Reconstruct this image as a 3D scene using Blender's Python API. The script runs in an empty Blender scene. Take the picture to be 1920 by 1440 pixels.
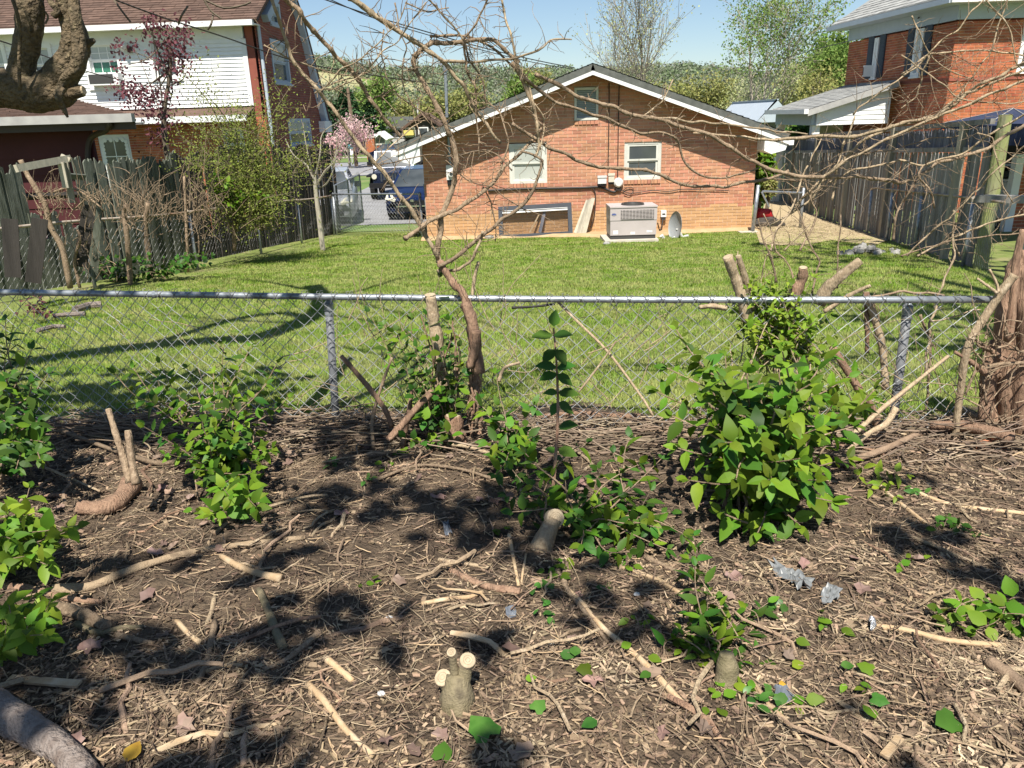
import bpy, math, random
import numpy as np
from mathutils import Matrix, Vector, noise as mnoise
sc = bpy.context.scene
R_ = math.radians
rng = np.random.default_rng(7)
random.seed(7)

# ------------------------------------------------------------------ camera, light, exposure
F = 1440.0
PITCH, ROLL, CZ = R_(19.15), R_(1.7), 1.6
_c, _s = math.cos(PITCH), math.sin(PITCH)
FW = np.array([0, _c, -_s]); _r0 = np.array([1., 0, 0]); _u0 = np.array([0, _s, _c])
RT = math.cos(ROLL) * _r0 - math.sin(ROLL) * _u0
UP = math.sin(ROLL) * _r0 + math.cos(ROLL) * _u0
CAM = np.array([0, 0, CZ])
cam = bpy.data.cameras.new("camera"); camo = bpy.data.objects.new("camera", cam)
sc.collection.objects.link(camo); sc.camera = camo
cam.sensor_width = 36; cam.lens = 36 * F / 1920; cam.clip_start = .05; cam.clip_end = 3000
camo.matrix_world = Matrix(((RT[0], UP[0], -FW[0], 0), (RT[1], UP[1], -FW[1], 0), (RT[2], UP[2], -FW[2], CZ), (0, 0, 0, 1)))
SUN_EL, SUN_AZ = R_(58), R_(5)          # sun behind the camera, slightly to the left
SV = np.array([-math.sin(SUN_AZ) * math.cos(SUN_EL), -math.cos(SUN_AZ) * math.cos(SUN_EL), math.sin(SUN_EL)])
w = bpy.data.worlds.new("World"); sc.world = w; w.use_nodes = True
nt = w.node_tree; nt.nodes.clear()
sky = nt.nodes.new("ShaderNodeTexSky"); sky.sky_type = 'NISHITA'; sky.sun_disc = False
sky.sun_elevation = SUN_EL; sky.sun_rotation = math.pi + SUN_AZ
sky.altitude = 200; sky.air_density = 1.0; sky.dust_density = .35; sky.ozone_density = 3
bg = nt.nodes.new("ShaderNodeBackground"); bg.inputs[1].default_value = .068
out = nt.nodes.new("ShaderNodeOutputWorld")
nt.links.new(sky.outputs[0], bg.inputs[0]); nt.links.new(bg.outputs[0], out.inputs[0])
sun = bpy.data.lights.new("sun", 'SUN'); sun.energy = 5.0; sun.angle = R_(.55); sun.color = (1, .95, .86)
suno = bpy.data.objects.new("sun", sun); sc.collection.objects.link(suno)
suno.rotation_euler = Vector(-SV).to_track_quat('-Z', 'Y').to_euler(); suno.location = (0, -10, 20)
vs = sc.view_settings; vs.view_transform = 'Standard'; vs.look = 'None'; vs.exposure = .82; vs.gamma = 1
vs.use_curve_mapping = False
sc.cycles.max_bounces = 6; sc.cycles.transparent_max_bounces = 8

def ray(px, py): return FW + RT * ((px - 960) / F) + UP * ((720 - py) / F)
def P(px, py, Y):
    d = ray(px, py); return CAM + d * (Y / d[1])
def gz(Y): return .1 - .06 * Y if Y < 24 else -1.34 - .004 * (min(Y, 90) - 24)
def Gd(px, py, dz=0):
    d = ray(px, py); t = (.1 + dz - CZ) / (d[2] + .06 * d[1])
    if t < 0 or t * d[1] > 24:
        for Y in np.arange(24, 300, .25):
            p = P(px, py, Y)
            if p[2] <= gz(Y) + dz: return p
    return CAM + d * t
def proj(p):
    q = np.asarray(p, float) - CAM; z = q @ FW
    return 960 + F * (q @ RT) / z, 720 - F * (q @ UP) / z

# ------------------------------------------------------------------ materials
def mat(name, cols, scale=6, detail=3, stretch=(1, 1, 1), rough=.85, bump=0, bscale=60, rnd=.2, hue=0.0, transl=0, metal=0, spec=.3, bstretch=None, bdist=.01, lo=.3, hi=.7):
    m = bpy.data.materials.new(name); m.use_nodes = True
    t = m.node_tree; N = t.nodes; L = t.links; N.clear()
    o = N.new("ShaderNodeOutputMaterial"); b = N.new("ShaderNodeBsdfPrincipled")
    geo = N.new("ShaderNodeNewGeometry"); oi = N.new("ShaderNodeObjectInfo")
    def mapped(sc_, st):
        mp = N.new("ShaderNodeMapping"); mp.inputs['Scale'].default_value = tuple(sc_ * q for q in st)
        L.new(geo.outputs['Position'], mp.inputs['Vector']); return mp
    if len(cols) > 1:
        nz = N.new("ShaderNodeTexNoise"); nz.inputs['Scale'].default_value = 1; nz.inputs['Detail'].default_value = detail
        L.new(mapped(scale, stretch).outputs[0], nz.inputs['Vector'])
        rp = N.new("ShaderNodeValToRGB"); e = rp.color_ramp.elements
        while len(e) < len(cols): e.new(.5)
        for i, c in enumerate(cols):
            e[i].position = lo + (hi - lo) * i / (len(cols) - 1); e[i].color = (*c, 1)
        L.new(nz.outputs[0], rp.inputs[0]); col = rp.outputs[0]
    else:
        rgb = N.new("ShaderNodeRGB"); rgb.outputs[0].default_value = (*cols[0], 1); col = rgb.outputs[0]
    if rnd or hue:
        ml = N.new("ShaderNodeMath"); ml.operation = 'MULTIPLY_ADD'; ml.inputs[1].default_value = 7.13
        L.new(oi.outputs['Random'], ml.inputs[0]); L.new(geo.outputs['Random Per Island'], ml.inputs[2])
        fr = N.new("ShaderNodeMath"); fr.operation = 'FRACT'; L.new(ml.outputs[0], fr.inputs[0])
        hs = N.new("ShaderNodeHueSaturation")
        mr = N.new("ShaderNodeMapRange"); mr.inputs[3].default_value = 1 - rnd; mr.inputs[4].default_value = 1 + rnd
        L.new(fr.outputs[0], mr.inputs[0]); L.new(mr.outputs[0], hs.inputs['Value'])
        if hue:
            f2 = N.new("ShaderNodeMath"); f2.operation = 'MULTIPLY'; f2.inputs[1].default_value = 13.7; L.new(fr.outputs[0], f2.inputs[0])
            f3 = N.new("ShaderNodeMath"); f3.operation = 'FRACT'; L.new(f2.outputs[0], f3.inputs[0])
            m2 = N.new("ShaderNodeMapRange"); m2.inputs[3].default_value = .5 - hue; m2.inputs[4].default_value = .5 + hue
            L.new(f3.outputs[0], m2.inputs[0]); L.new(m2.outputs[0], hs.inputs['Hue'])
        L.new(col, hs.inputs['Color']); col = hs.outputs[0]
    L.new(col, b.inputs['Base Color'])
    b.inputs['Roughness'].default_value = rough; b.inputs['Metallic'].default_value = metal
    b.inputs['Specular IOR Level'].default_value = spec
    if bump:
        n2 = N.new("ShaderNodeTexNoise"); n2.inputs['Scale'].default_value = 1; n2.inputs['Detail'].default_value = 4
        L.new(mapped(bscale, bstretch or stretch).outputs[0], n2.inputs['Vector'])
        bp = N.new("ShaderNodeBump"); bp.inputs['Strength'].default_value = bump; bp.inputs['Distance'].default_value = bdist
        L.new(n2.outputs[0], bp.inputs['Height']); L.new(bp.outputs[0], b.inputs['Normal'])
    if transl:
        tr = N.new("ShaderNodeBsdfTranslucent"); L.new(col, tr.inputs[0])
        mx = N.new("ShaderNodeMixShader"); mx.inputs[0].default_value = transl
        L.new(b.outputs[0], mx.inputs[1]); L.new(tr.outputs[0], mx.inputs[2]); L.new(mx.outputs[0], o.inputs[0])
    else: L.new(b.outputs[0], o.inputs[0])
    return m

M = {}
M['soil'] = mat('soil', [(.035, .025, .017), (.075, .053, .035), (.14, .1, .065), (.055, .04, .027)], 7, 6, bump=1, bscale=70, bdist=.03, rnd=0)
M['ground'] = mat('ground', [(.11, .12, .04), (.15, .19, .045), (.24, .22, .1)], 2.2, 6, bump=.6, bscale=40, rnd=0)
M['verge'] = mat('verge_grass', [(.08, .14, .03), (.13, .19, .05), (.2, .2, .09)], .6, 5, bump=.6, bscale=8, rnd=0)
M['straw'] = mat('straw', [(.27, .21, .12), (.36, .28, .17), (.19, .15, .085)], 12, 4, rnd=.35, bump=.6, bscale=60)
M['tan'] = mat('tan_soil', [(.36, .25, .13), (.46, .33, .19)], 5, 5, bump=.6, bscale=50, rnd=0)
M['chips'] = mat('wood_chips', [(.33, .24, .15), (.2, .14, .09), (.45, .35, .23)], 3, 2, rnd=.55, hue=.012)
M['chipsdk'] = mat('dark_chips', [(.13, .085, .055), (.09, .06, .042), (.2, .14, .095)], 3, 2, rnd=.5, hue=.01)
M['twig'] = mat('dry_twig', [(.25, .185, .125), (.15, .11, .08), (.34, .265, .185)], 5, 2, rnd=.4, hue=.012)
M['stick'] = mat('stick_bark', [(.2, .135, .088), (.31, .22, .145), (.13, .088, .06)], 14, 4, stretch=(1, 1, 1), rnd=.35, bump=.6, bscale=160, hue=.01)
M['pale'] = mat('pale_wood', [(.5, .38, .24), (.42, .29, .165), (.56, .45, .31)], 12, 4, rnd=.18, bump=.35, bscale=140)
M['moss'] = mat('mossy_bark', [(.13, .11, .06), (.2, .165, .1), (.085, .068, .045)], 18, 4, rnd=.15, bump=.6, bscale=140)
M['vine'] = mat('vine_bark', [(.13, .09, .06), (.3, .22, .145), (.2, .14, .09), (.36, .27, .18)], 26, 6, rnd=.25, bump=.9, bscale=150, bstretch=(1, 1, .3))
M['vinepale'] = mat('pale_vine', [(.22, .16, .1), (.4, .31, .2), (.3, .22, .14), (.5, .4, .28)], 24, 6, rnd=.2, bump=.9, bscale=130, bstretch=(1, 1, .25))
M['vinered'] = mat('red_bark', [(.2, .115, .075), (.3, .19, .125), (.13, .078, .052)], 20, 5, stretch=(1, 1, .25), rnd=.22, bump=1, bscale=120, bstretch=(1, 1, .15), bdist=.015)
M['bark'] = mat('tree_bark', [(.045, .033, .02), (.15, .11, .065), (.08, .06, .036), (.22, .17, .1)], 26, 6, rnd=0, bump=1, bscale=55, bdist=.03)
M['barkdk'] = mat('dark_bark', [(.09, .07, .05), (.15, .12, .085)], 12, 4, rnd=.1, bump=.5, bscale=60)
M['bgtwig'] = mat('grey_branches', [(.27, .235, .18), (.34, .3, .24)], 2, 2, rnd=.1)
M['cut'] = mat('cut_wood', [(.46, .37, .25), (.34, .265, .175)], 60, 4, rnd=.1)
M['log'] = mat('weathered_log', [(.15, .115, .095), (.24, .2, .175), (.1, .07, .055)], 18, 5, rnd=.1, bump=1, bscale=80, bdist=.02)
M['leaf'] = mat('honeysuckle_leaf', [(.085, .16, .011), (.13, .22, .017)], 9, 3, rough=.55, rnd=.5, hue=.03, transl=.32, spec=.22)
M['leafdk'] = mat('dark_leaf', [(.034, .085, .01), (.052, .125, .015)], 9, 3, rough=.5, rnd=.5, hue=.025, transl=.24, spec=.25)
M['leafyl'] = mat('young_leaf', [(.16, .26, .02), (.22, .31, .03)], 8, 2, rough=.5, rnd=.3, hue=.02, transl=.38)
M['leafivy'] = mat('ivy_leaf', [(.03, .1, .012), (.075, .17, .03)], 18, 3, rough=.42, rnd=.35, hue=.015, transl=.2, spec=.35)
M['leafpurp'] = mat('purple_leaf', [(.1, .032, .042), (.15, .05, .06)], 6, 2, rnd=.35, transl=.25)
M['leaffine'] = mat('fine_leaf', [(.15, .19, .03), (.23, .26, .06)], 3, 2, rnd=.3, hue=.02, transl=.3)
M['deadleaf'] = mat('dead_leaf', [(.26, .17, .13), (.19, .125, .1), (.33, .24, .2)], 9, 3, rnd=.4, hue=.02, transl=.1)
M['yellowleaf'] = mat('yellow_leaf', [(.5, .32, .04), (.4, .22, .03)], 40, 3, rnd=0, transl=.2)
M['grass'] = mat('lawn_grass', [(.15, .25, .028), (.2, .3, .04), (.34, .36, .12), (.17, .27, .035), (.25, .31, .06)], 1.7, 6, rnd=.3, hue=.02, transl=.3, rough=.6, spec=.15, lo=.32, hi=.68)
M['needle'] = mat('evergreen', [(.035, .085, .035), (.06, .12, .045)], .5, 2, rnd=.4, transl=.1)
M['bgleaf'] = mat('spring_green', [(.12, .2, .035), (.2, .28, .07)], .4, 2, rnd=.35, hue=.015, transl=.3)
M['bgyel'] = mat('spring_olive', [(.2, .22, .06), (.3, .29, .1)], .4, 2, rnd=.3, hue=.02, transl=.25)
M['bgpale'] = mat('spring_buds', [(.34, .37, .17), (.42, .44, .23)], .4, 2, rnd=.25, transl=.3)
M['pink'] = mat('pink_blossom', [(.6, .35, .38), (.68, .52, .48)], 1, 2, rnd=.2, transl=.3)
M['hillwood'] = mat('hill_woods', [(.13, .18, .1), (.23, .225, .19), (.17, .24, .11), (.2, .21, .17), (.15, .21, .09)], .1, 3, rnd=.1, transl=.25)  # colours paled and greyed in place of distance haze
M['hill'] = mat('hill_ground', [(.14, .17, .06), (.22, .2, .1)], .02, 4, rnd=0)
M['meadow'] = mat('meadow', [(.36, .32, .17), (.28, .28, .13)], .03, 4, rnd=0)
M['galv'] = mat('galvanised_steel', [(.22, .24, .265), (.34, .365, .39), (.16, .17, .185)], 14, 4, rough=.42, metal=.55, rnd=0, spec=.5, bump=.1)
M['wire'] = mat('chain_wire', [(.34, .35, .35), (.44, .45, .45), (.22, .22, .215)], 5, 3, rough=.45, metal=.5, rnd=.15)
M['wiredk'] = mat('weathered_wire', [(.16, .16, .155), (.24, .24, .235), (.11, .1, .09)], 6, 3, rough=.6, metal=.3, rnd=.2)
M['post'] = mat('grey_post', [(.12, .125, .135), (.17, .175, .185)], 20, 4, rough=.6, metal=.1, rnd=0)
M['rust'] = mat('rusty_rail', [(.28, .17, .08), (.38, .33, .27), (.2, .12, .07)], 5, 4, rough=.7, rnd=0)
M['brickC'] = mat('orange_brick', [(.43, .195, .115), (.5, .245, .15), (.38, .17, .1)], 1.1, 6, rnd=.17, hue=.01, bump=.3, bscale=160)
M['brickT'] = mat('tan_brick', [(.46, .27, .13), (.5, .31, .16)], 2.5, 3, rnd=.12, bump=.3, bscale=160)
M['mortarC'] = mat('mortar', [(.6, .45, .33), (.5, .37, .26)], 3, 3, rnd=0, bump=.3, bscale=120)
M['brickR'] = mat('red_brick', [(.36, .1, .045), (.43, .14, .065), (.29, .08, .04)], 2.5, 3, rnd=.22, hue=.008, bump=.3, bscale=160)
M['mortarR'] = mat('mortar_red', [(.52, .4, .28), (.44, .32, .22)], 3, 3, rnd=0)
M['brickL'] = mat('maroon_brick', [(.22, .065, .045), (.28, .09, .06)], 2.5, 3, rnd=.2, bump=.3, bscale=160)
M['mortarL'] = mat('mortar_grey', [(.3, .24, .2), (.25, .2, .17)], 3, 3, rnd=0)
M['white'] = mat('white_paint', [(.78, .78, .76), (.7, .7, .68)], 4, 4, rough=.55, rnd=.03, bump=.05)
M['cream'] = mat('cream_paint', [(.6, .6, .54), (.5, .5, .45)], 5, 4, rough=.6, rnd=.05)
M['siding'] = mat('white_siding', [(.8, .8, .78), (.74, .74, .73)], 3, 4, rough=.5, rnd=.03)
M['bluegrey'] = mat('blue_grey_and_shaded_white', [(.42, .47, .52), (.38, .43, .48)], 4, 4, rough=.6, rnd=.04)  # also used for white trim on shaded walls, shade put into the colour
M['shingC'] = mat('charcoal_shingle', [(.1, .105, .095), (.15, .155, .14)], 8, 4, rnd=.2, rough=.95, bump=.4)
M['shingG'] = mat('grey_shingle', [(.27, .27, .26), (.36, .36, .34)], 6, 4, rnd=.15, rough=.95, bump=.4)
M['shingB'] = mat('brown_shingle', [(.088, .055, .042), (.13, .082, .062)], 6, 4, rnd=.2, rough=.95, bump=.4)
M['glass'] = mat('window_glass', [(.03, .037, .04), (.075, .085, .09)], 1.5, 2, rough=.06, rnd=.2, spec=.7)
M['glassgr'] = mat('blind_behind_glass', [(.34, .36, .33), (.44, .45, .41)], 2, 2, rough=.1, rnd=.1, spec=.7)
M['curtain'] = mat('green_curtain_glass', [(.02, .1, .07), (.04, .16, .1)], 6, 2, rough=.1, rnd=.2, spec=.6)
M['shutter'] = mat('navy_shutter', [(.035, .045, .065)], rnd=.05, rough=.5)
M['maroon'] = mat('maroon_wall', [(.05, .01, .012), (.065, .014, .016)], 3, 4, rnd=.06, rough=.7)  # base colour lowered to carry the eave's shade over the whole wall
M['brown'] = mat('brown_metal', [(.05, .036, .03)], rnd=.05, rough=.5)
M['greymetal'] = mat('grey_flashing', [(.3, .29, .28), (.4, .39, .37)], 5, 3, rough=.5, rnd=.03)
M['oldwood'] = mat('mossy_boards', [(.04, .045, .032), (.085, .095, .07), (.14, .15, .12), (.06, .066, .046)], 9, 6, stretch=(1, 1, .16), rnd=.25, bump=.9, bscale=90, bstretch=(1, 1, .1))
M['picket'] = mat('grey_picket', [(.12, .115, .105), (.22, .21, .195), (.3, .285, .265)], 9, 6, stretch=(1, 1, .12), rnd=.3, bump=.7, bscale=90, bstretch=(1, 1, .1))
M['dkwood'] = mat('dark_boards', [(.03, .026, .022), (.06, .052, .045)], 9, 5, stretch=(1, 1, .12), rnd=.25, bump=.6, bscale=80)
M['slat'] = mat('reed_slats', [(.1, .105, .13), (.17, .17, .2)], 9, 4, stretch=(1, 1, .12), rnd=.35)
M['lumber'] = mat('weathered_lumber', [(.27, .245, .19), (.4, .36, .28)], 12, 5, stretch=(1, 1, .2), rnd=.3, bump=.4)
M['greenpost'] = mat('greenish_post', [(.24, .22, .16), (.25, .27, .1), (.17, .16, .12)], 5, 5, stretch=(1, 1, .3), rnd=0, bump=.6, bscale=50)
M['navy'] = mat('navy_canvas', [(.028, .036, .07), (.04, .05, .09)], 4, 3, rough=.75, rnd=.05)
M['navyframe'] = mat('navy_frame', [(.022, .027, .036), (.034, .04, .052)], 8, 3, rough=.5, rnd=.05)
M['carblue'] = mat('blue_car_paint', [(.01, .022, .075)], rough=.22, rnd=0, spec=.8, metal=.3)
M['carnavy'] = mat('navy_car_paint', [(.012, .02, .05)], rough=.25, rnd=0, spec=.8, metal=.3)
M['carsilver'] = mat('silver_car_paint', [(.48, .5, .53)], rough=.28, rnd=0, spec=.7, metal=.4)
M['black'] = mat('black_plastic', [(.012, .012, .013)], rough=.5, rnd=0)
M['rubber'] = mat('rubber', [(.018, .018, .018)], rough=.85, rnd=0)
M['lamp'] = mat('headlight', [(.62, .6, .48)], rough=.15, rnd=0, spec=.8)
M['chrome'] = mat('chrome', [(.6, .6, .6)], rough=.2, metal=.9, rnd=0)
M['acgrey'] = mat('taupe_metal', [(.4, .355, .34), (.45, .4, .385)], 3, 4, rough=.55, rnd=.02)
M['acdark'] = mat('dark_grille', [(.05, .048, .046)], rough=.6, rnd=.1)
M['concrete'] = mat('concrete', [(.42, .38, .31), (.5, .46, .39)], 6, 5, rough=.9, rnd=.05, bump=.4)
M['asphalt'] = mat('asphalt', [(.2, .2, .205), (.26, .26, .265)], 2, 5, rough=.9, rnd=0, bump=.3, bscale=30)
M['dish'] = mat('dish_grey', [(.27, .29, .3), (.33, .35, .36)], 5, 3, rough=.45, rnd=0)
M['boxgrey'] = mat('utility_grey', [(.62, .62, .6), (.54, .54, .52)], 8, 3, rough=.5, rnd=.04)
M['boxbeige'] = mat('utility_beige', [(.56, .52, .42)], rough=.55, rnd=.03)
M['cable'] = mat('black_cable', [(.03, .026, .024)], rough=.6, rnd=0)
M['sticker'] = mat('white_sticker', [(.7, .69, .67)], rough=.6, rnd=.05)
M['blue'] = mat('blue_badge', [(.07, .09, .25)], rough=.4, rnd=0)
M['plastic'] = mat('grey_plastic_scrap', [(.17, .18, .185), (.27, .28, .28)], 30, 3, rough=.35, rnd=.1, transl=.15)
M['slate'] = mat('slate_scrap', [(.1, .115, .14), (.14, .155, .18)], 30, 3, rough=.5, rnd=.1)
M['foil'] = mat('foil', [(.6, .6, .6)], 20, 2, rough=.2, metal=.8, rnd=0, bump=.6)
M['terracotta'] = mat('broken_brick', [(.46, .16, .075), (.56, .25, .14)], 20, 4, rnd=.15, bump=.6)
M['stone'] = mat('stone', [(.2, .195, .18), (.29, .28, .26), (.14, .135, .12)], 14, 5, rnd=.2, bump=.6)
M['red'] = mat('red_paint', [(.35, .02, .025)], rough=.4, rnd=0)
M['polewood'] = mat('pole_wood', [(.16, .11, .075), (.21, .15, .1)], 2, 3, rnd=0)
M['housegrey'] = mat('grey_house', [(.4, .39, .37), (.46, .45, .43)], 1, 3, rnd=.05)
M['teal'] = mat('teal_sign', [(.05, .25, .25)], rnd=0)
M['yellow'] = mat('pale_yellow', [(.6, .5, .14)], rnd=0)

# ------------------------------------------------------------------ mesh helpers
def mesh(name, parts, smooth=False):
    """parts: list of (V, [F arrays])"""
    Vs, loops, tot, off = [], [], [], 0
    for V, Fs in parts:
        V = np.asarray(V, float).reshape(-1, 3); Vs.append(V)
        for Fa in Fs:
            Fa = np.asarray(Fa, dtype=np.int64)
            if Fa.size == 0: continue
            loops.append((Fa + off).ravel()); tot.append(np.full(len(Fa), Fa.shape[1], dtype=np.int32))
        off += len(V)
    V = np.concatenate(Vs); Lp = np.concatenate(loops); T = np.concatenate(tot)
    me = bpy.data.meshes.new(name)
    me.vertices.add(len(V)); me.vertices.foreach_set('co', V.ravel())
    me.loops.add(len(Lp)); me.loops.foreach_set('vertex_index', Lp.astype(np.int32))
    me.polygons.add(len(T)); st = np.zeros(len(T), dtype=np.int32); st[1:] = np.cumsum(T)[:-1]
    me.polygons.foreach_set('loop_start', st); me.polygons.foreach_set('loop_total', T)
    me.polygons.foreach_set('use_smooth', np.full(len(T), bool(smooth)))
    me.update(calc_edges=True); me.validate()
    return me

BOXF = np.array([(0, 3, 2, 1), (4, 5, 6, 7), (0, 1, 5, 4), (1, 2, 6, 5), (2, 3, 7, 6), (3, 0, 4, 7)])
def box(x0, x1, y0, y1, z0, z1):
    return np.array([(x0, y0, z0), (x1, y0, z0), (x1, y1, z0), (x0, y1, z0), (x0, y0, z1), (x1, y0, z1), (x1, y1, z1), (x0, y1, z1)], float), [BOXF]

def prism(poly, y0, y1):
    """poly: list of (x,z), extruded along y"""
    n = len(poly); V = [(x, y0, z) for x, z in poly] + [(x, y1, z) for x, z in poly]
    q = [(i, (i + 1) % n, n + (i + 1) % n, n + i) for i in range(n)]
    return np.array(V, float), [np.array(q), np.array([tuple(range(n))[::-1]]), np.array([tuple(range(n, 2 * n))])]

def smooth_curve(pts, per=4):
    p = np.asarray(pts, float)
    if len(p) < 3 or per < 2: return p
    q = np.vstack([2 * p[0] - p[1], p, 2 * p[-1] - p[-2]]); o = []
    for i in range(1, len(q) - 2):
        for t in np.arange(per) / per:
            a, b, c, d = q[i - 1], q[i], q[i + 1], q[i + 2]
            o.append(.5 * ((2 * b) + (-a + c) * t + (2 * a - 5 * b + 4 * c - d) * t * t + (-a + 3 * b - 3 * c + d) * t ** 3))
    o.append(p[-1]); return np.array(o)

def tube(pts, rad, n=6, cap=True, jit=0, rs=None, ridge=0):
    p = np.asarray(pts, float); k = len(p); rad = np.broadcast_to(np.asarray(rad, float), (k,)) if np.ndim(rad) else np.full(k, float(rad))
    d = np.gradient(p, axis=0); d /= (np.linalg.norm(d, axis=1)[:, None] + 1e-12)
    u = np.cross(d[0], (0, 0, 1.)); u = u if np.linalg.norm(u) > .05 else np.cross(d[0], (1., 0, 0)); u /= np.linalg.norm(u)
    U = np.empty_like(p)
    for i in range(k):
        u = u - d[i] * (u @ d[i]); u /= np.linalg.norm(u) + 1e-12; U[i] = u
    W = np.cross(d, U); a = np.arange(n) * 2 * math.pi / n
    rr = rad[:, None] * np.ones(n)
    if ridge: rr = rr * (1 + ridge * rng.uniform(-1, 1, (1, n))) * (1 + ridge * .4 * np.sin(np.arange(k)[:, None] * .9 + np.arange(n)[None] * 2.1))
    if jit: rr = rr * (1 + (rs or rng).uniform(-jit, jit, (k, n)))
    V = (p[:, None] + (U[:, None] * np.cos(a)[None, :, None] + W[:, None] * np.sin(a)[None, :, None]) * rr[..., None]).reshape(-1, 3)
    i = np.arange(k - 1)[:, None] * n; j = np.arange(n)[None]; j2 = (j + 1) % n
    q = np.stack([i + j, i + j2, i + n + j2, i + n + j], -1).reshape(-1, 4)
    Fs = [q]
    if cap: Fs.append(np.array([tuple(range(n))[::-1], tuple(range((k - 1) * n, k * n))]))
    return V, Fs

def rotmats(d, nrm):
    d = d / (np.linalg.norm(d, axis=1)[:, None] + 1e-9)
    z = nrm - d * np.sum(nrm * d, axis=1)[:, None]; z /= np.linalg.norm(z, axis=1)[:, None] + 1e-9
    y = np.cross(z, d); return np.stack([d, y, z], -1)
def scatter(tv, tf, Rm, pos, scale):
    """template V,F to N copies: scale (N,) or (N,3)"""
    tv = np.asarray(tv, float); N = len(pos); s = np.asarray(scale, float)
    s = s[:, None, None] if s.ndim == 1 else s[:, None, :]
    V = np.einsum('nij,nkj->nki', Rm, tv[None] * s) + pos[:, None]
    off = (np.arange(N) * len(tv))[:, None, None]
    return V.reshape(-1, 3), [(np.asarray(f)[None] + off).reshape(-1, np.asarray(f).shape[1]) for f in tf]

col = sc.collection
ROOTM = {}
def setp(o, label=None, cat=None, group=None, kind=None):
    if label: o['label'] = label
    if cat: o['category'] = cat
    if group: o['group'] = group
    if kind: o['kind'] = kind
    return o
def thing(name, label, cat, loc=(0, 0, 0), group=None):
    o = bpy.data.objects.new(name, None); col.objects.link(o); o.location = tuple(float(q) for q in loc); o.empty_display_size = .1
    ROOTM[o.name] = Matrix.Translation(o.location)
    return setp(o, label, cat, group)
def obj(name, data, m, parent=None, label=None, kind=None, smooth=False):
    """data: list of (V,Fs) in world coordinates, or a mesh"""
    me = data if isinstance(data, bpy.types.Mesh) else mesh(name, data, smooth)
    if m is not None and (len(me.materials) == 0): me.materials.append(m)
    o = bpy.data.objects.new(name, me); col.objects.link(o)
    if parent is not None:
        o.parent = parent
        if parent.name in ROOTM: o.matrix_parent_inverse = ROOTM[parent.name].inverted()
    return setp(o, label, kind=kind)
def solo(name, data, m, label, cat, group=None, smooth=False):
    o = obj(name, data, m, smooth=smooth); return setp(o, label, cat, group)
def inst(name, me, mtx, parent, rootinv=None):
    o = bpy.data.objects.new(name, me); col.objects.link(o)
    if parent is not None:
        o.parent = parent
        if parent.name in ROOTM: o.matrix_parent_inverse = ROOTM[parent.name].inverted()
    o.matrix_basis = mtx; return o

class Frame:
    def __init__(s, o, yaw=0):
        s.o = np.array(o, float); c, q = math.cos(yaw), math.sin(yaw); s.yaw = yaw
        s.R = np.array([[c, -q, 0], [q, c, 0], [0, 0, 1]])
    def w(s, VF): return (np.asarray(VF[0]) @ s.R.T + s.o, VF[1])
    def pt(s, p): return s.R @ np.array(p, float) + s.o
    def box(s, *a): return s.w(box(*a))
    def mtx(s): return Matrix(((s.R[0, 0], s.R[0, 1], 0, s.o[0]), (s.R[1, 0], s.R[1, 1], 0, s.o[1]), (0, 0, 1, s.o[2]), (0, 0, 0, 1)))

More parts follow.
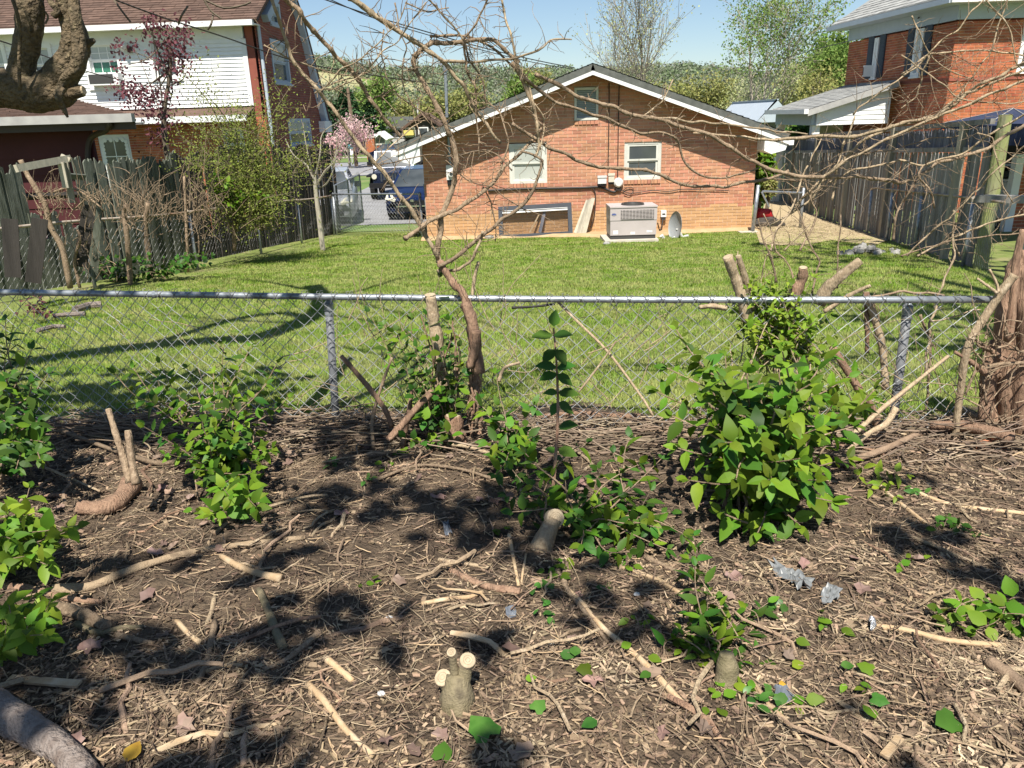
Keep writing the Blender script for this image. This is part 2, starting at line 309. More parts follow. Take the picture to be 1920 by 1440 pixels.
# ------------------------------------------------------------------ building helpers
_bm = {}
def unit_box(m):
    if m.name not in _bm:
        me = mesh('brick', [box(0, 1, 0, 1, 0, 1)]); me.materials.append(m); _bm[m.name] = me
    return _bm[m.name]
def brick_wall(root, fr, x0, x1, z0, top, openings, bm, mm, indiv=300, low=None, lowm=None, bw=.205, bh=.0685, ztops=None):
    """top(x) -> wall height above; openings (xa,xb,za,zb). Bricks proud of a mortar bed."""
    bricks, mort = [], []
    xs = np.linspace(x0, x1, 161); tops = np.array([top(x) for x in xs]); zmax = tops.max()
    j = 0; z = z0
    while z < zmax - .01:
        zt = z + bh; zm = z + bh * .5
        ok = xs[tops > zm + .02]
        if len(ok) < 2: break
        iv = [(ok[0], ok[-1])]
        for (xa, xb, za, zb) in openings:
            if za < zm < zb:
                nv = []
                for a, b in iv:
                    if xb <= a or xa >= b: nv.append((a, b))
                    else:
                        if xa > a: nv.append((a, xa))
                        if xb < b: nv.append((xb, b))
                iv = nv
        for a, b in iv:
            mort.append((a, b, z, zt))
            off = (bw / 2 if j % 2 else 0) + x0
            k = math.floor((a - off) / bw)
            while off + k * bw < b:
                l = max(a, off + k * bw) + .005; r = min(b, off + (k + 1) * bw) - .005
                if r - l > .02: bricks.append((l, r, z + .012, zt))
                k += 1
        z = zt; j += 1
    q = np.array(mort)
    V = np.stack([np.stack([q[:, 0], 0 * q[:, 0] + .007, q[:, 2]], 1), np.stack([q[:, 1], 0 * q[:, 0] + .007, q[:, 2]], 1),
                  np.stack([q[:, 1], 0 * q[:, 0] + .007, q[:, 3]], 1), np.stack([q[:, 0], 0 * q[:, 0] + .007, q[:, 3]], 1)], 1).reshape(-1, 3)
    obj('mortar', [fr.w((V, [np.arange(len(V)).reshape(-1, 4)]))], mm, root)
    b = np.array(bricks); cen = np.stack([(b[:, 0] + b[:, 1]) / 2, 0 * b[:, 0], (b[:, 2] + b[:, 3]) / 2], 1) @ fr.R.T + fr.o
    dist = np.linalg.norm(cen - CAM, axis=1) - (b[:, 1] - b[:, 0]) * 6
    px = np.array([proj(c) for c in cen]); vis = (px[:, 0] > 0) & (px[:, 0] < 1920) & (px[:, 1] > 0) & (px[:, 1] < 1440)
    order = np.argsort(dist + 1000 * ~vis); first = set(order[:indiv].tolist())
    FM = fr.mtx()
    for i in first:
        l, r, za, zb = b[i]; dy = rng.uniform(-.0015, .0015)
        m_ = lowm if (low and za < z0 + low + .04 * math.sin(l * 5)) else bm
        inst('brick', unit_box(m_), FM @ Matrix.Translation((l, dy, za)) @ Matrix.Diagonal((r - l, .03, zb - za, 1)), root)
    rest = np.array([i for i in range(len(b)) if i not in first])
    for m_, sel in ((bm, lambda q: not (low and q[2] < z0 + low + .04 * math.sin(q[0] * 5))), (lowm, lambda q: bool(low and q[2] < z0 + low + .04 * math.sin(q[0] * 5)))):
        if m_ is None: continue
        rr = [i for i in rest if sel(b[i])]
        if not rr: continue
        c = b[rr]; dy = rng.uniform(-.0015, .0015, len(rr))
        n = len(rr); V = np.zeros((n, 8, 3))
        for kx, (xi, yi, zi) in enumerate([(0, 0, 2), (1, 0, 2), (1, 1, 2), (0, 1, 2), (0, 0, 3), (1, 0, 3), (1, 1, 3), (0, 1, 3)]):
            V[:, kx, 0] = c[:, xi]; V[:, kx, 1] = dy + .03 * yi; V[:, kx, 2] = c[:, zi]
        fs = BOXF[[0, 1, 2, 3, 5]]
        Fq = (fs[None] + (np.arange(n) * 8)[:, None, None]).reshape(-1, 4)
        obj('brickwork', [fr.w((V.reshape(-1, 3), [Fq]))], m_, root, kind='stuff')

def window(root, fr, x0, x1, z0, z1, fm=None, fw=.07, sill=True, pane=('glass', 'glass'), muntin=None, proud=.015, split=.5):
    """double-hung window: frame (part) > sash, pane, muntin, sill (sub-parts)"""
    fm = fm or M['white']; d0, d1 = -proud, .09
    f = obj('window', [fr.box(x0, x0 + fw, d0, d1, z0, z1), fr.box(x1 - fw, x1, d0, d1, z0, z1), fr.box(x0 + fw, x1 - fw, d0, d1, z1 - fw, z1), fr.box(x0 + fw, x1 - fw, d0, d1, z0, z0 + fw * .8)], fm, root)
    a, b, c, d = x0 + fw, x1 - fw, z0 + fw * .8, z1 - fw; zm = c + (d - c) * split; s = .04
    for k, (za, zb, dy) in enumerate(((zm, d, .03), (c, zm, .055))):
        obj('sash', [fr.box(a, a + s, dy, dy + .03, za, zb), fr.box(b - s, b, dy, dy + .03, za, zb), fr.box(a + s, b - s, dy, dy + .03, za, za + s), fr.box(a + s, b - s, dy, dy + .03, zb - s, zb)], fm, f)
        obj('pane', [fr.box(a + s * .5, b - s * .5, dy + .012, dy + .018, za + s * .5, zb - s * .5)], M[pane[k]], f)
        if muntin:
            nx, nz = muntin; mm = []
            for i in range(1, nx):
                x = a + s + (b - a - 2 * s) * i / nx; mm.append(fr.box(x - .009, x + .009, dy + .004, dy + .011, za + s, zb - s))
            for i in range(1, nz):
                z = za + s + (zb - za - 2 * s) * i / nz; mm.append(fr.box(a + s, b - s, dy + .002, dy + .0105, z - .009, z + .009))
            if mm: obj('muntin', mm, fm, f)
    if sill: obj('sill', [fr.box(x0 - .04, x1 + .04, -.06, .06, z0 - .045, z0 - .002)], fm, f)
    return f

def shingles(root, org, u, v, width, length, m, xr=None, e=.135, tab=.3, thick=.012, name='shingles'):
    """rows of tabs on the plane org + a*u + b*v; xr(b) clips each row"""
    u = np.array(u, float); u /= np.linalg.norm(u); v = np.array(v, float); v /= np.linalg.norm(v); n = np.cross(u, v); org = np.array(org, float)
    V, Fq = [], []; rs = np.random.default_rng(3); nr = int(length / e)
    for j in range(nr + 1):
        b0 = j * e; b1 = min(b0 + e * 1.15, length + .02)
        a0, a1 = xr(b0) if xr else (0, width)
        a = a0 - rs.uniform(0, tab)
        while a < a1:
            l, r = max(a, a0) + .003, min(a + tab, a1) - .003
            if r > l:
                t = thick * rs.uniform(.7, 1.4); k = len(V)
                lo = rs.uniform(-.008, .004)
                for (aa, bb, h) in ((l, b0 + lo, t * .2), (r, b0 + lo, t * .2), (r, b0 + lo, t + .004), (l, b0 + lo, t + .004), (r, b1, .001), (l, b1, .001)):
                    V.append(org + u * aa + v * bb + n * (h))
                Fq += [(k, k + 1, k + 2, k + 3), (k + 3, k + 2, k + 4, k + 5)]
            a += tab
    return obj(name, [(np.array(V), [np.array(Fq)])], m, root, kind='stuff')
def quadslab(a, b, c, d, t):
    """slab under the quad a,b,c,d (thickness t along -normal)"""
    a, b, c, d = [np.array(q, float) for q in (a, b, c, d)]; n = np.cross(b - a, d - a); n /= np.linalg.norm(n)
    V = np.array([a - n * t, b - n * t, c - n * t, d - n * t, a, b, c, d]); return V, [BOXF]

# ================================================================== THE SETTING
def fbm(x, y, s, seed=0, oct=4):
    v = np.zeros_like(x); a = 1.0
    r = np.random.default_rng(seed)
    for o in range(oct):
        for k in range(4):
            th = r.uniform(0, 6.28); ph = r.uniform(0, 6.28); f = s * 2 ** o * r.uniform(.7, 1.3)
            v += a * np.sin((x * math.cos(th) + y * math.sin(th)) * f + ph) / 4
        a *= .55
    return v
GZ = np.vectorize(gz)
def sheet(xs, ys, zf):
    X, Y = np.meshgrid(xs, ys); Z = zf(X, Y); V = np.stack([X, Y, Z], -1).reshape(-1, 3)
    nx = len(xs); i = np.arange(len(ys) - 1)[:, None] * nx + np.arange(nx - 1)[None]; i = i.ravel()
    return V, [np.stack([i, i + 1, i + nx + 1, i + nx], 1)]
xs = np.concatenate([np.linspace(-500, -30, 20), np.linspace(-28, 28, 90), np.linspace(30, 500, 20)])
ys = np.concatenate([np.linspace(-60, -2, 12), np.linspace(-1.5, 26, 110), np.linspace(28, 160, 50), np.linspace(170, 900, 20)])
def gzf(X, Y):
    z = GZ(Y); far = Y > 23
    return z + np.where(far, 0, .012 * fbm(X, Y, 1.3, 3))
setp(obj('ground', [sheet(xs, ys, gzf)], M['ground'], smooth=True), kind='structure')
def soilz(X, Y):
    b = .1 - .06 * Y + .035
    edge = np.clip((4.75 + .12 * np.sin(X * 5) + .1 * np.sin(X * 2.3) - .1 * X - Y) / .5, 0, 1)
    return b - .05 * (1 - edge) + edge * (.02 * fbm(X, Y, 5, 5, 5) + .012 * fbm(X, Y, 22, 6, 3) + .025 * np.exp(-((Y - (4.05 - .12 * X)) / .3) ** 2))
def sz1(x, y): return float(soilz(np.array([float(x)]), np.array([float(y)]))[0])
setp(obj('soil', [sheet(np.linspace(-5.5, 5, 260), np.linspace(.2, 5.2, 190), soilz)], M['soil'], smooth=True), kind='structure')
# street, driveway, verges beyond the house
def strip(poly, m, name, dz):
    V = np.array([(x, y, gz(y) + dz) for x, y in poly]); return setp(obj(name, [(V, [np.arange(len(V))[None]])], m), kind='structure')
def bandsheet(name, x0, x1, y0, y1, m, dz, n=14):
    return setp(obj(name, [sheet(np.linspace(x0, x1, 6), np.linspace(y0, y1, n), lambda X, Y: GZ(Y) + dz)], m), kind='structure')
bandsheet('grass_verge', -60, 60, 20.2, 47, M['verge'], .012, 40)
bandsheet('driveway', -6.6, -1.95, 22.6, 47, M['asphalt'], .03, 40)
bandsheet('street', -90, 90, 47, 64, M['asphalt'], .03, 20)
bandsheet('kerb', -90, 90, 46.7, 47, M['concrete'], .12, 3)
bandsheet('far_verge', -90, 90, 64, 150, M['verge'], .05, 20)
bandsheet('footpath', -40, 8, 72, 73.6, M['concrete'], .08, 3)
# wooded hills
hp = [(-900, 20), (-420, 34), (-230, 38), (-150, 33), (-118, 30), (-96, 29), (-84, 27.5), (-74, 26), (-62, 23), (-52, 21.5), (-40, 22), (-19, 22.5), (0, 21), (40, 19), (92, 19.5), (105, 18.5), (118, 16.5), (132, 14.5), (160, 15.5), (230, 20), (420, 26), (900, 20)]
hx, hz = np.array(hp).T
def hillz(X, Y):
    ridge = np.interp(X * 400 / np.maximum(Y, 250), hx, hz) - 2.5
    t = np.clip((Y - 130) / 270, 0, 1); t = t * t * (3 - 2 * t)
    return -2 + (ridge + 2) * t * np.where(Y > 400, 1 - .2 * np.clip((Y - 400) / 400, 0, 1), 1) + .6 * fbm(X, Y, .03, 8) * t
setp(obj('hills', [sheet(np.linspace(-700, 700, 120), np.linspace(126, 820, 60), hillz)], M['hill'], smooth=True), kind='structure')
def meadow(X, Y): return ((X > -85) & (X < -30) & (Y > 255) & (Y < 318)) | ((X > -122) & (X < -98) & (Y > 280) & (Y < 330))
mx_, my_ = np.linspace(-86, -29, 30), np.linspace(254, 318, 20)
setp(obj('meadow', [sheet(mx_, my_, lambda X, Y: hillz(X, Y) + .25)], M['meadow'], smooth=True), kind='structure')
# canopy of the far woods: crowns made of leaf-clump faces
def woods(n, seed):
    r = np.random.default_rng(seed); pos = []
    while len(pos) < n:
        y = r.uniform(150, 430) if r.random() < .75 else r.uniform(340, 420); x = r.uniform(-.62, .62) * y * 1.05
        if meadow(np.array(x), np.array(y)): continue
        pos.append((x, y))
    pos = np.array(pos); z = hillz(pos[:, 0], pos[:, 1]); return np.column_stack([pos, z])
wp = woods(4200, 4); per = 64
N = len(wp) * per
d = rng.normal(size=(N, 3)); d /= np.linalg.norm(d, axis=1)[:, None]; rr = rng.uniform(.45, 1, (N, 1))
siz = np.repeat(rng.uniform(1.6, 3.6, len(wp)), per)[:, None]
c = np.repeat(wp, per, 0) + d * rr * siz * np.array([1, 1, 1.15]); c[:, 2] += siz[:, 0] * .9
sq = np.array([(-.5, -.5, 0), (.5, -.4, .1), (.45, .5, 0), (-.4, .45, -.1)])
nn = d + rng.normal(size=(N, 3)) * .5
V = scatter(sq, [np.array([(0, 1, 2, 3)])], rotmats(rng.normal(size=(N, 3)), nn), c, rng.uniform(.35, .8, N) * (c[:, 1] / 330) ** .7)
setp(obj('woods', [V], M['hillwood']), kind='stuff')

# ================================================================== CENTRAL BRICK HOUSE
HY = 17.5
hz0 = -.98
hl, hr = P(802, 448, HY)[0], P(1408, 435, HY)[0]; hw = hr - hl
H = Frame((hl, HY, hz0))
def hx_(px, py): p = P(px, py, HY); return p[0] - hl, p[2] - hz0
pk = hx_(1101, 125); eL = hx_(797, 257); eR = hx_(1416, 240)
eave = (eL[1] + eR[1]) / 2; ridge = pk[1] - .02; mid = hw / 2; sl = (ridge - eave) / mid
htop = lambda x: eave + (mid - abs(x - mid)) * sl
house = thing('brick_house', 'low orange brick house with a gable end facing the lawn', 'house', H.o)
wl = [*hx_(956, 345), *hx_(1025, 268)]; wr = [*hx_(1170, 338), *hx_(1241, 263)]; vt = [*hx_(1077, 226), *hx_(1122, 163)]
op = [(wl[0], wl[2], wl[1] - .09, wl[3]), (wr[0], wr[2], wr[1] - .09, wr[3]), (vt[0], vt[2], vt[1] - .09, vt[3])]
brick_wall(house, H, 0, hw, 0, htop, op, M['brickC'], M['mortarC'], 300, low=.55, lowm=M['brickT'])
obj('wall', [H.w(prism([(0, -.3), (hw, -.3), (hw, eave), (mid, ridge), (0, eave)], .1, 9.0)), H.box(.001, hw - .001, .008, .1, -.3, 0)], M['brickC'], house)
for (a, b, c, d_), pn in ((wl, ('glassgr', 'glassgr')), (wr, ('glass', 'glass'))):
    window(house, H, a, c, b, d_, M['cream'], .07, sill=False, pane=pn, proud=-.022)
    n = max(5, int((c - a) / .072)); ww = (c - a) / n
    for i in range(n): inst('brick', unit_box(M['brickC']), H.mtx() @ Matrix.Translation((a + i * ww + .004, -.022, b - .085)) @ Matrix.Diagonal((ww - .008, .06, .08, 1)), house)
a, b, c, d_ = vt
v = obj('louvre_vent', [H.box(a, a + .05, -.02, .09, b, d_), H.box(c - .05, c, -.02, .09, b, d_), H.box(a + .05, c - .05, -.02, .09, d_ - .05, d_), H.box(a + .05, c - .05, -.03, .09, b, b + .05)], M['cream'], house)
ns = 15
for i in range(ns):
    z = b + .06 + (d_ - b - .12) * i / (ns - 1)
    o = obj('slat', [H.w((box(a + .05, c - .05, -.03, .03, -.004, .004)[0] @ np.array([[1, 0, 0], [0, .8, .6], [0, -.6, .8]]).T + np.array([0, .03, z]), [BOXF]))], M['bluegrey'], v)
obj('vent_back', [H.box(a + .05, c - .05, .075, .085, b + .05, d_ - .05)], M['black'], v)
n = 6; ww = (c - a) / n
for i in range(n): inst('brick', unit_box(M['brickC']), H.mtx() @ Matrix.Translation((a + i * ww + .004, -.022, b - .085)) @ Matrix.Diagonal((ww - .008, .06, .08, 1)), house)
# roof
ov, oe, th = .52, .51, .13
zr = ridge + .05
def rz(x): return zr - abs(x - mid) * sl
L_, R2 = -oe, hw + oe
A = lambda x, y: H.pt((x, y, rz(x)))
rf = obj('roof', [quadslab(A(L_, -ov), A(mid, -ov), A(mid, 9.3), A(L_, 9.3), th), quadslab(A(mid, -ov), A(R2, -ov), A(R2, 9.3), A(mid, 9.3), th)], M['shingC'], house)
cs = 1 / math.hypot(1, sl)
slen = (mid + oe) / cs
shingles(rf, H.pt((L_, 9.3, rz(L_) + .004)), (0, -1, 0), (cs, 0, cs * sl), 9.3 + ov + .015, slen, M['shingC'])
shingles(rf, H.pt((R2, -ov - .015, rz(R2) + .004)), (0, 1, 0), (-cs, 0, cs * sl), 9.3 + ov + .015, slen, M['shingC'])
for sgn in (-1, 1):
    xe = mid + sgn * (mid + oe)
    obj('rake_board', [H.w(prism(sorted([(mid, rz(mid) - th - .002), (xe, rz(xe) - th - .002), (xe, rz(xe) - th - .085), (mid, rz(mid) - th - .085)], key=lambda q: 0) if sgn > 0 else [(xe, rz(xe) - th - .002), (mid, rz(mid) - th - .002), (mid, rz(mid) - th - .085), (xe, rz(xe) - th - .085)], -ov, -ov + .025))], M['white'], house)
    ze = rz(xe) - th
    x_in = 0 if sgn < 0 else hw
    # boxed eave return (white triangle at the corner) and soffit
    zi = rz(x_in) - th
    obj('eave_return', [H.w(prism([(xe, ze - .01), (x_in, zi - .01), (x_in, ze - .2), (x_in + sgn * .16, ze - .27), (xe - sgn * .06, ze - .2)], -ov + .03, 9.0))], M['white'], house)
    obj('gutter', [H.box(min(xe, xe + sgn * .1), max(xe, xe + sgn * .1), -ov, 9.2, ze - .1, ze + .02)], M['white'], house)
# chunky foundation shadow gap and crawl vent
cv = hx_(1292, 438)
f = obj('crawl_vent', [H.box(cv[0] - .17, cv[0] + .17, -.012, .02, cv[1] - .03, cv[1] + .1)], M['concrete'], house)
for k in range(2): obj('vent_slot', [H.box(cv[0] - .15, cv[0] + .15, -.016, -.0125, cv[1] + .005 + .05 * k, cv[1] + .02 + .05 * k)], M['black'], f)

# wall-mounted things (each its own object)
def hp_(px, py, dy=0): p = P(px, py, HY - dy); return p
def hbox(px0, py0, px1, py1, d0, d1, Y=HY):
    a = P(px0, py1, Y); b = P(px1, py0, Y); return box(a[0], b[0], Y - d1, Y - d0, a[2], b[2])
mt = thing('electric_meter', 'pale grey electric meter box with round glass on the left of the brick gable', 'electric meter', hp_(845, 325))
obj('meter_box', [hbox(838, 309, 852, 337, 0, .09)], M['boxgrey'], mt)
cc = P(846, 326, HY - .09); a = np.arange(20) * 2 * math.pi / 20
obj('meter_glass', [tube([cc + (0, .0, 0), cc + (0, -.05, 0), cc + (0, -.06, 0)], [.075, .07, .05], 18)], M['boxgrey'], mt)
obj('meter_dial', [tube([cc + (0, -.061, 0), cc + (0, -.066, 0)], [.035, .034], 14)], M['glass'], mt)
obj('meter_shadow_block', [hbox(840, 337.5, 850, 347, 0, .07)], M['black'], mt)  # black block standing in for the shadow under the meter box
obj('conduit', [tube([P(844, 309, HY - .06), P(838, 225, HY - .06)], .032, 8)], M['galv'], mt)
ms = thing('service_mast', 'grey steel service mast standing above the left roof slope', 'mast', P(836, 212, 17.3))
obj('mast_pipe', [tube([P(838, 220, 17.3), P(835, 128, 17.3)], .033, 8)], M['galv'], ms)
obj('weather_cap', [tube([P(835, 134, 17.3), P(835, 122, 17.3), P(831, 119, 17.3), P(827, 124, 17.3)], [.05, .055, .05, .04], 8)], M['galv'], ms)
for nm, b, m_, lab in (('utility_box', (1120, 329, 1136, 344, 0, .11), 'boxgrey', 'white square utility box, leftmost of the three left of the right window'), ('utility_box', (1140, 325, 1151, 341, 0, .09), 'boxbeige', 'small beige utility box between the white box and the round one')):
    t = thing(nm, lab, 'utility box', P(b[0], b[3], HY))
    o = obj('case', [hbox(*b)], M[m_], t)
    obj('lid', [hbox(b[0] - .8, b[1] - .8, b[2] + .8, b[1] + 4, b[5] - .02, b[5] + .012)], M[m_], t)
    obj('base', [hbox(b[0] + 1, b[3] + .2, b[2] - 1, b[3] + 4, 0, b[5] - .02)], M['black'], t)  # black block drawn as the shadow below the case
t = thing('utility_box', 'rounded pale grey utility box beside the right window', 'utility box', P(1159, 350, HY))
cc = P(1159, 342, HY); bb = []
obj('case', [tube([cc + (0, 0, 0), cc + (0, -.07, 0), cc + (0, -.1, 0)], [.105, .105, .075], 14)], M['boxgrey'], t, smooth=False)
obj('base', [hbox(1154, 350.5, 1164, 357, 0, .06)], M['cable'], t)  # dark block drawn as the shadow below the round case
def cable(name, pts, r, lab, Y=HY, dy=.03, m='cable', cat='cable'):
    p = smooth_curve([P(x, y, Y - dy) for x, y in pts], 4); return solo(name, [tube(p, r, 6)], M[m], lab, cat)
cable('wall_cable', [(915, 357), (940, 356), (985, 354), (1040, 353), (1090, 352), (1125, 351), (1150, 360), (1160, 353)], .024, 'thick dark cable running across the brick wall below the left window')
cable('wall_cable', [(1162, 356), (1180, 362), (1196, 361), (1225, 357), (1252, 359), (1280, 355), (1320, 356), (1366, 357)], .009, 'thin dark cable sagging across the brick under the right window')
cable('wall_cable', [(1142, 155), (1142, 200), (1141, 260), (1140, 325)], .011, 'left of two thin cables hanging down the gable beside the vent')
cable('wall_cable', [(1161, 155), (1160, 200), (1159, 260), (1158, 336)], .011, 'right of two thin cables hanging down the gable beside the vent')
cable('cable_loop', [(1167, 358), (1176, 352), (1186, 352), (1187, 360), (1180, 366), (1170, 363)], .008, 'loose loop of thin cable on the brick by the round box')
cable('hose', [(905, 450), (940, 450), (1000, 450.5), (1060, 451), (1115, 450), (1141, 446)], .02, 'black hose lying along the foot of the brick house', Y=17.2, dy=0)
cable('conduit_pipe', [(1111, 353), (1116, 362), (1116, 385), (1113, 410), (1108, 428)], .014, 'thin dark conduit dropping from the wall cable behind the leaning boards', dy=.03, m='brown')

# screen door leaning on the wall
sd = thing('screen_frame', 'navy framed screen panel leaning against the brick wall', 'screen', Gd(1000, 449))
def lean(px, py, k): # k 0 bottom(out) .. 1 top(at wall)
    return P(px, py, 17.18 + .24 * k)
c4 = [lean(936, 448, 0), lean(1074, 440, 0), lean(1071, 380, 1), lean(934, 388, 1)]
def q2(s, t): return c4[0] * (1 - s) * (1 - t) + c4[1] * s * (1 - t) + c4[2] * s * t + c4[3] * (1 - s) * t
def bar(s0, s1, t0, t1, d0, d1):
    n = np.cross(c4[1] - c4[0], c4[3] - c4[0]); n /= np.linalg.norm(n)
    b = [q2(s0, t0), q2(s1, t0), q2(s1, t1), q2(s0, t1)]
    return np.array([p + n * d0 for p in b] + [p + n * d1 for p in b]), [BOXF]
for nm, ar in (('frame_bar', (0, .055, 0, 1)), ('frame_bar', (.945, 1, 0, 1)), ('frame_bar', (.055, .945, 0, .11)), ('frame_bar', (.055, .945, .84, 1))):
    obj(nm, [bar(*ar, -.02, .025)], M['navyframe'], sd)
obj('inner_bead', [bar(.055, .945, .78, .84, -.01, .01), bar(.055, .945, .845, .86, .026, .03)], M['boxgrey'], sd)
sm = mat('screen_mesh', [(.3, .2, .12)], rough=.6, rnd=0)
# woven screen: real thin wires
vv = []
for k in range(56):
    s = .055 + .89 * k / 55; vv.append(tube([q2(s, .11), q2(s, .84)], .0016, 3, cap=False))
for k in range(28):
    s = .11 + .73 * k / 27; vv.append(tube([q2(.055, s), q2(.945, s)], .0016, 3, cap=False))
obj('screen_mesh', vv, M['dkwood'], sd, kind='stuff')
# boards behind the screen and beside it
def board(name, a, b, wd, th_, m, lab, cat='board', group=None, up=(0, -1, .3), parent=None):
    a, b = np.array(a), np.array(b); d = b - a; L = np.linalg.norm(d); d /= L; n = np.array(up, float); n -= d * (n @ d); n /= np.linalg.norm(n); s = np.cross(d, n)
    V = []
    for q in (a, b):
        for i, j in ((-1, -1), (1, -1), (1, 1), (-1, 1)): V.append(q + s * wd / 2 * i + n * th_ / 2 * j)
    o = obj(name, [(np.array(V), [BOXF])], M[m], parent)
    if lab: setp(o, lab, cat, group)
    return o
board('board', P(1012, 436, 17.3), P(1022, 392, 17.45), .07, .03, 'slat', 'grey board leaning behind the mesh of the screen panel')
board('board', P(993, 436, 17.3), P(1016, 392, 17.45), .03, .02, 'pale', 'thin pale strip leaning beside the grey board behind the screen')
bw_ = ['weathered grey board leaning on the brick wall, leftmost of a fan of five', 'second weathered board in the fan leaning on the brick wall', 'middle weathered board in the fan leaning on the brick wall', 'fourth weathered board in the fan leaning on the brick wall', 'rightmost weathered board of the fan leaning by the air unit']
for k, ((x0, x1)) in enumerate(((1078, 1101), (1083, 1104), (1088, 1108), (1092, 1111), (1096, 1113))):
    board('board', P(x0, 437 + k * .6, 17.12), P(x1, 376 - k * 1.2, 17.44 - .012 * k), .062, .022, 'lumber', bw_[k], group='boards leaning by the air unit', up=(0, -1, .35 + .05 * k))

# heat pump on its pad
ac = thing('air_conditioner', 'taupe heat pump unit on a concrete pad against the brick house', 'air conditioner', Gd(1188, 458))
ay = Gd(1188, 454)[1] + .12
a0 = P(1144, 452, ay); a1 = P(1232, 388, ay); x0, x1, z0, z1 = a0[0], a1[0], a0[2] + .03, a1[2]
dpt = .62
obj('pad', [box(x0 - .12, x1 + .03, ay - .12, ay + dpt + .1, z0 - .13, z0 - .002)], M['concrete'], ac)
obj('base_rail', [box(x0 + .01, x1 - .01, ay + .015, ay + dpt - .02, z0, z0 + .075)], M['acdark'], ac)
obj('lower_panel', [box(x0, x1, ay, ay + dpt, z0 + .077, z0 + (z1 - z0) * .6)], M['acgrey'], ac)
up_ = obj('upper_panel', [box(x0 - .006, x1 + .006, ay - .008, ay + dpt + .006, z0 + (z1 - z0) * .602, z1)], M['acgrey'], ac)
obj('top_cover', [box(x0 - .015, x1 + .015, ay - .02, ay + dpt + .015, z1 + .001, z1 + .03)], M['acgrey'], ac)
ga, gb, gc, gd = x0 + (x1 - x0) * .22, x1 - (x1 - x0) * .06, z0 + (z1 - z0) * .63, z1 - .045
g = obj('grille', [box(ga, gb, ay - .012, ay - .0085, gc, gd)], M['acdark'], ac)
for k in range(10):
    xx = ga + (gb - ga) * (k + .5) / 10; obj('grille_rib', [box(xx - .006, xx + .006, ay - .017, ay - .0125, gc, gd)], M['acgrey'], g)
for k in range(7):
    zz = gc + (gd - gc) * (k + .5) / 7; obj('grille_rib', [box(ga, gb, ay - .0215, ay - .0175, zz - .006, zz + .006)], M['acgrey'], g)
fc = np.array([(x0 + x1) / 2 + .02, ay + .28, z1 + .031])
fan = obj('fan_guard', [tube([fc, fc + (0, 0, .02)], [.235, .225], 28)], M['acdark'], ac)
for k in range(5):
    th_ = np.linspace(0, 2 * math.pi, 25); r_ = .04 + .045 * k
    obj('guard_ring', [tube([fc + (r_ * math.cos(q), r_ * math.sin(q), .028) for q in th_], .005, 4, cap=False)], M['acdark'], fan)
th_ = np.linspace(0, 2 * math.pi, 21)
bc = np.array([x0 + (x1 - x0) * .075, ay - .0095, z1 - .12])
bd = obj('badge', [(np.array([bc + (.05 * math.cos(q), 0, .024 * math.sin(q)) for q in th_[:-1]] + [bc + (.05 * math.cos(q), -.005, .024 * math.sin(q)) for q in th_[:-1]]), [np.array([(i, (i + 1) % 20, 20 + (i + 1) % 20, 20 + i) for i in range(20)]), np.arange(20, 40)[None]])], M['blue'], ac)
obj('badge_rim', [tube([bc + (.046 * math.cos(q), -.006, .021 * math.sin(q)) for q in th_], .0022, 4, cap=False)], M['boxgrey'], bd)
for (sx, sw, sh, zq) in ((.06, .1, .075, .1), (.44, .09, .05, .09), (.79, .06, .045, .12), (.86, .05, .04, .12)):
    xx = x0 + (x1 - x0) * sx; obj('sticker', [box(xx, xx + sw, ay - .004, ay - .001, z0 + zq, z0 + zq + sh)], M['sticker'], ac)
ds = thing('disconnect_box', 'small white disconnect box on the brick beside the air unit', 'electrical box', P(1243, 410, HY))
obj('case', [hbox(1238, 394, 1248, 406, 0, .1)], M['white'], ds)
obj('label_plate', [hbox(1240, 399, 1246, 402, .1005, .104)], M['glass'], ds)
obj('base', [hbox(1239, 406.3, 1247, 412, 0, .08)], M['acdark'], ds)
obj('whip', [tube(smooth_curve([P(1243, 411, 17.44), P(1241, 423, 17.3), P(1237, 432, 17.1), P(1233, 418, 16.9)], 4), .014, 6)], M['cable'], ds)
# satellite dish seen edge-on
dh = thing('satellite_dish', 'grey satellite dish standing on edge on the ground by the air unit', 'satellite dish', Gd(1265, 447))
dc = P(1266, 424, Gd(1266, 446)[1] + .05); ax = np.array([-.93, -.33, .1]); ax /= np.linalg.norm(ax)
e1 = np.cross(ax, (0, 0, 1)); e1 /= np.linalg.norm(e1); e2 = np.cross(e1, ax)
V, Fq = [], []; nr, na = 6, 28
for s_ in (0, 1):
    for i in range(nr + 1):
        r_ = i / nr
        for k in range(na):
            q = 2 * math.pi * k / na
            V.append(dc + e1 * .25 * r_ * math.cos(q) + e2 * .3 * r_ * math.sin(q) - ax * (.07 * (1 - r_ * r_)) + ax * .008 * s_)
for s_ in (0, 1):
    b0 = s_ * (nr + 1) * na
    for i in range(nr):
        for k in range(na): Fq.append((b0 + i * na + k, b0 + i * na + (k + 1) % na, b0 + (i + 1) * na + (k + 1) % na, b0 + (i + 1) * na + k))
for k in range(na): Fq.append((nr * na + k, nr * na + (k + 1) % na, (2 * nr + 1) * na + (k + 1) % na, (2 * nr + 1) * na + k))
obj('reflector', [(np.array(V), [np.array(Fq)])], M['dish'], dh, smooth=True)
obj('feed_arm', [tube([dc - e2 * .22 - ax * .02, dc - e2 * .3 + ax * .12, dc - e2 * .27 + ax * .26], .016, 6)], M['boxgrey'], dh)
obj('feed_horn', [tube([dc - e2 * .3 + ax * .2, dc - e2 * .2 + ax * .3], [.03, .045], 8)], M['boxgrey'], dh)
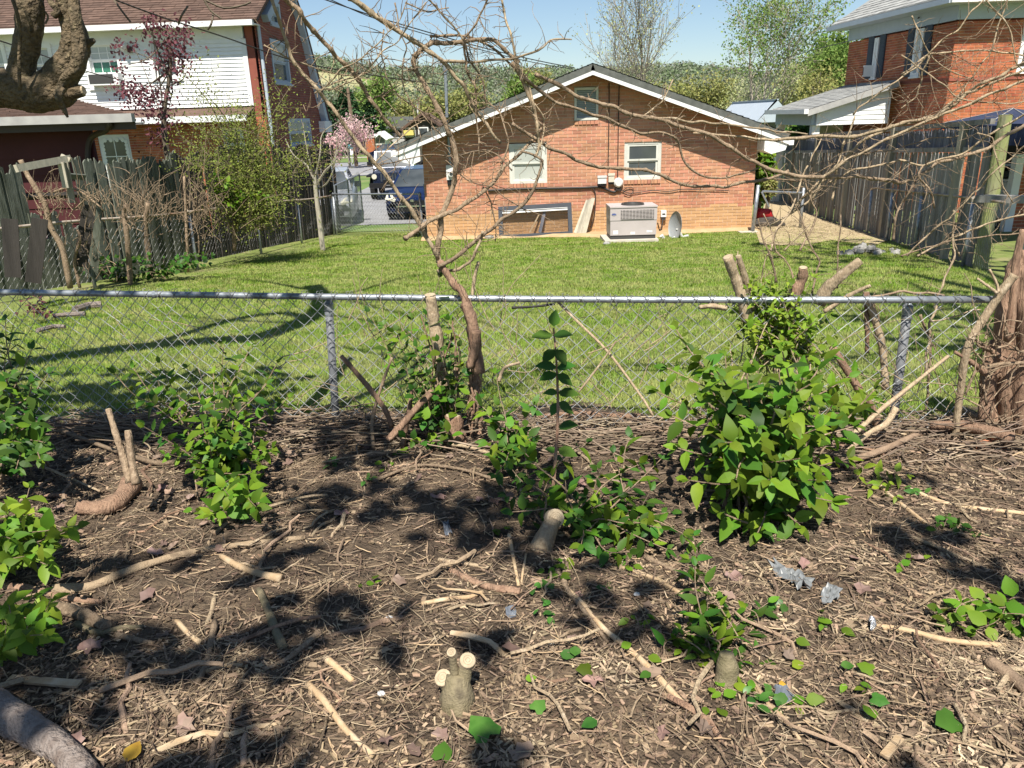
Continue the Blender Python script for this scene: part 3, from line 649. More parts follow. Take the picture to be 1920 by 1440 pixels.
obj('mount', [tube([dc - ax * .06 - e2 * .05, dc - ax * .2 - e2 * .22, dc - ax * .42 - e2 * .25], [.03, .035, .03], 8), tube([dc - ax * .3 - e2 * .18, dc - ax * .34 - e2 * .3], .05, 8)], M['boxgrey'], dh)
for (px, py, r_, lab) in ((918, 445, .1, 'grey stone at the foot of the brick wall left of the screen'), (1136, 434, .13, 'grey stone beside the air unit below the leaning boards'), (1137, 456, .07, 'small pale stone by the air unit pad')):
    g = Gd(px, py + 3); V = []
    s0 = bpy.data.meshes.new('stone')
    th1 = np.linspace(0, math.pi, 7); rs = np.random.default_rng(int(px))
    V = [(np.sin(t) * math.cos(p_), np.sin(t) * math.sin(p_), np.cos(t)) for t in th1 for p_ in np.arange(9) * 2 * math.pi / 9]
    V = np.array(V) * rs.uniform(.8, 1.15, (len(V), 1)) * np.array([1.5, 1, .75]) * r_ * .8 + g + (0, 0, r_ * .35)
    solo('stone', [(V, [np.array([(i * 9 + k, i * 9 + (k + 1) % 9, (i + 1) * 9 + (k + 1) % 9, (i + 1) * 9 + k) for i in range(6) for k in range(9)])])], M['stone'], lab, 'stone', smooth=True)
# bare tan earth along the wall
xx = np.linspace(hl - .1, hr + .1, 60)
rowa = np.array([(x, 17.52, gz(17.52) + .06) for x in xx]); 
def tane(x): return 17.05 - 1.25 * math.exp(-((x - P(1190, 455, 16.0)[0]) / .85) ** 2) + .06 * math.sin(x * 4)
rowm = np.array([(x, tane(x) + .2, gz(tane(x)) + .055) for x in xx]); rowb = np.array([(x, tane(x), gz(tane(x)) + .005) for x in xx])
V = np.vstack([rowa, rowm, rowb]); n = len(xx)
setp(obj('bare_earth', [(V, [np.array([(r_ * n + i, (r_ + 1) * n + i, (r_ + 1) * n + i + 1, r_ * n + i + 1) for r_ in range(2) for i in range(n - 1)])])], M['tan']), kind='structure')

# ================================================================== WHITE SIDED HOUSE (left)
WYAW = R_(-4)
wo = P(480, 60, 22); W0 = Frame((wo[0], wo[1], gz(22)), WYAW)
def wpt(px, py):   # pixel -> local (x,z) on the facade plane
    d = ray(px, py); n = W0.R @ np.array([0, 1., 0]); t = ((W0.o - CAM) @ n) / (d @ n); q = W0.R.T @ (CAM + d * t - W0.o); return q[0], q[2]
def gpt(px, py):   # pixel -> local (y,z) on the gable plane x=0
    d = ray(px, py); n = W0.R @ np.array([1., 0, 0]); t = ((W0.o - CAM) @ n) / (d @ n); q = W0.R.T @ (CAM + d * t - W0.o); return q[1], q[2]
wh = thing('gambrel_house', 'white sided and brick gambrel house with a brown roof behind the old board fence', 'house', W0.pt((0, 0, 0)))
zE = wpt(440, 47)[1]; zS = wpt(440, 199)[1]; xL = -8.6
gfar = gpt(604, 250)[0]; gk = gpt(560, 45); gb = gpt(604, 215); gm = gfar / 2
zP = zE + 1.55
# gable outline (y,z)
gab = [(0, -.3), (gfar, -.3), (gfar, gb[1]), (gk[0] - .15, gk[1]), (gm, zP), (.55, zE + .3), (0, zE)]
def gtop(y): return np.interp(y, [0, .55, gm, gk[0] - .15, gfar], [zE, zE + .3, zP, gk[1], gb[1]])
GF = Frame(W0.pt((0, 0, 0)), WYAW + math.pi / 2)      # local x runs away from us along the gable
GF.R = np.stack([W0.R @ np.array([0, 1., 0]), W0.R @ np.array([-1., 0, 0]), np.array([0, 0, 1.])], 1)
gw = []
for (pa, pb) in (((515, 155), (537, 80)), ((545, 275), (580, 222)), ((507, 45), (523, 8))):
    ya, za = gpt(*pa); yb, zb = gpt(*pb); gw.append((ya, yb, za, zb))
brick_wall(wh, GF, 0, gfar, 0, gtop, gw, M['brickL'], M['mortarL'], 0)
for g in gw: window(wh, GF, *g[:4], M['bluegrey'], .09, pane=('glassgr', 'glass'))
ins = [(-y, z) for y, z in gab]
obj('gable_wall', [GF.w((prism([(y, z) for y, z in gab], .1, .3)))], M['brickL'], wh)
obj('body', [W0.box(xL, -.31, .1, gfar - .1, -.3, zE)], M['brickL'], wh)
# white trim boards on the gambrel end, their shade put into the colour
def trim(y0, z0, y1, z1, wd=.2):
    d = np.array([y1 - y0, z1 - z0]); d /= np.linalg.norm(d); nrm = np.array([d[1], -d[0]])
    if nrm[1] < 0 and abs(nrm[0]) < .2: nrm = -nrm
    a, b = np.array([y0, z0]), np.array([y1, z1])
    return prism([tuple(a), tuple(b), tuple(b + nrm * wd), tuple(a + nrm * wd)], -.18, .12)
ky = gk[0] - .15
obj('rake_trim', [GF.w(trim(gm, zP, ky, gk[1], -.22))], M['bluegrey'], wh)
obj('rake_trim', [GF.w(trim(ky, gk[1], gfar + .12, gb[1] - .35, -.24))], M['bluegrey'], wh)
obj('rake_trim', [GF.w(trim(.5, zE + .28, gm, zP, .2))], M['bluegrey'], wh)
obj('return_box', [GF.w(box(gfar - .25, gfar + .55, -.2, .1, gb[1] - .55, gb[1] - .2))], M['white'], wh)
# roof slabs
def gp(y, z, x): return W0.pt((x, y, z))
rf = obj('roof', [quadslab(gp(-.35, zE + .02, .2), gp(gm, zP + .12, .2), gp(gm, zP + .12, xL - .2), gp(-.35, zE + .02, xL - .2), -.08),
                  quadslab(gp(gm, zP + .12, .2), gp(ky + .05, gk[1] + .1, .2), gp(ky + .05, gk[1] + .1, xL), gp(gm, zP + .12, xL), -.08),
                  quadslab(gp(ky + .05, gk[1] + .1, .2), gp(gfar + .45, gb[1] - .3, .2), gp(gfar + .45, gb[1] - .3, xL), gp(ky + .05, gk[1] + .1, xL), -.08)], M['shingB'], wh)
vdir = W0.R @ np.array([0, gm + .35, zP + .1 - zE]); sl_ = np.linalg.norm(vdir)
shingles(rf, gp(-.36, zE + .11, xL - .1), W0.R @ np.array([1., 0, 0]), vdir, -xL + .3, sl_, M['shingB'], e=.14, tab=.32)
obj('gutter', [W0.box(xL - .2, .1, -.47, -.34, zE - .06, zE + .07)], M['white'], wh)
obj('frieze', [W0.box(xL, -.36, -.012, .1, zE - .32, zE - .02)], M['white'], wh)
obj('soffit', [W0.box(xL - .2, .1, -.335, .1, zE - .03, zE - .005)], M['white'], wh)
# second-floor siding boards
wins = []
for pa, pb in (((172, 166), (221, 76)), ((288, 150), (330, 68)), ((63, 160), (95, 82)), ((-30, 160), (8, 82))):
    xa, za = wpt(*pa); xb, zb = wpt(*pb); wins.append((xa, xb, za, zb))
nb = 17; bhh = (zE - .32 - zS) / nb
for k in range(nb):
    za, zb = zS + k * bhh, zS + (k + 1) * bhh; zm = (za + zb) / 2; iv = [(xL, -.42)]
    for (xa, xb, wa, wb) in wins:
        if wa - .02 < zm < wb + .02:
            nv = []
            for a, b in iv:
                if xb <= a or xa >= b: nv.append((a, b)); continue
                if xa > a: nv.append((a, xa - .002))
                if xb < b: nv.append((xb + .002, b))
            iv = nv
    for a, b in iv:
        V = np.array([(a, -.028, za), (b, -.028, za), (b, .1, za), (a, .1, za), (a, -.004, zb), (b, -.004, zb), (b, .1, zb), (a, .1, zb)])
        obj('siding_board', [W0.w((V, [BOXF]))], M['siding'], wh)
obj('corner_board', [W0.box(-.418, -.3, -.034, .1, zS, zE - .33)], M['white'], wh)
obj('corner_return', [GF.box(.001, .5, .1, .3, zS, zE)], M['bluegrey'], wh)  # shaded side of the white corner, its shade put into the colour
window(wh, W0, *wins[0], M['white'], .1, pane=('glassgr', 'curtain'), muntin=(3, 2), proud=.05, split=.62)
window(wh, W0, *wins[1], M['white'], .1, pane=('glassgr', 'glass'), muntin=(2, 2), proud=.05)
window(wh, W0, *wins[2], M['white'], .1, pane=('glassgr', 'glass'), muntin=(2, 2), proud=.05)
window(wh, W0, *wins[3], M['white'], .1, pane=('glassgr', 'glass'), proud=.05)
# pent roof, ground floor, door
zq = wpt(440, 215)[1]
pr = np.array([(xL, -.62, zq - .02), (-.3, -.62, zq - .02), (-.3, .09, zS - .003), (xL, .09, zS - .003)])
obj('pent_roof', [quadslab(*[W0.pt(q) for q in pr], .06)], M['shingB'], wh)
obj('pent_fascia', [W0.box(xL, -.3, -.66, -.625, zq - .17, zq - .01)], M['white'], wh)
dw = [*wpt(197, 330), *wpt(240, 252)]; dw = [dw[0], dw[2], .15, dw[3]]
sw = [wpt(425, 300)[0], wpt(455, 240)[0], wpt(425, 300)[1], wpt(455, 240)[1]]
brick_wall(wh, W0, wpt(174, 260)[0], -.02, 0, lambda x: zq - .03, [tuple(dw), tuple(sw)], M['brickR'], M['mortarR'], 0)
window(wh, W0, *sw, M['white'], .08)
dr = obj('door', [W0.box(dw[0], dw[1], .02, .09, dw[2], dw[3])], M['white'], wh)
zz0, zz1 = wpt(205, 300)[1] - .35, wpt(230, 262)[1]; xa, xb = dw[0] + .1, dw[1] - .1
obj('door_pane', [W0.box(xa, xb, .008, .0185, zz0, zz1)], M['glass'], dr)
sc_ = []
for k in range(9):
    z = zz0 + (zz1 - zz0) * (k + .5) / 9
    for x in (xa, xb): sc_.append(W0.w(tube([(x, .017, z), (x, .001, z)], .055, 10)))
for k in range(4):
    x = xa + (xb - xa) * (k + .5) / 4; sc_.append(W0.w(tube([(x, .0175, zz1), (x, .0015, zz1)], .06, 10)))
obj('scalloped_trim', sc_, M['white'], dr)
obj('muntin', [W0.box((xa + xb) / 2 - .012, (xa + xb) / 2 + .012, .002, .0075, zz0, zz1), W0.box(xa, xb, .003, .0078, (zz0 + zz1) / 2 - .012, (zz0 + zz1) / 2 + .012)], M['white'], dr)
obj('downspout', [GF.w(tube([(.06, -.06, .2), (.06, -.06, zE)], .045, 8))], M['bluegrey'], wh)
# wall lamp on the siding
lx, lz = wpt(240, 88)
t = thing('wall_lamp', 'small grey floodlight on the white siding between the upper windows', 'lamp', W0.pt((lx, -.1, lz)))
obj('lamp_head', [W0.w(tube([(lx - .1, -.22, lz - .02), (lx, -.12, lz + .04), (lx + .05, -.05, lz + .02)], [.11, .09, .05], 8))], M['boxgrey'], t)
obj('bracket', [W0.box(lx + .03, lx + .12, -.13, -.0285, lz - .14, lz)], M['brown'], t)
# window air conditioner under the curtained window
xa, xb, za, zb = wins[0]
t = thing('window_air_conditioner', 'white window air conditioner under the upper window with a green curtain', 'air conditioner', W0.pt((xa, -.1, za)))
obj('case', [W0.box(xa + .1, xb - .02, -.28, .05, za + .06, za + .36)], M['white'], t)
obj('front_grille', [W0.box(xa + .14, xb - .16, -.288, -.2805, za + .1, za + .33)], M['acdark'], t)

# ================================================================== MAROON SHED (left)
sy = 13.2
SH = thing('shed', 'maroon shed with a brown roof and gutter behind the broken fence', 'shed', (-7.6, sy, gz(sy)))
s0 = P(0, 222, sy); s1 = P(168, 230, sy); e1 = P(249, 217, sy - .45)
zt = s1[2]
for k in range(9):
    z0_, z1_ = gz(sy) + (zt - gz(sy)) * k / 9, gz(sy) + (zt - gz(sy)) * (k + 1) / 9
    obj('wall_board', [(np.array([(-11.5, sy - .02, z0_), (s1[0], sy - .02, z0_), (s1[0], sy + .05, z0_), (-11.5, sy + .05, z0_), (-11.5, sy - .004, z1_), (s1[0], sy - .004, z1_), (s1[0], sy + .05, z1_), (-11.5, sy + .05, z1_)]), [BOXF])], M['maroon'], SH)
obj('side_wall', [(np.array([(x_, y_, z_) for z_ in (gz(sy) - .4, zt) for x_, y_ in ((-13.5, sy + .051), (s1[0] - .002, sy + .051), (s1[0] - 2.3, sy + 3.6), (-13.5, sy + 3.6))]), [BOXF])], M['maroon'], SH)
ez = e1[2]; rdg = P(128, 184, sy + 1.6)
ea = np.array([-12, sy - .45, ez]); eb = np.array([e1[0], sy - .45, ez]); rb_ = np.array([rdg[0], sy + 1.6, rdg[2]]); ra = np.array([-12, sy + 1.6, rdg[2]])
ec = np.array([e1[0] - 1.9, sy + 3.6, ez])
rf = obj('roof', [quadslab(ea, eb, rb_, ra, .06), (np.array([eb, ec, rb_, eb - (0, 0, .06), ec - (0, 0, .06), rb_ - (0, 0, .06)]), [np.array([(0, 1, 2), (5, 4, 3)]), np.array([(0, 3, 4, 1)])])], M['shingB'], SH)
vd = np.array([0, 2.05, rdg[2] - ez]); vl = np.linalg.norm(vd)
shingles(rf, ea + (0, 0, .004), (1, 0, 0), vd, eb[0] + 12, vl, M['shingB'], xr=lambda b: (0, eb[0] + 12 - (eb[0] - rb_[0]) * b / vl))
obj('gutter', [box(-12, e1[0] + .03, sy - .57, sy - .452, ez - .09, ez + .035)], M['greymetal'], SH)
obj('fascia', [box(-12, e1[0] + .01, sy - .449, sy - .42, ez - .2, ez - .062), ], M['brown'], SH)
obj('soffit', [box(-12, e1[0] - .03, sy - .415, sy - .022, ez - .12, ez - .1)], M['brown'], SH)
obj('downspout', [tube(smooth_curve([P(205, 226, sy - .5), P(205, 236, sy - .48), P(196, 246, sy - .3), P(176, 254, sy - .1), P(167, 268, sy - .07), P(165, 300, sy - .07), P(168, 380, sy - .07)], 4), .045, 8)], M['brown'], SH)

# ================================================================== RED BRICK HOUSE (right)
ro = P(1787, 100, 20.7); RO = np.array([ro[0], ro[1], gz(20.7)])
rh = thing('brick_house', 'two storey red brick house with navy shutters at the right edge', 'house', RO)
RF = Frame(RO, 0)
LFy = 5.2
LF = Frame(RO, 0); ld = np.array([-.06, 1, 0]); ld /= np.linalg.norm(ld)
LF.R = np.stack([-ld, np.array([ld[1], -ld[0], 0]), np.array([0, 0, 1.])], 1)   # local x runs toward us; wall from -LFy..0
zb0 = 0; ztop = 3.56 - RO[2]
def rpt(px, py): q = P(px, py, RO[1]) - RO; return q[0], q[2]
def lpt(px, py):
    d = ray(px, py); n = LF.R[:, 1]; t = ((RO - CAM) @ n) / (d @ n); q = LF.R.T @ (CAM + d * t - RO); return q[0], q[2]
fw_ = [*rpt(1905, 135), *rpt(1960, 42)]
brick_wall(rh, RF, 0, 3.6, 0, lambda x: ztop, [tuple([fw_[0], fw_[2], fw_[1], fw_[3]])], M['brickR'], M['mortarR'], 220)
lw = []
for pa, pb in (((1634, 147), (1651, 70)), ((1708, 144), (1736, 52))):
    a = lpt(*pa); b = lpt(*pb); lw.append((a[0], b[0], a[1], b[1]))
lx0 = lpt(1590, 100)[0]
brick_wall(rh, LF, lx0, 0, 0, lambda x: ztop, lw, M['brickR'], M['mortarR'], 80)
obj('wall', [RF.box(.1, 3.6, .1, -lx0 - .05, -.4, ztop + .2)], M['brickR'], rh)
obj('belt_course', [RF.box(0, 3.6, -.02, .01, rpt(1850, 147)[1] - .04, rpt(1850, 147)[1] + .03), ], M['brickL'], rh)
obj('belt_course', [LF.box(lx0, .02, -.02, .01, lpt(1765, 149)[1] - .04, lpt(1765, 149)[1] + .03)], M['brickL'], rh)
window(rh, RF, fw_[0], fw_[2], fw_[1], fw_[3], M['white'], .1)
for k, q in enumerate(lw):
    window(rh, LF, *q, M['white'], .11, proud=.04)
    shw = .3
    for xa, xb in ((q[0] - shw - .06, q[0] - .05), (q[1] + .05, q[1] + shw + .06)):
        s_ = obj('shutter', [LF.box(xa, xb, -.035, .005, q[2] + .0, q[3] + .05)], M['shutter'], rh)
        for j in range(10):
            z = q[2] + .08 + (q[3] - q[2] - .1) * j / 10; obj('louvre', [LF.box(xa + .04, xb - .04, -.044, -.0355, z, z + .055)], M['shutter'], s_)
q = lw[0]
t = thing('window_air_conditioner', 'white window air conditioner in the shuttered upper window of the red brick house', 'air conditioner', LF.pt((q[0], 0, q[2])))
obj('case', [LF.box(q[0] + .1, q[1] - .1, -.34, .03, q[2] + .05, q[2] + .36)], M['white'], t)
obj('side_grille', [LF.box(q[0] + .14, q[1] - .14, -.347, -.3405, q[2] + .09, q[2] + .31)], M['acdark'], t)
# frieze, eaves, roof
obj('frieze', [RF.box(-.02, 3.6, -.03, .05, ztop, ztop + .33), LF.box(lx0 - .02, .028, -.032, .05, ztop, ztop + .329)], M['bluegrey'], rh)
oh = .42; ze = ztop + .33
Lc = lambda x, y, z: LF.pt((x, y, z))
obj('soffit', [RF.box(-.4, 3.6, -oh, .05, ze + .001, ze + .03), LF.box(lx0 - .4, .028, -oh, .06, ze + .002, ze + .031)], M['bluegrey'], rh)
obj('gutter', [RF.box(-.5, 3.7, -oh - .13, -oh - .002, ze + .0, ze + .13)], M['white'], rh)
obj('gutter', [LF.box(lx0 - .5, oh + .0, -oh - .13, -oh - .002, ze - .0, ze + .125)], M['bluegrey'], rh)  # same gutter as the white front one, side shade put into the colour
pf = Lc(lx0 - .45, -oh, ze + .13); pn = np.array([RO[0] - oh - .05, RO[1] - oh, RO[2] + ze + .13]); pr_ = np.array([RO[0] + 3.7, RO[1] - oh, RO[2] + ze + .13])
rise = 2.3; inn = 2.9
ap1 = np.array([RO[0] + inn - .2, RO[1] + inn, RO[2] + ze + .13 + rise]); ap2 = ap1 + (1.4, 0, 0); ap3 = np.array([pf[0] + inn + .25, pf[1] - inn + .6, ap1[2]])
rf = obj('roof', [quadslab(pf, pn, ap1, ap3, -.04), quadslab(pn, pr_, ap2, ap1, -.04)], M['shingG'], rh)
uu = pn - pf; ul = np.linalg.norm(uu); uu /= ul; vv_ = np.cross(np.cross(uu, ap1 - pf), uu); vv_ /= np.linalg.norm(vv_); h_ = (ap1 - pf) @ vv_; a1_ = (ap1 - pf) @ uu; a3_ = (ap3 - pf) @ uu
shingles(rf, pf + (0, 0, .045), uu, vv_, ul, h_, M['shingG'], xr=lambda b: (a3_ * b / h_, ul + (a1_ - ul) * b / h_), e=.16)
uu2 = np.array([1., 0, 0]); vv2 = np.cross(np.cross(uu2, ap1 - pn), uu2); vv2 /= np.linalg.norm(vv2); h2 = (ap1 - pn) @ vv2; a2_ = (ap1 - pn) @ uu2
shingles(rf, pn + (0, 0, .045), uu2, vv2, 4, h2, M['shingG'], xr=lambda b: (a2_ * b / h2, 4), e=.16)
# side porch
Ys = 22.97
tr_ = P(1672, 160, Ys); br_ = P(1670, 236, Ys); bl_ = P(1530, 235, Ys); tl_ = P(1530, 206, Ys)
nbd = 8; zlo = bl_[2] - .0; zhi = tr_[2]
for k in range(nbd):
    za, zb = zlo + (zhi - zlo) * k / nbd, zlo + (zhi - zlo) * (k + 1) / nbd
    def xleft(z): return bl_[0] if z <= tl_[2] else tl_[0] + (tr_[0] - tl_[0]) * (z - tl_[2]) / (tr_[2] - tl_[2])
    xa, xb = xleft(za), xleft(zb); xr_ = tr_[0] + .02
    if xr_ - xb < .03: xb = xr_ - .03
    V = np.array([(xa, Ys - .02, za), (xr_, Ys - .02, za), (xr_, Ys + .06, za), (xa, Ys + .06, za), (xb, Ys - .003, zb), (xr_, Ys - .003, zb), (xr_, Ys + .06, zb), (xb, Ys + .06, zb)])
    obj('porch_siding_board', [(V, [BOXF])], M['siding'], rh)
fy = 26.2
pa, pb = np.array([tl_[0] - .3, Ys - .2, tl_[2] + .0]), np.array([tl_[0] - .3, fy, tl_[2]])
pc, pd = np.array([tr_[0] + .1, fy, tr_[2] + .12]), np.array([tr_[0] + .1, Ys - .2, tr_[2] + .12])
prf = obj('porch_roof', [quadslab(pa, pd, pc, pb, .1)], M['shingG'], rh)
vd = pd - pa; vl = np.linalg.norm(vd)
shingles(prf, pb + (0, 0, .004), pa - pb, vd, fy - Ys + .2, vl, M['shingG'], e=.15)
obj('porch_rake', [(np.array([pa + (0, -.03, -.16), pd + (0, -.03, -.16), pd + (0, -.003, -.16), pa + (0, -.003, -.16), pa + (0, -.03, 0), pd + (0, -.03, 0), pd + (0, -.003, 0), pa + (0, -.003, 0)]), [BOXF])], M['greymetal'], rh)
obj('porch_gutter', [box(pa[0] - .12, pa[0] - .002, Ys - .25, fy, pa[2] - .1, pa[2] + .03)], M['white'], rh)
obj('porch_beam', [box(bl_[0] - .12, bl_[0] + .05, Ys + .062, fy - .1, bl_[2], tl_[2] - .1)], M['bluegrey'], rh)
for yy in (Ys + .1, fy - .25): obj('porch_column', [box(bl_[0] - .06, bl_[0] + .16, yy, yy + .2, gz(Ys), bl_[2] - .002)], M['white'], rh)
obj('porch_back_wall', [box(bl_[0] + 1.05, tr_[0] - .02, fy - .3, fy - .2, gz(Ys), bl_[2] - .002)], M['cream'], rh)
# near gazebo behind the picket fence
gzx = thing('gazebo', 'navy canvas gazebo canopy rising behind the picket fence', 'gazebo', (8.1, 12.6, gz(12.6)))
gy = 13.6
g1, g2, gp_ = P(1765, 232, gy + 2.6), P(1700 + 480, 226, gy - 1.2), P(1880, 205, gy)
g3, g4 = g1 + (1.2, -3.5, 0), g1 + (3.4, .4, 0); g3[2] = g4[2] = g1[2]; 
g3 = P(1960, 228, gy - 1.5); g3[2] = g1[2]; g4 = g1 + (3.2, .6, 0)
apx = (g1 + g3) / 2 + (.75, .5, 0); apx[2] = P(1875, 204, apx[1])[2]
obj('canopy', [(np.array([g1, g3, g3 + (2.2, 1, 0), g4, apx]), [np.array([(0, 1, 4), (1, 2, 4), (2, 3, 4), (3, 0, 4)])])], M['navy'], gzx)
obj('valance', [(np.array([g1, g3, g3 - (0, 0, .1), g1 - (0, 0, .1)]), [np.array([(0, 1, 2, 3)])]), (np.array([g3, g3 + (2.2, 1, 0), g3 + (2.2, 1, -.1), g3 - (0, 0, .1)]), [np.array([(0, 1, 2, 3)])])], M['navy'], gzx)
for a, b in ((g1, apx), (g3, apx), ((g1 + g3) / 2, apx)): obj('canopy_seam', [tube([a + (0, -.01, .006), b + (0, -.01, .006)], .008, 4)], M['greymetal'], gzx)
for g in (g1, g4, g3 + (2.2, 1, 0)): obj('pole', [tube([(g[0], g[1], gz(g[1])), g - (0, 0, .1)], .03, 6)], M['black'], gzx)
c0, c1 = P(1880, 232, 12.4), P(1960, 275, 11.6)
obj('curtain', [(np.array([(c0[0] + (c1[0] - c0[0]) * k / 12, c0[1] + (c1[1] - c0[1]) * k / 12 + .05 * (k % 2), z) for z in (c0[2], c1[2]) for k in range(13)]), [np.array([(k, k + 1, 14 + k, 13 + k) for k in range(12)])])], M['navy'], gzx)
# white garage behind the gazebo, at the right edge
gr = thing('garage', 'white panelled garage front with small windows at the right edge behind the log post', 'garage', P(1880, 400, 16))
gyy = 16.0
a, b = P(1862, 362, gyy), P(1905, 332, gyy)
for k in range(3):
    za, zb = a[2] - .5 + .36 * k, a[2] - .5 + .36 * (k + 1) - .012
    obj('door_panel', [box(a[0], a[0] + 1.0, gyy, gyy + .05, za, zb)], M['white'], gr)
obj('door_panel', [box(a[0], a[0] + 1.0, gyy, gyy + .05, b[2] - .03, b[2] + .22)], M['white'], gr)
for k in range(4): obj('pane', [box(a[0] + .06 + .23 * k, a[0] + .25 + .23 * k, gyy - .006, gyy - .0, b[2] - .0, b[2] + .13)], M['glass'], gr)
aw = [(0, .225), (.35, .23), (.6, .33), (.85, .75), (.9, .78), (.93, .225)]
obj('curved_header', [(prism([(a[0] + x, b[2] + z) for x, z in aw][::1], gyy - .03, gyy + .02))], M['white'], gr)
obj('dark_opening', [box(a[0] - .2, a[0] + 1.35, gyy + .06, gyy + .12, gz(gyy), b[2] + 1.1)], M['dkwood'], gr)
p0 = P(1913, 290, 15.2); obj('corner_post', [box(p0[0] - .05, p0[0] + .1, 15.2, 15.35, gz(15.2), p0[2])], M['white'], gr)
brf = Frame((p0[0] + .1, 15.25, gz(15.2)), 0)
brick_wall(gr, brf, 0, .9, 0, lambda x: p0[2] - gz(15.2), [], M['brickR'], M['mortarR'], 60)

# ================================================================== TOWN BEYOND
def car(name, label, pos, yaw, paint, prof, wid, group=None, boxy=False, wheel_r=.33, wb=(.78, 3.35)):
    """prof: list of (x along length, z bottom, z hood/roof line); body lofted from cross-sections; front faces -x"""
    t = thing(name, label, 'car', pos, group); fr = Frame(pos, yaw)
    L = prof['len']
    secs = prof['body']      # x, zlow, zhigh, halfwidth
    V = []; m = 12
    for x, zl, zh, hw_ in secs:
        r = .06 if not boxy else .03
        pts = [(-hw_ + r, zl), (hw_ - r, zl), (hw_, zl + r * 1.5), (hw_ * 1.0, zl + (zh - zl) * .5), (hw_ * .985, zh - r * 1.6), (hw_ * .95 - r, zh), (hw_ * .4, zh + .015), (-hw_ * .4, zh + .015), (-hw_ * .95 + r, zh), (-hw_ * .985, zh - r * 1.6), (-hw_, zl + (zh - zl) * .5), (-hw_, zl + r * 1.5)]
        V += [(x, y, z) for y, z in pts]
    k = len(secs)
    q = [(i * m + j, i * m + (j + 1) % m, (i + 1) * m + (j + 1) % m, (i + 1) * m + j) for i in range(k - 1) for j in range(m)]
    obj('body', [fr.w((np.array(V), [np.array(q), np.array([tuple(range(m)), tuple(range((k - 1) * m, k * m))[::-1]])]))], paint, t, smooth=not boxy)
    # cabin: roof polygon side profile with inward lean
    cp = prof['cabin']       # list of (x,z) clockwise: base front, top front, top rear, base rear
    hb, ht = wid / 2 * .93, wid / 2 * (.74 if not boxy else .86)
    (xa, za), (xb, zb), (xc, zc), (xd, zd) = cp
    Vc = [(xa, -hb, za), (xa, hb, za), (xb, ht, zb), (xb, -ht, zb), (xc, ht, zc), (xc, -ht, zc), (xd, hb, zd), (xd, -hb, zd)]
    obj('cabin', [fr.w((np.array(Vc), [np.array([(0, 1, 2, 3), (3, 2, 4, 5), (5, 4, 6, 7), (0, 3, 5, 7), (1, 6, 4, 2)])]))], paint, t)
    def glass(nm, a, b, c, d, ins=.06, off=.012):
        Q = np.array([a, b, c, d], float); cen = Q.mean(0); n = np.cross(Q[1] - Q[0], Q[3] - Q[0]); n /= np.linalg.norm(n)
        if n @ (cen - np.array([(xa + xd) / 2, 0, (za + zb) / 2])) < 0: n = -n
        Q = cen + (Q - cen) * np.array([1 - ins] * 3); Q2 = Q + n * off; Q1 = Q + n * .002
        obj(nm, [fr.w((np.vstack([Q1, Q2]), [BOXF]))], M['glass'], t)
    v = [np.array(q, float) for q in Vc]
    glass('windscreen', v[0], v[1], v[2], v[3], .1); glass('rear_window', v[7], v[6], v[4], v[5], .14)
    for s_, (i0, i1, i2, i3) in ((1, (1, 6, 4, 2)), (-1, (0, 7, 5, 3))):
        A, B, C, D = v[i0], v[i1], v[i2], v[i3]
        m1, m2 = (A + B) / 2, (C + D) / 2
        glass('side_window', A, m1, m2, D, .16); glass('side_window', m1, B, C, m2, .16)
    for xw in wb:
        for s_ in (-1, 1):
            y = s_ * (wid / 2 - .1)
            wv = obj('wheel', [fr.w(tube([(xw, y - .1, wheel_r), (xw, y + .1, wheel_r)], wheel_r, 18))], M['rubber'], t)
            obj('rim', [fr.w(tube([(xw, y + s_ * .1, wheel_r), (xw, y + s_ * .112, wheel_r)], wheel_r * .6, 12))], M['chrome'], wv)
    for s_ in (-1, 1):
        xh, zh = prof['lamp']
        if boxy: obj('headlight', [fr.w(tube([(xh, s_ * wid * .36, zh), (xh - .04, s_ * wid * .36, zh)], .1, 12))], M['lamp'], t)
        else: obj('headlight', [fr.w((np.array([(xh, s_ * wid * .47, zh - .02), (xh - .09, s_ * wid * .3, zh - .1), (xh - .12, s_ * wid * .27, zh - .02), (xh + .3, s_ * wid * .465, zh + .13), (xh + .05, s_ * wid * .34, zh + .09)]), [np.array([(0, 1, 2), (0, 2, 4), (0, 4, 3), (2, 1, 4)])]))], M['lamp'], t)
        mz = cp[0][1] + .08; obj('mirror', [fr.w(box(cp[0][0] + .2, cp[0][0] + .32, s_ * (wid / 2 + .11) - .1, s_ * (wid / 2 + .11) + .1, mz, mz + .16))], M['black'], t)
    for bx in prof['extra']: obj(bx[0], [fr.w(box(*bx[1]))], M[bx[2]], t)
    return t
sedan = dict(len=4.4, body=[(0, .28, .58, .72), (.06, .22, .7, .82), (.3, .2, .8, .88), (1.2, .2, .92, .9), (1.5, .2, .95, .9), (3.4, .2, 1.0, .9), (4.1, .22, .98, .87), (4.38, .3, .9, .78)], cabin=[(.95, .9), (1.85, 1.42), (3.3, 1.45), (4.05, .98)], lamp=(.06, .66),
             extra=[('grille', (-.03, .005, -.38, .38, .46, .6), 'black'), ('lower_grille', (-.02, .03, -.55, .55, .26, .4), 'black'), ('badge', (-.045, -.031, -.05, .05, .56, .63), 'chrome'), ('bumper_strip', (-.05, -.0, -.5, .5, .41, .45), 'chrome')])
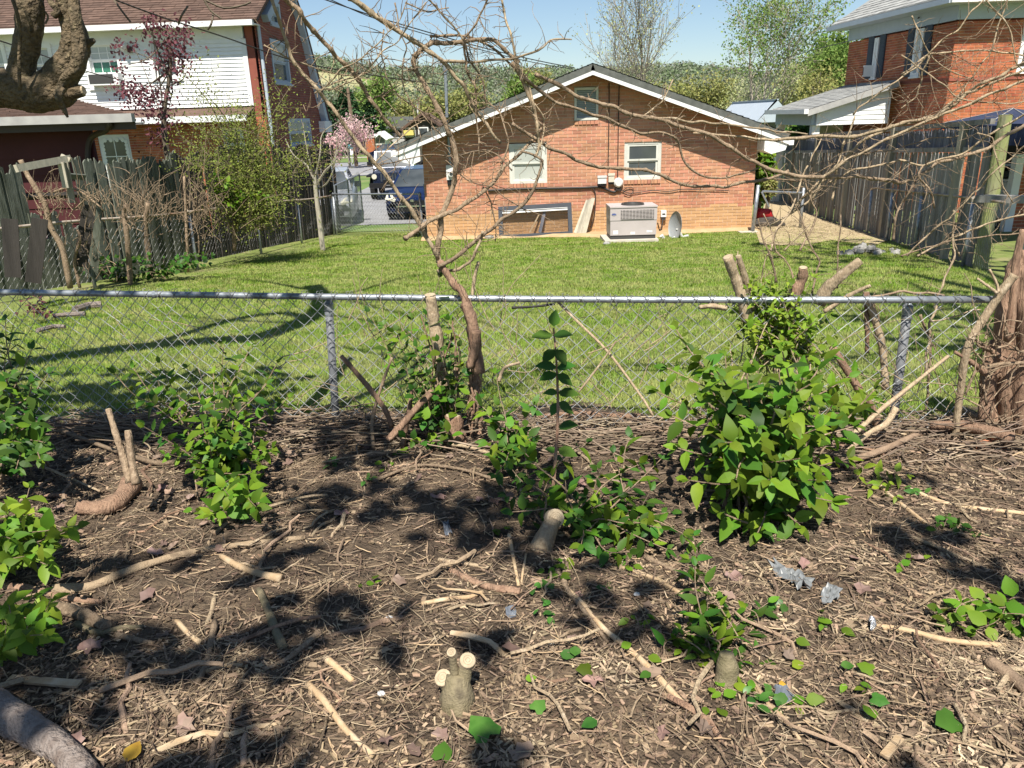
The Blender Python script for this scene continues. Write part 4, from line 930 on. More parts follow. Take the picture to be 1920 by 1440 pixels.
jeep = dict(len=4.2, body=[(0, .5, 1.02, .66), (.03, .45, 1.1, .7), (1.35, .45, 1.14, .76), (1.4, .42, 1.16, .85), (4.1, .42, 1.16, .85), (4.15, .5, 1.1, .83)], cabin=[(1.35, 1.14), (1.7, 1.78), (4.0, 1.8), (4.12, 1.14)], lamp=(-.01, .9),
            extra=[('front_bumper', (-.28, -.1, -.82, .82, .5, .66), 'black'), ('fender', (.05, 1.2, .72, .95, .88, .95), 'black'), ('fender', (.05, 1.2, -.95, -.72, .88, .95), 'black')] + [('grille_slot', (-.012, -.001, -.33 + .11 * i, -.27 + .11 * i, .7, 1.0), 'glass') for i in range(7)] + [('licence_plate', (-.3, -.285, -.16, .16, .58, .74), 'sticker')])
def carpos(px, py): g = Gd(px, py, .0); return (g[0], g[1], gz(g[1]) + .03)
car('parked_car', 'dark blue car parked nose first beside the orange brick house', tuple(np.array((P(773, 380, 24)[0], 24.0, gz(24) + .03))), R_(86), M['carblue'], sedan, 1.8)
car('off_road_car', 'boxy navy off-road car parked behind the dark blue car', (P(733, 340, 31)[0], 31.0, gz(31) + .03), R_(92), M['carnavy'], jeep, 1.75, boxy=True, wheel_r=.42, wb=(.7, 3.3))
car('parked_car', 'silver car half hidden by the fence end behind the open gate', (P(604, 360, 22.6)[0], 22.6, gz(22.6) + .03), R_(99), M['carsilver'], sedan, 1.75)
car('parked_car', 'small dark car far down the street beside the left roof corner', (P(806, 284, 58)[0], 58.0, gz(58) + .03), R_(178), M['carnavy'], sedan, 1.75)
# buildings of the town
def shack(name, label, pxl, pxr, pyb, pyt, Y, wall, roofm, over=.4, gable=False, wins=2, depth=8, rise=1.6):
    a, b = P(pxl, pyb, Y), P(pxr, pyt, Y); t = thing(name, label, 'house', ((a[0] + b[0]) / 2, Y, a[2]))
    obj('wall', [box(a[0], b[0], Y, Y + depth, a[2] - 1.5, b[2])], wall, t)
    if gable:
        m_ = (a[0] + b[0]) / 2; obj('roof', [prism([(a[0] - over, b[2] - .2), (m_, b[2] + rise), (b[0] + over, b[2] - .2), (b[0] + over - .2, b[2] - .35), (m_, b[2] + rise - .3), (a[0] - over + .2, b[2] - .35)], Y - .6, Y + depth + .5)], roofm, t)
        obj('gable', [prism([(a[0], b[2] + .001), (b[0], b[2] + .001), (m_, b[2] + rise - .32)], Y + .01, Y + depth - .1)], wall, t)
    else:
        obj('roof', [prism([(a[0] - over, b[2]), (a[0] + .8, b[2] + rise), (b[0] - .8, b[2] + rise), (b[0] + over, b[2])], Y - over, Y + depth + over)], roofm, t)
    wdt = b[0] - a[0]; hgt = b[2] - a[2]
    for i in range(wins):
        x = a[0] + wdt * (i + .5) / wins
        f = obj('window', [box(x - .55, x + .55, Y - .06, Y - .002, b[2] - hgt * .5 - .5, b[2] - hgt * .5 + .5)], M['white'], t)
        obj('pane', [box(x - .45, x + .45, Y - .075, Y - .062, b[2] - hgt * .5 - .4, b[2] - hgt * .5 + .4)], M['glass'], f)
    return t
shack('long_building', 'long low grey building with a dark roof beyond the pink tree', 693, 772, 262, 240, 95, M['housegrey'], M['shingC'], wins=5, rise=1.3)
hh = shack('house', 'brown house with a gable roof and a yellow porch beyond the street', 758, 830, 258, 237, 88, M['dkwood'], M['shingB'], gable=True, wins=3, rise=1.5)
a, b = P(757, 254, 86.5), P(775, 244, 86.5); obj('porch', [box(a[0], b[0], 86.5, 87.9, a[2], b[2])], M['yellow'], hh)
shack('shed', 'tiny white gabled shed beside the brick pillars', 704, 722, 265, 256, 80, M['white'], M['white'], gable=True, wins=1, depth=3, rise=.5)
shack('house', 'pale house peeking out beside the far corner of the maroon brick gable', 603, 622, 262, 245, 90, M['housegrey'], M['shingG'], wins=1)
shack('long_building', 'low brick building with a white roof line beyond the right roof corner', 1384, 1425, 232, 214, 75, M['brickR'], M['white'], wins=3, rise=.4)
shack('house', 'pale blue roofed house between the right roof corner and the porch', 1425, 1475, 250, 228, 45, M['housegrey'], M['bluegrey'], wins=1, rise=1.2)
for (x0_, x1_, y0_, y1_, Y, lab) in ((687, 701, 278, 258, 68, 'larger of two brick gate pillars across the street'), (707, 715, 284, 272, 66, 'smaller of two brick gate pillars across the street')):
    a, b = P(x0_, y0_, Y), P(x1_, y1_, Y); a[2] = gz(Y)
    t = thing('brick_pillar', lab, 'pillar', ((a[0] + b[0]) / 2, Y, a[2]))
    obj('shaft', [box(a[0], b[0], Y, Y + .7, a[2], b[2])], M['brickR'], t); obj('cap', [box(a[0] - .06, b[0] + .06, Y - .06, Y + .76, b[2], b[2] + .1)], M['concrete'], t)
a, b = P(657, 291, 62), P(666, 271, 62); t = thing('sign', 'small white and teal sign on the verge by the wooden pole', 'sign', (a[0], 62, gz(62)))
obj('panel', [box(a[0], b[0], 62, 62.06, a[2], b[2] - .3)], M['white'], t); obj('header', [box(a[0] - .1, b[0] + .05, 61.98, 62.08, b[2] - .29, b[2])], M['teal'], t); obj('leg', [box(a[0] + .05, a[0] + .12, 62.065, 62.1, gz(62), b[2])], M['greymetal'], t)
def pole(pxa, pya, pxb, pyb, Y, r, m_, lab, arm=True, tr=False):
    a, b = P(pxa, pya, Y), P(pxb, pyb, Y); a[2] = min(a[2], gz(Y)) if Y < 90 else a[2]
    t = thing('utility_pole', lab, 'utility pole', a); obj('shaft', [tube([a, b], [r, r * .75], 8)], m_, t)
    if arm: obj('crossarm', [box(b[0] - .7, b[0] + .7, Y - .1, Y + .02, b[2] - .7, b[2] - .6)], m_, t)
    if tr: obj('transformer', [tube([(b[0] + .3, Y - .25, b[2] - 1.7), (b[0] + .3, Y - .25, b[2] - .9)], .3, 10)], M['boxgrey'], t)
pole(667, 296, 652, 165, 58, .14, M['polewood'], 'brown wooden pole rising beside the pink blossom tree', arm=False)
pole(742, 243, 739, 196, 110, .16, M['boxgrey'], 'pale pole with crossarm in front of the wooded hill', arm=True)
pole(619, 240, 617, 210, 100, .14, M['boxgrey'], 'short pale pole just right of the maroon brick gable', arm=False)
pole(699, 236, 697, 207, 112, .13, M['boxgrey'], 'thin pale pole above the long grey building', arm=False, tr=True)
pole(784, 240, 783, 195, 105, .13, M['boxgrey'], 'thin pale pole above the brown house', arm=False)
pole(1308, 200, 1307, 163, 100, .16, M['polewood'], 'distant pole with a pale transformer right of the gable roof', arm=True, tr=True)
def wire(pts, r, lab, m='cable'):
    p = smooth_curve([P(*q) for q in pts], 5); return solo('overhead_wire', [tube(p, r, 5)], M[m], lab, 'overhead wire')
wire([(190, -10, 12), (300, 31, 13), (410, 66, 14), (560, 116, 15.5), (700, 141, 16.3), (830, 160, 17.25)], .012, 'thick black service wire sagging from the top left to the grey mast')
wire([(-20, 70, 14), (40, 90, 15), (100, 111, 17), (160, 133, 19), (230, 151, 21), (300, 166, 22)], .013, 'black wire crossing behind the thick tree limb to the white siding')
wire([(600, -4, 14), (690, 27, 15), (760, 48, 15.8), (900, 88, 17), (1000, 112, 19), (1076, 127, 21)], .011, 'upper of two thin wires crossing the open sky above the hill')
wire([(612, -4, 14.3), (690, 30, 15.3), (760, 53, 16), (900, 93, 17.3), (1000, 117, 19.3), (1076, 130, 21.3)], .009, 'lower of two thin wires crossing the open sky above the hill')
wire([(1430, 121, 60), (1520, 95, 45), (1600, 75, 33), (1700, 44, 24), (1723, 33, 22.3)], .02, 'black wire rising to the eave of the red brick house')
wire([(1205, 151, 90), (1310, 158, 100), (1420, 140, 90), (1500, 118, 80)], .03, 'thin distant wire in front of the olive trees')

# ================================================================== FENCES
def poly_at(pts):
    p = np.array(pts, float); d = np.r_[0, np.cumsum(np.linalg.norm(np.diff(p, axis=0), axis=1))]
    return d[-1], lambda s: np.stack([np.interp(s, d, p[:, k]) for k in range(p.shape[1])], -1)
def chain_mesh(path, L, z0f, z1f, w_, h_, r, sides=3, wob=.004, loops=True, seed=0):
    rs = np.random.default_rng(seed); out_ = []; nw = int(L / (w_ / 2)); up = []
    for k in range(nw):
        s0_ = k * w_ / 2; za, zb = z0f(s0_), z1f(s0_); nj = int((zb - za) / (h_ / 2)); j = np.arange(nj + 1)
        s = (k + (j + k) % 2) * w_ / 2 + rs.normal(0, wob * .5, nj + 1) + wob * 2 * np.sin(j * .8 + k * .11)
        z = zb - j * h_ / 2
        xy = path(np.clip(s, 0, L)); tang = path(np.clip(s + .05, 0, L)) - path(np.clip(s - .05, 0, L)); tang /= np.linalg.norm(tang, axis=1)[:, None] + 1e-9
        nrm = np.stack([-tang[:, 1], tang[:, 0]], 1)
        xy = xy + nrm * ((((j + k) % 2) * 2 - 1) * r * 1.1)[:, None] + nrm * (wob * 1.5 * np.sin(j * .5 + k * .21))[:, None]
        out_.append(tube(np.column_stack([xy, z]), r, sides, cap=False))
    return out_
def chain_fence(name, label, pts, h, w_, r, posts, mats, sides=3, rail_r=.019, post_r=.024, gap=.03, group=None, ztop=None, zbot=None, wob=.004, sag=0):
    L, path = poly_at(pts); p0 = path(np.array([0.]))[0]
    t = thing(name, label, 'fence', (p0[0], p0[1], gz(p0[1])), group)
    zt = ztop or (lambda s: gz(path(np.array([s]))[0][1]) + h); zb = zbot or (lambda s: gz(path(np.array([s]))[0][1]) + gap)
    ss = np.linspace(0, L, max(3, int(L / .5))); rp = np.array([[*path(np.array([s]))[0], zt(s) + sag * math.sin(s * 2.1)] for s in ss])
    obj('rail', [tube(rp, rail_r, 8)], M[mats[0]], t, smooth=True)
    for s in posts:
        q = path(np.array([s]))[0]
        po_ = obj('post', [tube([(q[0], q[1] + .045, zb(s) - .25), (q[0], q[1] + .045, zt(s) - rail_r * .6)], post_r, 10)], M[mats[1]], t, smooth=True)
        obj('cap', [tube([(q[0], q[1] + .045, zt(s) - .05), (q[0], q[1] + .045, zt(s) - .005), (q[0], q[1] + .045, zt(s) + .014), (q[0], q[1] + .03, zt(s) + .03)], [post_r * 1.14, post_r * 1.14, post_r * .8, post_r * .3], 10)], M[mats[0]], po_)
    obj('chain_link_mesh', chain_mesh(path, L, zb, lambda s: zt(s) + .0, w_, w_ * 1.0, r, sides, wob), M[mats[2]], t, kind='stuff')
    return t, L, path, zt, zb
# front fence
FY = lambda x: 4.11 - .13 * x
pR0, pR1 = P(-120, 546, FY(-3.4)), P(1880, 563, FY(2.72))
rl = [P(px, py, FY((px - 960) / 1440 * 4.2)) for px, py in ((-120, 546), (0, 548), (300, 552), (615, 556.5), (900, 560), (1200, 562), (1500, 562.5), (1690, 562), (1860, 561.5))]
fpts = [(p[0], p[1]) for p in rl]
Lf, fpath = poly_at(fpts); frz = poly_at([(p[0], p[1], p[2]) for p in rl])[1]
fzt = lambda s: float(frz(np.array([s]))[0][2]); 
def s_of(x): return float(np.interp(x, [p[0] for p in rl], np.r_[0, np.cumsum(np.linalg.norm(np.diff(np.array(fpts), axis=0), axis=1))]))
fzb = lambda s: sz1(*fpath(np.array([s]))[0]) - .02
ff, *_ = chain_fence('chain_link_fence', 'grey chain link fence running across the foreground with two leaning posts', fpts, 1, .086, .0026, [], ('galv', 'post', 'wire'), 4, .0185, .024, 0, ztop=fzt, zbot=fzb)
for (tx, ty, bx, by) in ((616, 566, 632, 820), (1703, 572, 1668, 836)):
    a = P(tx, ty, FY(P(tx, ty, 4)[0]) + .05); b = P(bx, by, FY(P(bx, by, 4)[0]) + .04); b = b + (b - a) / np.linalg.norm(b - a) * .15; dd_ = (a - b) / np.linalg.norm(a - b)
    po_ = obj('post', [tube([b, a], .0235, 12)], M['post'], ff, smooth=True)
    obj('cap', [tube([a - dd_ * .05, a - dd_ * .01, a + dd_ * .0, a + dd_ * .025], [.027, .027, .02, .008], 12)], M['galv'], po_)
    obj('tension_band', [tube([a - dd_ * .075, a - dd_ * .06], .0265, 12)], M['galv'], po_)
    loop_ = []
    nb_ = 9
    for k in range(nb_):      # wire diamonds pressed against the post
        c = b + (a - b) * (k + .8) / nb_; loop_.append(tube([c + (-.03, -.02, -.025), c + (-.01, -.027, 0), c + (.012, -.027, .016), c + (.032, -.02, .03)], .0018, 4, cap=False))
    obj('wire_wrap', loop_, M['wiredk'], po_, kind='stuff')
# ties and twisted wire ends over the rail
lp = []
for k in range(int(Lf / .086)):
    s = k * .086 + .02; q = frz(np.array([s]))[0]; x, y, z = q; r = .0185; j = rng.uniform(-.006, .006)
    if rng.random() < .12: continue
    lp.append(tube(smooth_curve([(x - .012, y - r - .003, z - .035), (x + .004 + j, y - r - .005, z - .006), (x + .02 + j, y - r - .001, z + .012), (x + .03, y - .004, z + r + .004), (x + .018, y + .012, z + r + .002)], 3), .0017, 4))
    lp.append(tube(smooth_curve([(x + .03, y - r - .004, z - .03), (x + .018, y - r - .006, z - .002), (x + .004 + j, y - r - .002, z + .011), (x - .006, y - .003, z + r + .005 + abs(j)), (x + .002 + j, y + .006, z + r + .013)], 3), .0017, 4))
    if rng.random() < .5: lp.append(tube([(x + .01, y, z + r), (x + .014 + j, y + .004, z + r + .016), (x + .024 + j, y + .006, z + r + .012)], .0014, 3))
obj('wire_ties', lp, M['wiredk'], ff, kind='stuff')
for px in (48, 290): 
    q = P(px, 550, FY((px - 960) / 1440 * 4.2)); s = s_of(q[0]); q = frz(np.array([s]))[0]
    obj('rail_sleeve', [tube([q + (-.008, 0, 0), q + (.008, 0, 0)], .0215, 10)], M['galv'], ff)
# left side fence, corner and back fence
lfp = [(-7.4, 7.3), (-6.85, 8.6), (-5.95, 10.96), (-5.3, 12.6), (-4.9, 14.9), (-4.32, 19.4)]
Ll, lpath = poly_at(lfp)
chain_fence('chain_link_fence', 'chain link fence with a rusty rail along the left side of the lawn', lfp, .95, .095, .0022, [1.2, 3.9, 6.0, 8.3, 10.4, Ll - .05], ('rust', 'galv', 'wiredk'), 3, .02, .026, .05, sag=.01)
bfp = [(-4.28, 19.4), (-1.92, 17.62)]
chain_fence('chain_link_fence', 'short chain link fence from the left corner to the brick house', bfp, 1.0, .1, .0028, [.02, 2.93], ('galv', 'galv', 'wire'), 3, .02, .032, .05)
tp = P(797, 345, 17.6); solo('terminal_post', [tube([(tp[0] + .03, 17.55, gz(17.6) - .1), (tp[0], 17.55, tp[2])], .04, 10)], M['galv'], 'tall steel post against the left corner of the orange brick house', 'fence post', smooth=True)
# open gate leaning behind the corner
gt = thing('chain_link_gate', 'open chain link gate swung back towards the parked cars', 'gate', (-4.2, 19.7, gz(19.7)))
ga_, gb_ = np.array([-4.25, 19.6]), np.array([-4.05, 22.0])
gp_ = lambda s, z: np.array([*(ga_ + (gb_ - ga_) * s), gz(19.6 + 2 * s) + z])
for (s0_, s1_, za, zb) in ((0, 1, 1.2, 1.42), (0, 1, .1, .14), (0, 0, .1, 1.2), (1, 1, .14, 1.42), (.5, .5, .12, 1.31)): obj('frame_tube', [tube([gp_(s0_, za), gp_(s1_, zb)], .022, 8)], M['galv'], gt)
gpath = lambda s: np.stack([ga_[0] + (gb_[0] - ga_[0]) * np.asarray(s) / 2.41, ga_[1] + (gb_[1] - ga_[1]) * np.asarray(s) / 2.41], -1)
obj('chain_link_mesh', chain_mesh(gpath, 2.4, lambda s: gz(19.6) - .02, lambda s: gz(19.6) + 1.15 + s * .1, .07, .07, .003, 3), M['wire'], gt, kind='stuff')
# right side fence in front of the pickets, small gate by the house
rfp = [(6.1, 9.6), (6.35, 10.6), (6.78, 12.77), (7.0, 14.2), (7.25, 15.6)]
chain_fence('chain_link_fence', 'chain link fence with a brown rail in front of the grey picket fence', rfp, .92, .09, .002, [1.0, 3.2, 4.65, 6.0], ('rust', 'galv', 'wiredk'), 3, .017, .026, .04)
gp1, gp2 = Gd(1411, 436), Gd(1500, 429)
gt = thing('garden_gate_rail', 'pale pipe gate between two steel posts right of the brick house', 'gate', gp1)
za, zb = P(1422, 347, gp1[1]), P(1506, 362, gp2[1])
obj('post', [tube([gp1, za], .04, 10)], M['galv'], gt, smooth=True); obj('post', [tube([gp2, P(1507, 352, gp2[1])], .035, 10)], M['galv'], gt, smooth=True)
obj('top_rail', [tube([P(1430, 359, gp1[1]), P(1506, 362, gp2[1])], .025, 8)], M['galv'], gt)
obj('brace', [tube([P(1428, 360, gp1[1]), P(1442, 388, gp1[1])], .02, 8)], M['galv'], gt)
solo('post_footing', [box(gp1[0] - .3, gp1[0] + .1, gp1[1] - .15, gp1[1] + .1, gp1[2] - .1, gp1[2] + .03)], M['concrete'], 'small concrete slab at the foot of the steel gate post by the right brick corner', 'slab')

# old wooden board fence (left): each board its own part
ob = thing('board_fence', 'old mossy board fence with ragged tops behind the left chain link fence', 'fence', (-7, 10, gz(10)))
def lx(y, off=None):
    off = float(np.interp(y, [12, 16, 19.6, 21], [.75, .6, .12, .0])) if off is None else off
    q = np.interp(y, [p[1] for p in lfp], [p[0] for p in lfp]); return q - off
wl_ = []
y = 7.6; k = 0
def fence_board(x, y, wdt, z0_, z1_, yaw, m, par, lean_=0.0, rag=.05, tk=.022):
    n = 7; rs = np.random.default_rng(int(y * 1000)); tops = z1_ + rs.uniform(-rag, rag * .4, n)
    pr = [(-wdt / 2, z0_)] + [(wdt / 2, z0_)] + [(wdt / 2 - wdt * i / (n - 1), tops[i]) for i in range(n)]
    V, Fs = prism(pr, -tk / 2, tk / 2); V = V.copy(); V[:, 1] += (V[:, 2] - z0_) * lean_; V[:, 0] += (V[:, 2] - z0_) * rs.normal(0, .006)
    f = Frame((x, y, 0), yaw); return obj('board', [f.w((V, Fs))], m, par)
pxof = lambda x, y: 960 + 1440 * x / (.945 * y + .7)
while y < 20.4:
    x = lx(y); wdt = rng.uniform(.13, .17); px, _ = proj((x, y, gz(y) + 1.6)); yaw = math.atan2(np.interp(y, [7.3, 10, 12.6, 15, 19.4], [1, 1, .93, .98, 1]), np.interp(y, [7.3, 10, 12.6, 15, 19.4], [.4, .38, .3, .14, .12]))
    zt_ = None
    for a, b, zpx in ((-200, 35, 312), (145, 168, 292), (168, 240, 303), (240, 325, 297), (325, 405, 290), (405, 520, 278), (520, 700, 275)):
        if a <= px < b: zt_ = P(px, zpx + 6 * math.sin(px * .13), y)[2]
    if zt_ is None and 35 <= px < 145: zt_ = P(px, 395 + 60 * abs(math.sin(px * .9)), y)[2]
    if zt_ is not None:
        mt_ = M['oldwood'] if px < 330 else M['dkwood']
        fence_board(x + rng.normal(0, .012), y, wdt, gz(y) - .15, zt_, yaw, mt_, ob, lean_=rng.normal(-.0, .008), rag=.07 if px < 330 else .03)
    y += wdt * math.sin(yaw) * .7
for (z_) in (.35, 1.3):
    ys_ = np.linspace(7.6, 19.2, 12); obj('rail', [tube([(lx(q) - .07, q, gz(q) + z_) for q in ys_], .045, 4)], M['dkwood'], ob)
# broken-out section: bare rails and post of the fence
def brk(nm, a, b, wd, th_): board(nm, a, b, wd, th_, 'lumber', None, parent=ob, up=(0, -1, 0)) if False else None
yb_ = 9.6
o = board('broken_rail', P(30, 316, 9.3), P(131, 297, 10.3), .085, .04, 'lumber', None, up=(.3, -1, 0)); o.parent = ob; o.matrix_parent_inverse = ROOTM[ob.name].inverted()
for a, b in ((P(114, 304, 10.1), P(124, 352, 10.1)), (P(122, 304, 10.2), P(136, 380, 10.2))):
    o = board('broken_post', a, b, .07, .06, 'lumber', None, up=(.3, -1, 0)); o.parent = ob; o.matrix_parent_inverse = ROOTM[ob.name].inverted()
o = board('broken_rail', P(126, 330, 10.4), P(158, 332, 10.9), .07, .04, 'oldwood', None, up=(.3, -1, 0)); o.parent = ob; o.matrix_parent_inverse = ROOTM[ob.name].inverted()
o = board('broken_rail', P(115, 292, 10.25), P(132, 300, 10.25), .05, .04, 'lumber', None, up=(.3, -1, 0)); o.parent = ob; o.matrix_parent_inverse = ROOTM[ob.name].inverted()
# leaning dark boards behind the chain link
for k, (px, yb2, pt, yt) in enumerate(((150, 500, 168, 425), (172, 520, 178, 430), (120, 525, 92, 440), (62, 530, 75, 450), (25, 520, 18, 450), (225, 530, 222, 450))):
    q = Gd(px, yb2); yy = 10.6 + .35 * k if px > 100 else 9.2
    o = board('board', P(px, yb2, yy), P(pt, yt - 40, yy + .1), .17, .025, 'oldwood' if k == 1 else 'dkwood', None, up=(.4, -1, 0)); o.parent = ob; o.matrix_parent_inverse = ROOTM[ob.name].inverted()

# grey picket fence (right): pickets, reed lattice, rails, posts
pf_ = thing('picket_fence', 'tall weathered grey picket fence with a slatted top along the right side', 'fence', (7.1, 14.4, gz(14.4)))
pA, pB = np.array([6.42, 10.55]), np.array([9.5, 27.6]); pd_ = pB - pA; pL = np.linalg.norm(pd_); pd_ /= pL; pyaw = math.atan2(pd_[1], pd_[0])
def pxy(s): return pA + pd_ * s
def tz(s, frac):  # top heights fitted along the fence
    y_ = pxy(s)[1]; return None
ztA, ztB = P(1872, 226, 10.9)[2], P(1462, 262, 26.5)[2]
def ptop(s): return ztA + (ztB - ztA) * s / pL
zlA, zlB = P(1858, 277, 10.9)[2], P(1462, 288, 26.5)[2]
def plat(s): return zlA + (zlB - zlA) * s / pL
s = 0.05; k = 0
while s < pL:
    q = pxy(s); wdt = rng.uniform(.085, .115); f = Frame((q[0] + rng.normal(0, .006), q[1], 0), pyaw)
    zb_ = gz(q[1]) + rng.uniform(-.05, .05); zt_ = plat(s) - .04
    V, Fs = prism([(-wdt / 2, zb_), (wdt / 2, zb_), (wdt / 2, zt_ - .04), (wdt * .3, zt_), (-wdt * .3, zt_), (-wdt / 2, zt_ - .04)], -.011, .011)
    V = V.copy(); V[:, 0] += (V[:, 2] - zb_) * rng.normal(0.0, .012)
    if rng.random() > .04: obj('picket', [f.w((V, Fs))], M['picket'], pf_)
    s += wdt + (.03 + .05 * rng.random() if k % 5 else .02); k += 1
sl_p = []
s = .1
while s < pL:
    q = pxy(s); f = Frame((q[0], q[1], 0), pyaw); z0_, z1_ = plat(s) + .03, ptop(s) - .05
    V, Fs = box(-.012, .012, -.006, .006, z0_, z1_ - rng.uniform(0, .03)); V = V.copy(); V[:, 0] += (V[:, 2] - z0_) * rng.normal(.03, .05); sl_p.append(f.w((V, Fs))); s += rng.uniform(.03, .045)
obj('slatted_screen', sl_p, M['slat'], pf_, kind='stuff')
for nm, f_, hh_, dd_ in (('top_rail', ptop, .07, .06), ('middle_rail', plat, .07, .05), ('bottom_rail', lambda s: gz(pxy(s)[1]) + .35, .08, .04)):
    for i in range(6):
        sa, sb = pL * i / 6, pL * (i + 1) / 6; a, b = np.array([*pxy(sa), f_(sa)]), np.array([*pxy(sb), f_(sb)])
        off = np.array([pd_[1], -pd_[0], 0]) * (-.03 if nm != 'bottom_rail' else .035)
        o = board(nm, a + off, b + off, dd_, hh_, 'picket', None, up=(0, 0, 1)); o.parent = pf_; o.matrix_parent_inverse = ROOTM[pf_.name].inverted()
for s in (.9, 4.2, 7.4, 11.0, 14.4): 
    q = pxy(s) + np.array([-pd_[1], pd_[0]]) * .05; obj('post', [box(q[0] - .045, q[0] + .045, q[1] - .045, q[1] + .045, gz(q[1]) - .1, ptop(s) + .03)], M['lumber'], pf_)
a, b = P(1838, 500, 10.35), P(1886, 215, 10.35); b2 = b + (b - a) * .02
solo('log_post', [tube([a + (a - b) * .05, a * .5 + b * .5, b], [.088, .086, .08], 12, jit=.03)], M['greenpost'], 'thick greenish log post at the near end of the grey picket fence', 'post')
a, b = Gd(1778, 455), None; solo('paint_stick', [tube([P(1777, 420, 11.6), P(1780, 393, 11.6)], .022, 6)], M['bluegrey'], 'pale blue strip standing against the near grey pickets', 'strip')
# dark rail end and clutter at the near end
board('rail', P(1835, 372, 10.2), P(1990, 375, 9.3), .16, .09, 'picket', 'thick grey timber rail running from the log post past the right edge', 'timber', up=(0, 0, 1))
g = Gd(1865, 470); 
solo('bin', [(lambda V: (V[0] * np.array([1, 1, 1]) , V[1]))(tube([(7.0, 10.0, gz(10)), (7.0, 10.0, gz(10) + .45), (7.0, 10.0, gz(10) + .5)], [.22, .26, .27], 14))], M['boxgrey'], 'pale grey bin behind the right chain link fence near the log post', 'bin', smooth=False)
# rock mound, red machine
g = Gd(1622, 476); vv = []
for k in range(26):
    c = g + np.array([rng.normal(0, .2), rng.normal(0, .14), 0]); c[2] = gz(c[1]) + max(0, .13 - .5 * np.hypot(c[0] - g[0], c[1] - g[1]))
    th1 = np.linspace(0, math.pi, 5); V = np.array([(np.sin(t) * math.cos(q), np.sin(t) * math.sin(q), np.cos(t)) for t in th1 for q in np.arange(6) * math.pi / 3]) * rng.uniform(.75, 1.15, (30, 1)) * rng.uniform(.04, .09)
    vv.append((V + c, [np.array([(i * 6 + j, i * 6 + (j + 1) % 6, (i + 1) * 6 + (j + 1) % 6, (i + 1) * 6 + j) for i in range(4) for j in range(6)])]))
o = solo('gravel_pile', vv, M['stone'], 'small grey heap of broken stone at the foot of the right chain link fence', 'stone pile'); o['kind'] = 'stuff'
g = Gd(1428, 426); t = thing('garden_machine', 'small red machine with a dark tarp behind the steel gate post', 'machine', g)
V, Fs = tube([g + (-.2, 0, .18), g + (-.05, 0, .32), g + (.12, 0, .3), g + (.25, 0, .15)], [.06, .14, .13, .05], 10); obj('hood', [(V, Fs)], M['red'], t, smooth=True)
V, Fs = tube([g + (-.4, -.1, .06), g + (-.1, -.1, .12), g + (.2, -.1, .11), g + (.5, -.1, .04)], [.05, .13, .14, .04], 9, jit=.2); obj('tarp', [(V, Fs)], M['dkwood'], t)
for sx in (-.22, .22): obj('wheel', [tube([g + (sx, -.16, .1), g + (sx, -.1, .1)], .1, 12)], M['rubber'], t)
# straw bank along the pickets
sp = [Gd(*q) for q in ((1436, 380), (1470, 378), (1560, 418), (1668, 450), (1640, 462), (1560, 452), (1500, 462), (1425, 460), (1415, 430))]
V = np.array([(p[0], p[1], gz(p[1]) + .02) for p in sp]); setp(obj('straw_bank', [(V, [np.arange(len(V))[None]])], M['straw']), kind='structure')

# ================================================================== LAWN
def rand_poly(n, seed, near_bias=True):
    r = np.random.default_rng(seed); out_ = np.zeros((0, 2))
    while len(out_) < n:
        y = 4.0 + (r.random(n * 2) ** (1.7 if near_bias else 1)) * 15.6; x = r.uniform(-7.5, 7.4, n * 2)
        ok = np.abs(x) < .75 * y + .3
        xl = np.interp(y, [p[1] for p in lfp], [p[0] for p in lfp]); xr = np.interp(y, [p[1] for p in rfp] + [16.6, 20], [p[0] for p in rfp] + [7.5, 8])
        dl = x - xl - .5 - .25 * np.sin(y * 1.7) - .12 * np.sin(y * 5 + 1) - .25 * (y < 10.5); ok &= (dl > 0) | ((dl > -.5) & (r.random(n * 2) < .12))
        dr = xr - .15 - .08 * np.sin(y * 3) - x; ok &= (dr > 0) | ((dr > -.2) & (r.random(n * 2) < .2))
        inh = (x > hl - .1) & (x < hr + .1); ok &= ~(inh & (y > np.array([tane(q) for q in x]) + .03 * r.normal(size=n * 2)))
        fy_ = FY(x) + .16 + .07 * np.sin(x * 4) + .1 * np.sin(x * 1.7); ok &= (y > fy_) | ((y > fy_ - .35) & (r.random(n * 2) < .25))
        ok &= ~((x > 5.2) & (y > 15.6 + .2 * np.sin(x * 7)) & (r.random(n * 2) < .6))
        ok &= ~((x < hl) & (y > 17.0) & (x > -4.2) & (y < 18.6) & (r.random(n * 2) < .6))
        # thin worn patches
        th_ = fbm(x, y, 1.5, 12, 3); ok &= (th_ > -.95) | (r.random(n * 2) < .45)
        out_ = np.vstack([out_, np.column_stack([x, y])[ok]])
    return out_[:n]
gp2_ = rand_poly(420000, 21); N = len(gp2_)
gzv = .1 - .06 * gp2_[:, 1] + .012 * fbm(gp2_[:, 0], gp2_[:, 1], 1.3, 3)
hgt = rng.uniform(.014, .036, N) * (1 + .25 * fbm(gp2_[:, 0], gp2_[:, 1], 2.2, 13, 2)); wd = (.003 + .0007 * gp2_[:, 1]) * rng.uniform(.7, 1.3, N)
az = rng.uniform(0, 2 * math.pi, N); ln = rng.uniform(.1, .9, N)
V = np.zeros((N, 3, 3)); base = np.column_stack([gp2_, gzv])
sd_ = np.column_stack([np.cos(az), np.sin(az), 0 * az]) * (wd / 2)[:, None]; ld_ = np.column_stack([np.sin(az), -np.cos(az), 0 * az]) * (hgt * ln)[:, None]
V[:, 0] = base - sd_; V[:, 1] = base + sd_; V[:, 2] = base + ld_ + np.column_stack([0 * az, 0 * az, hgt])
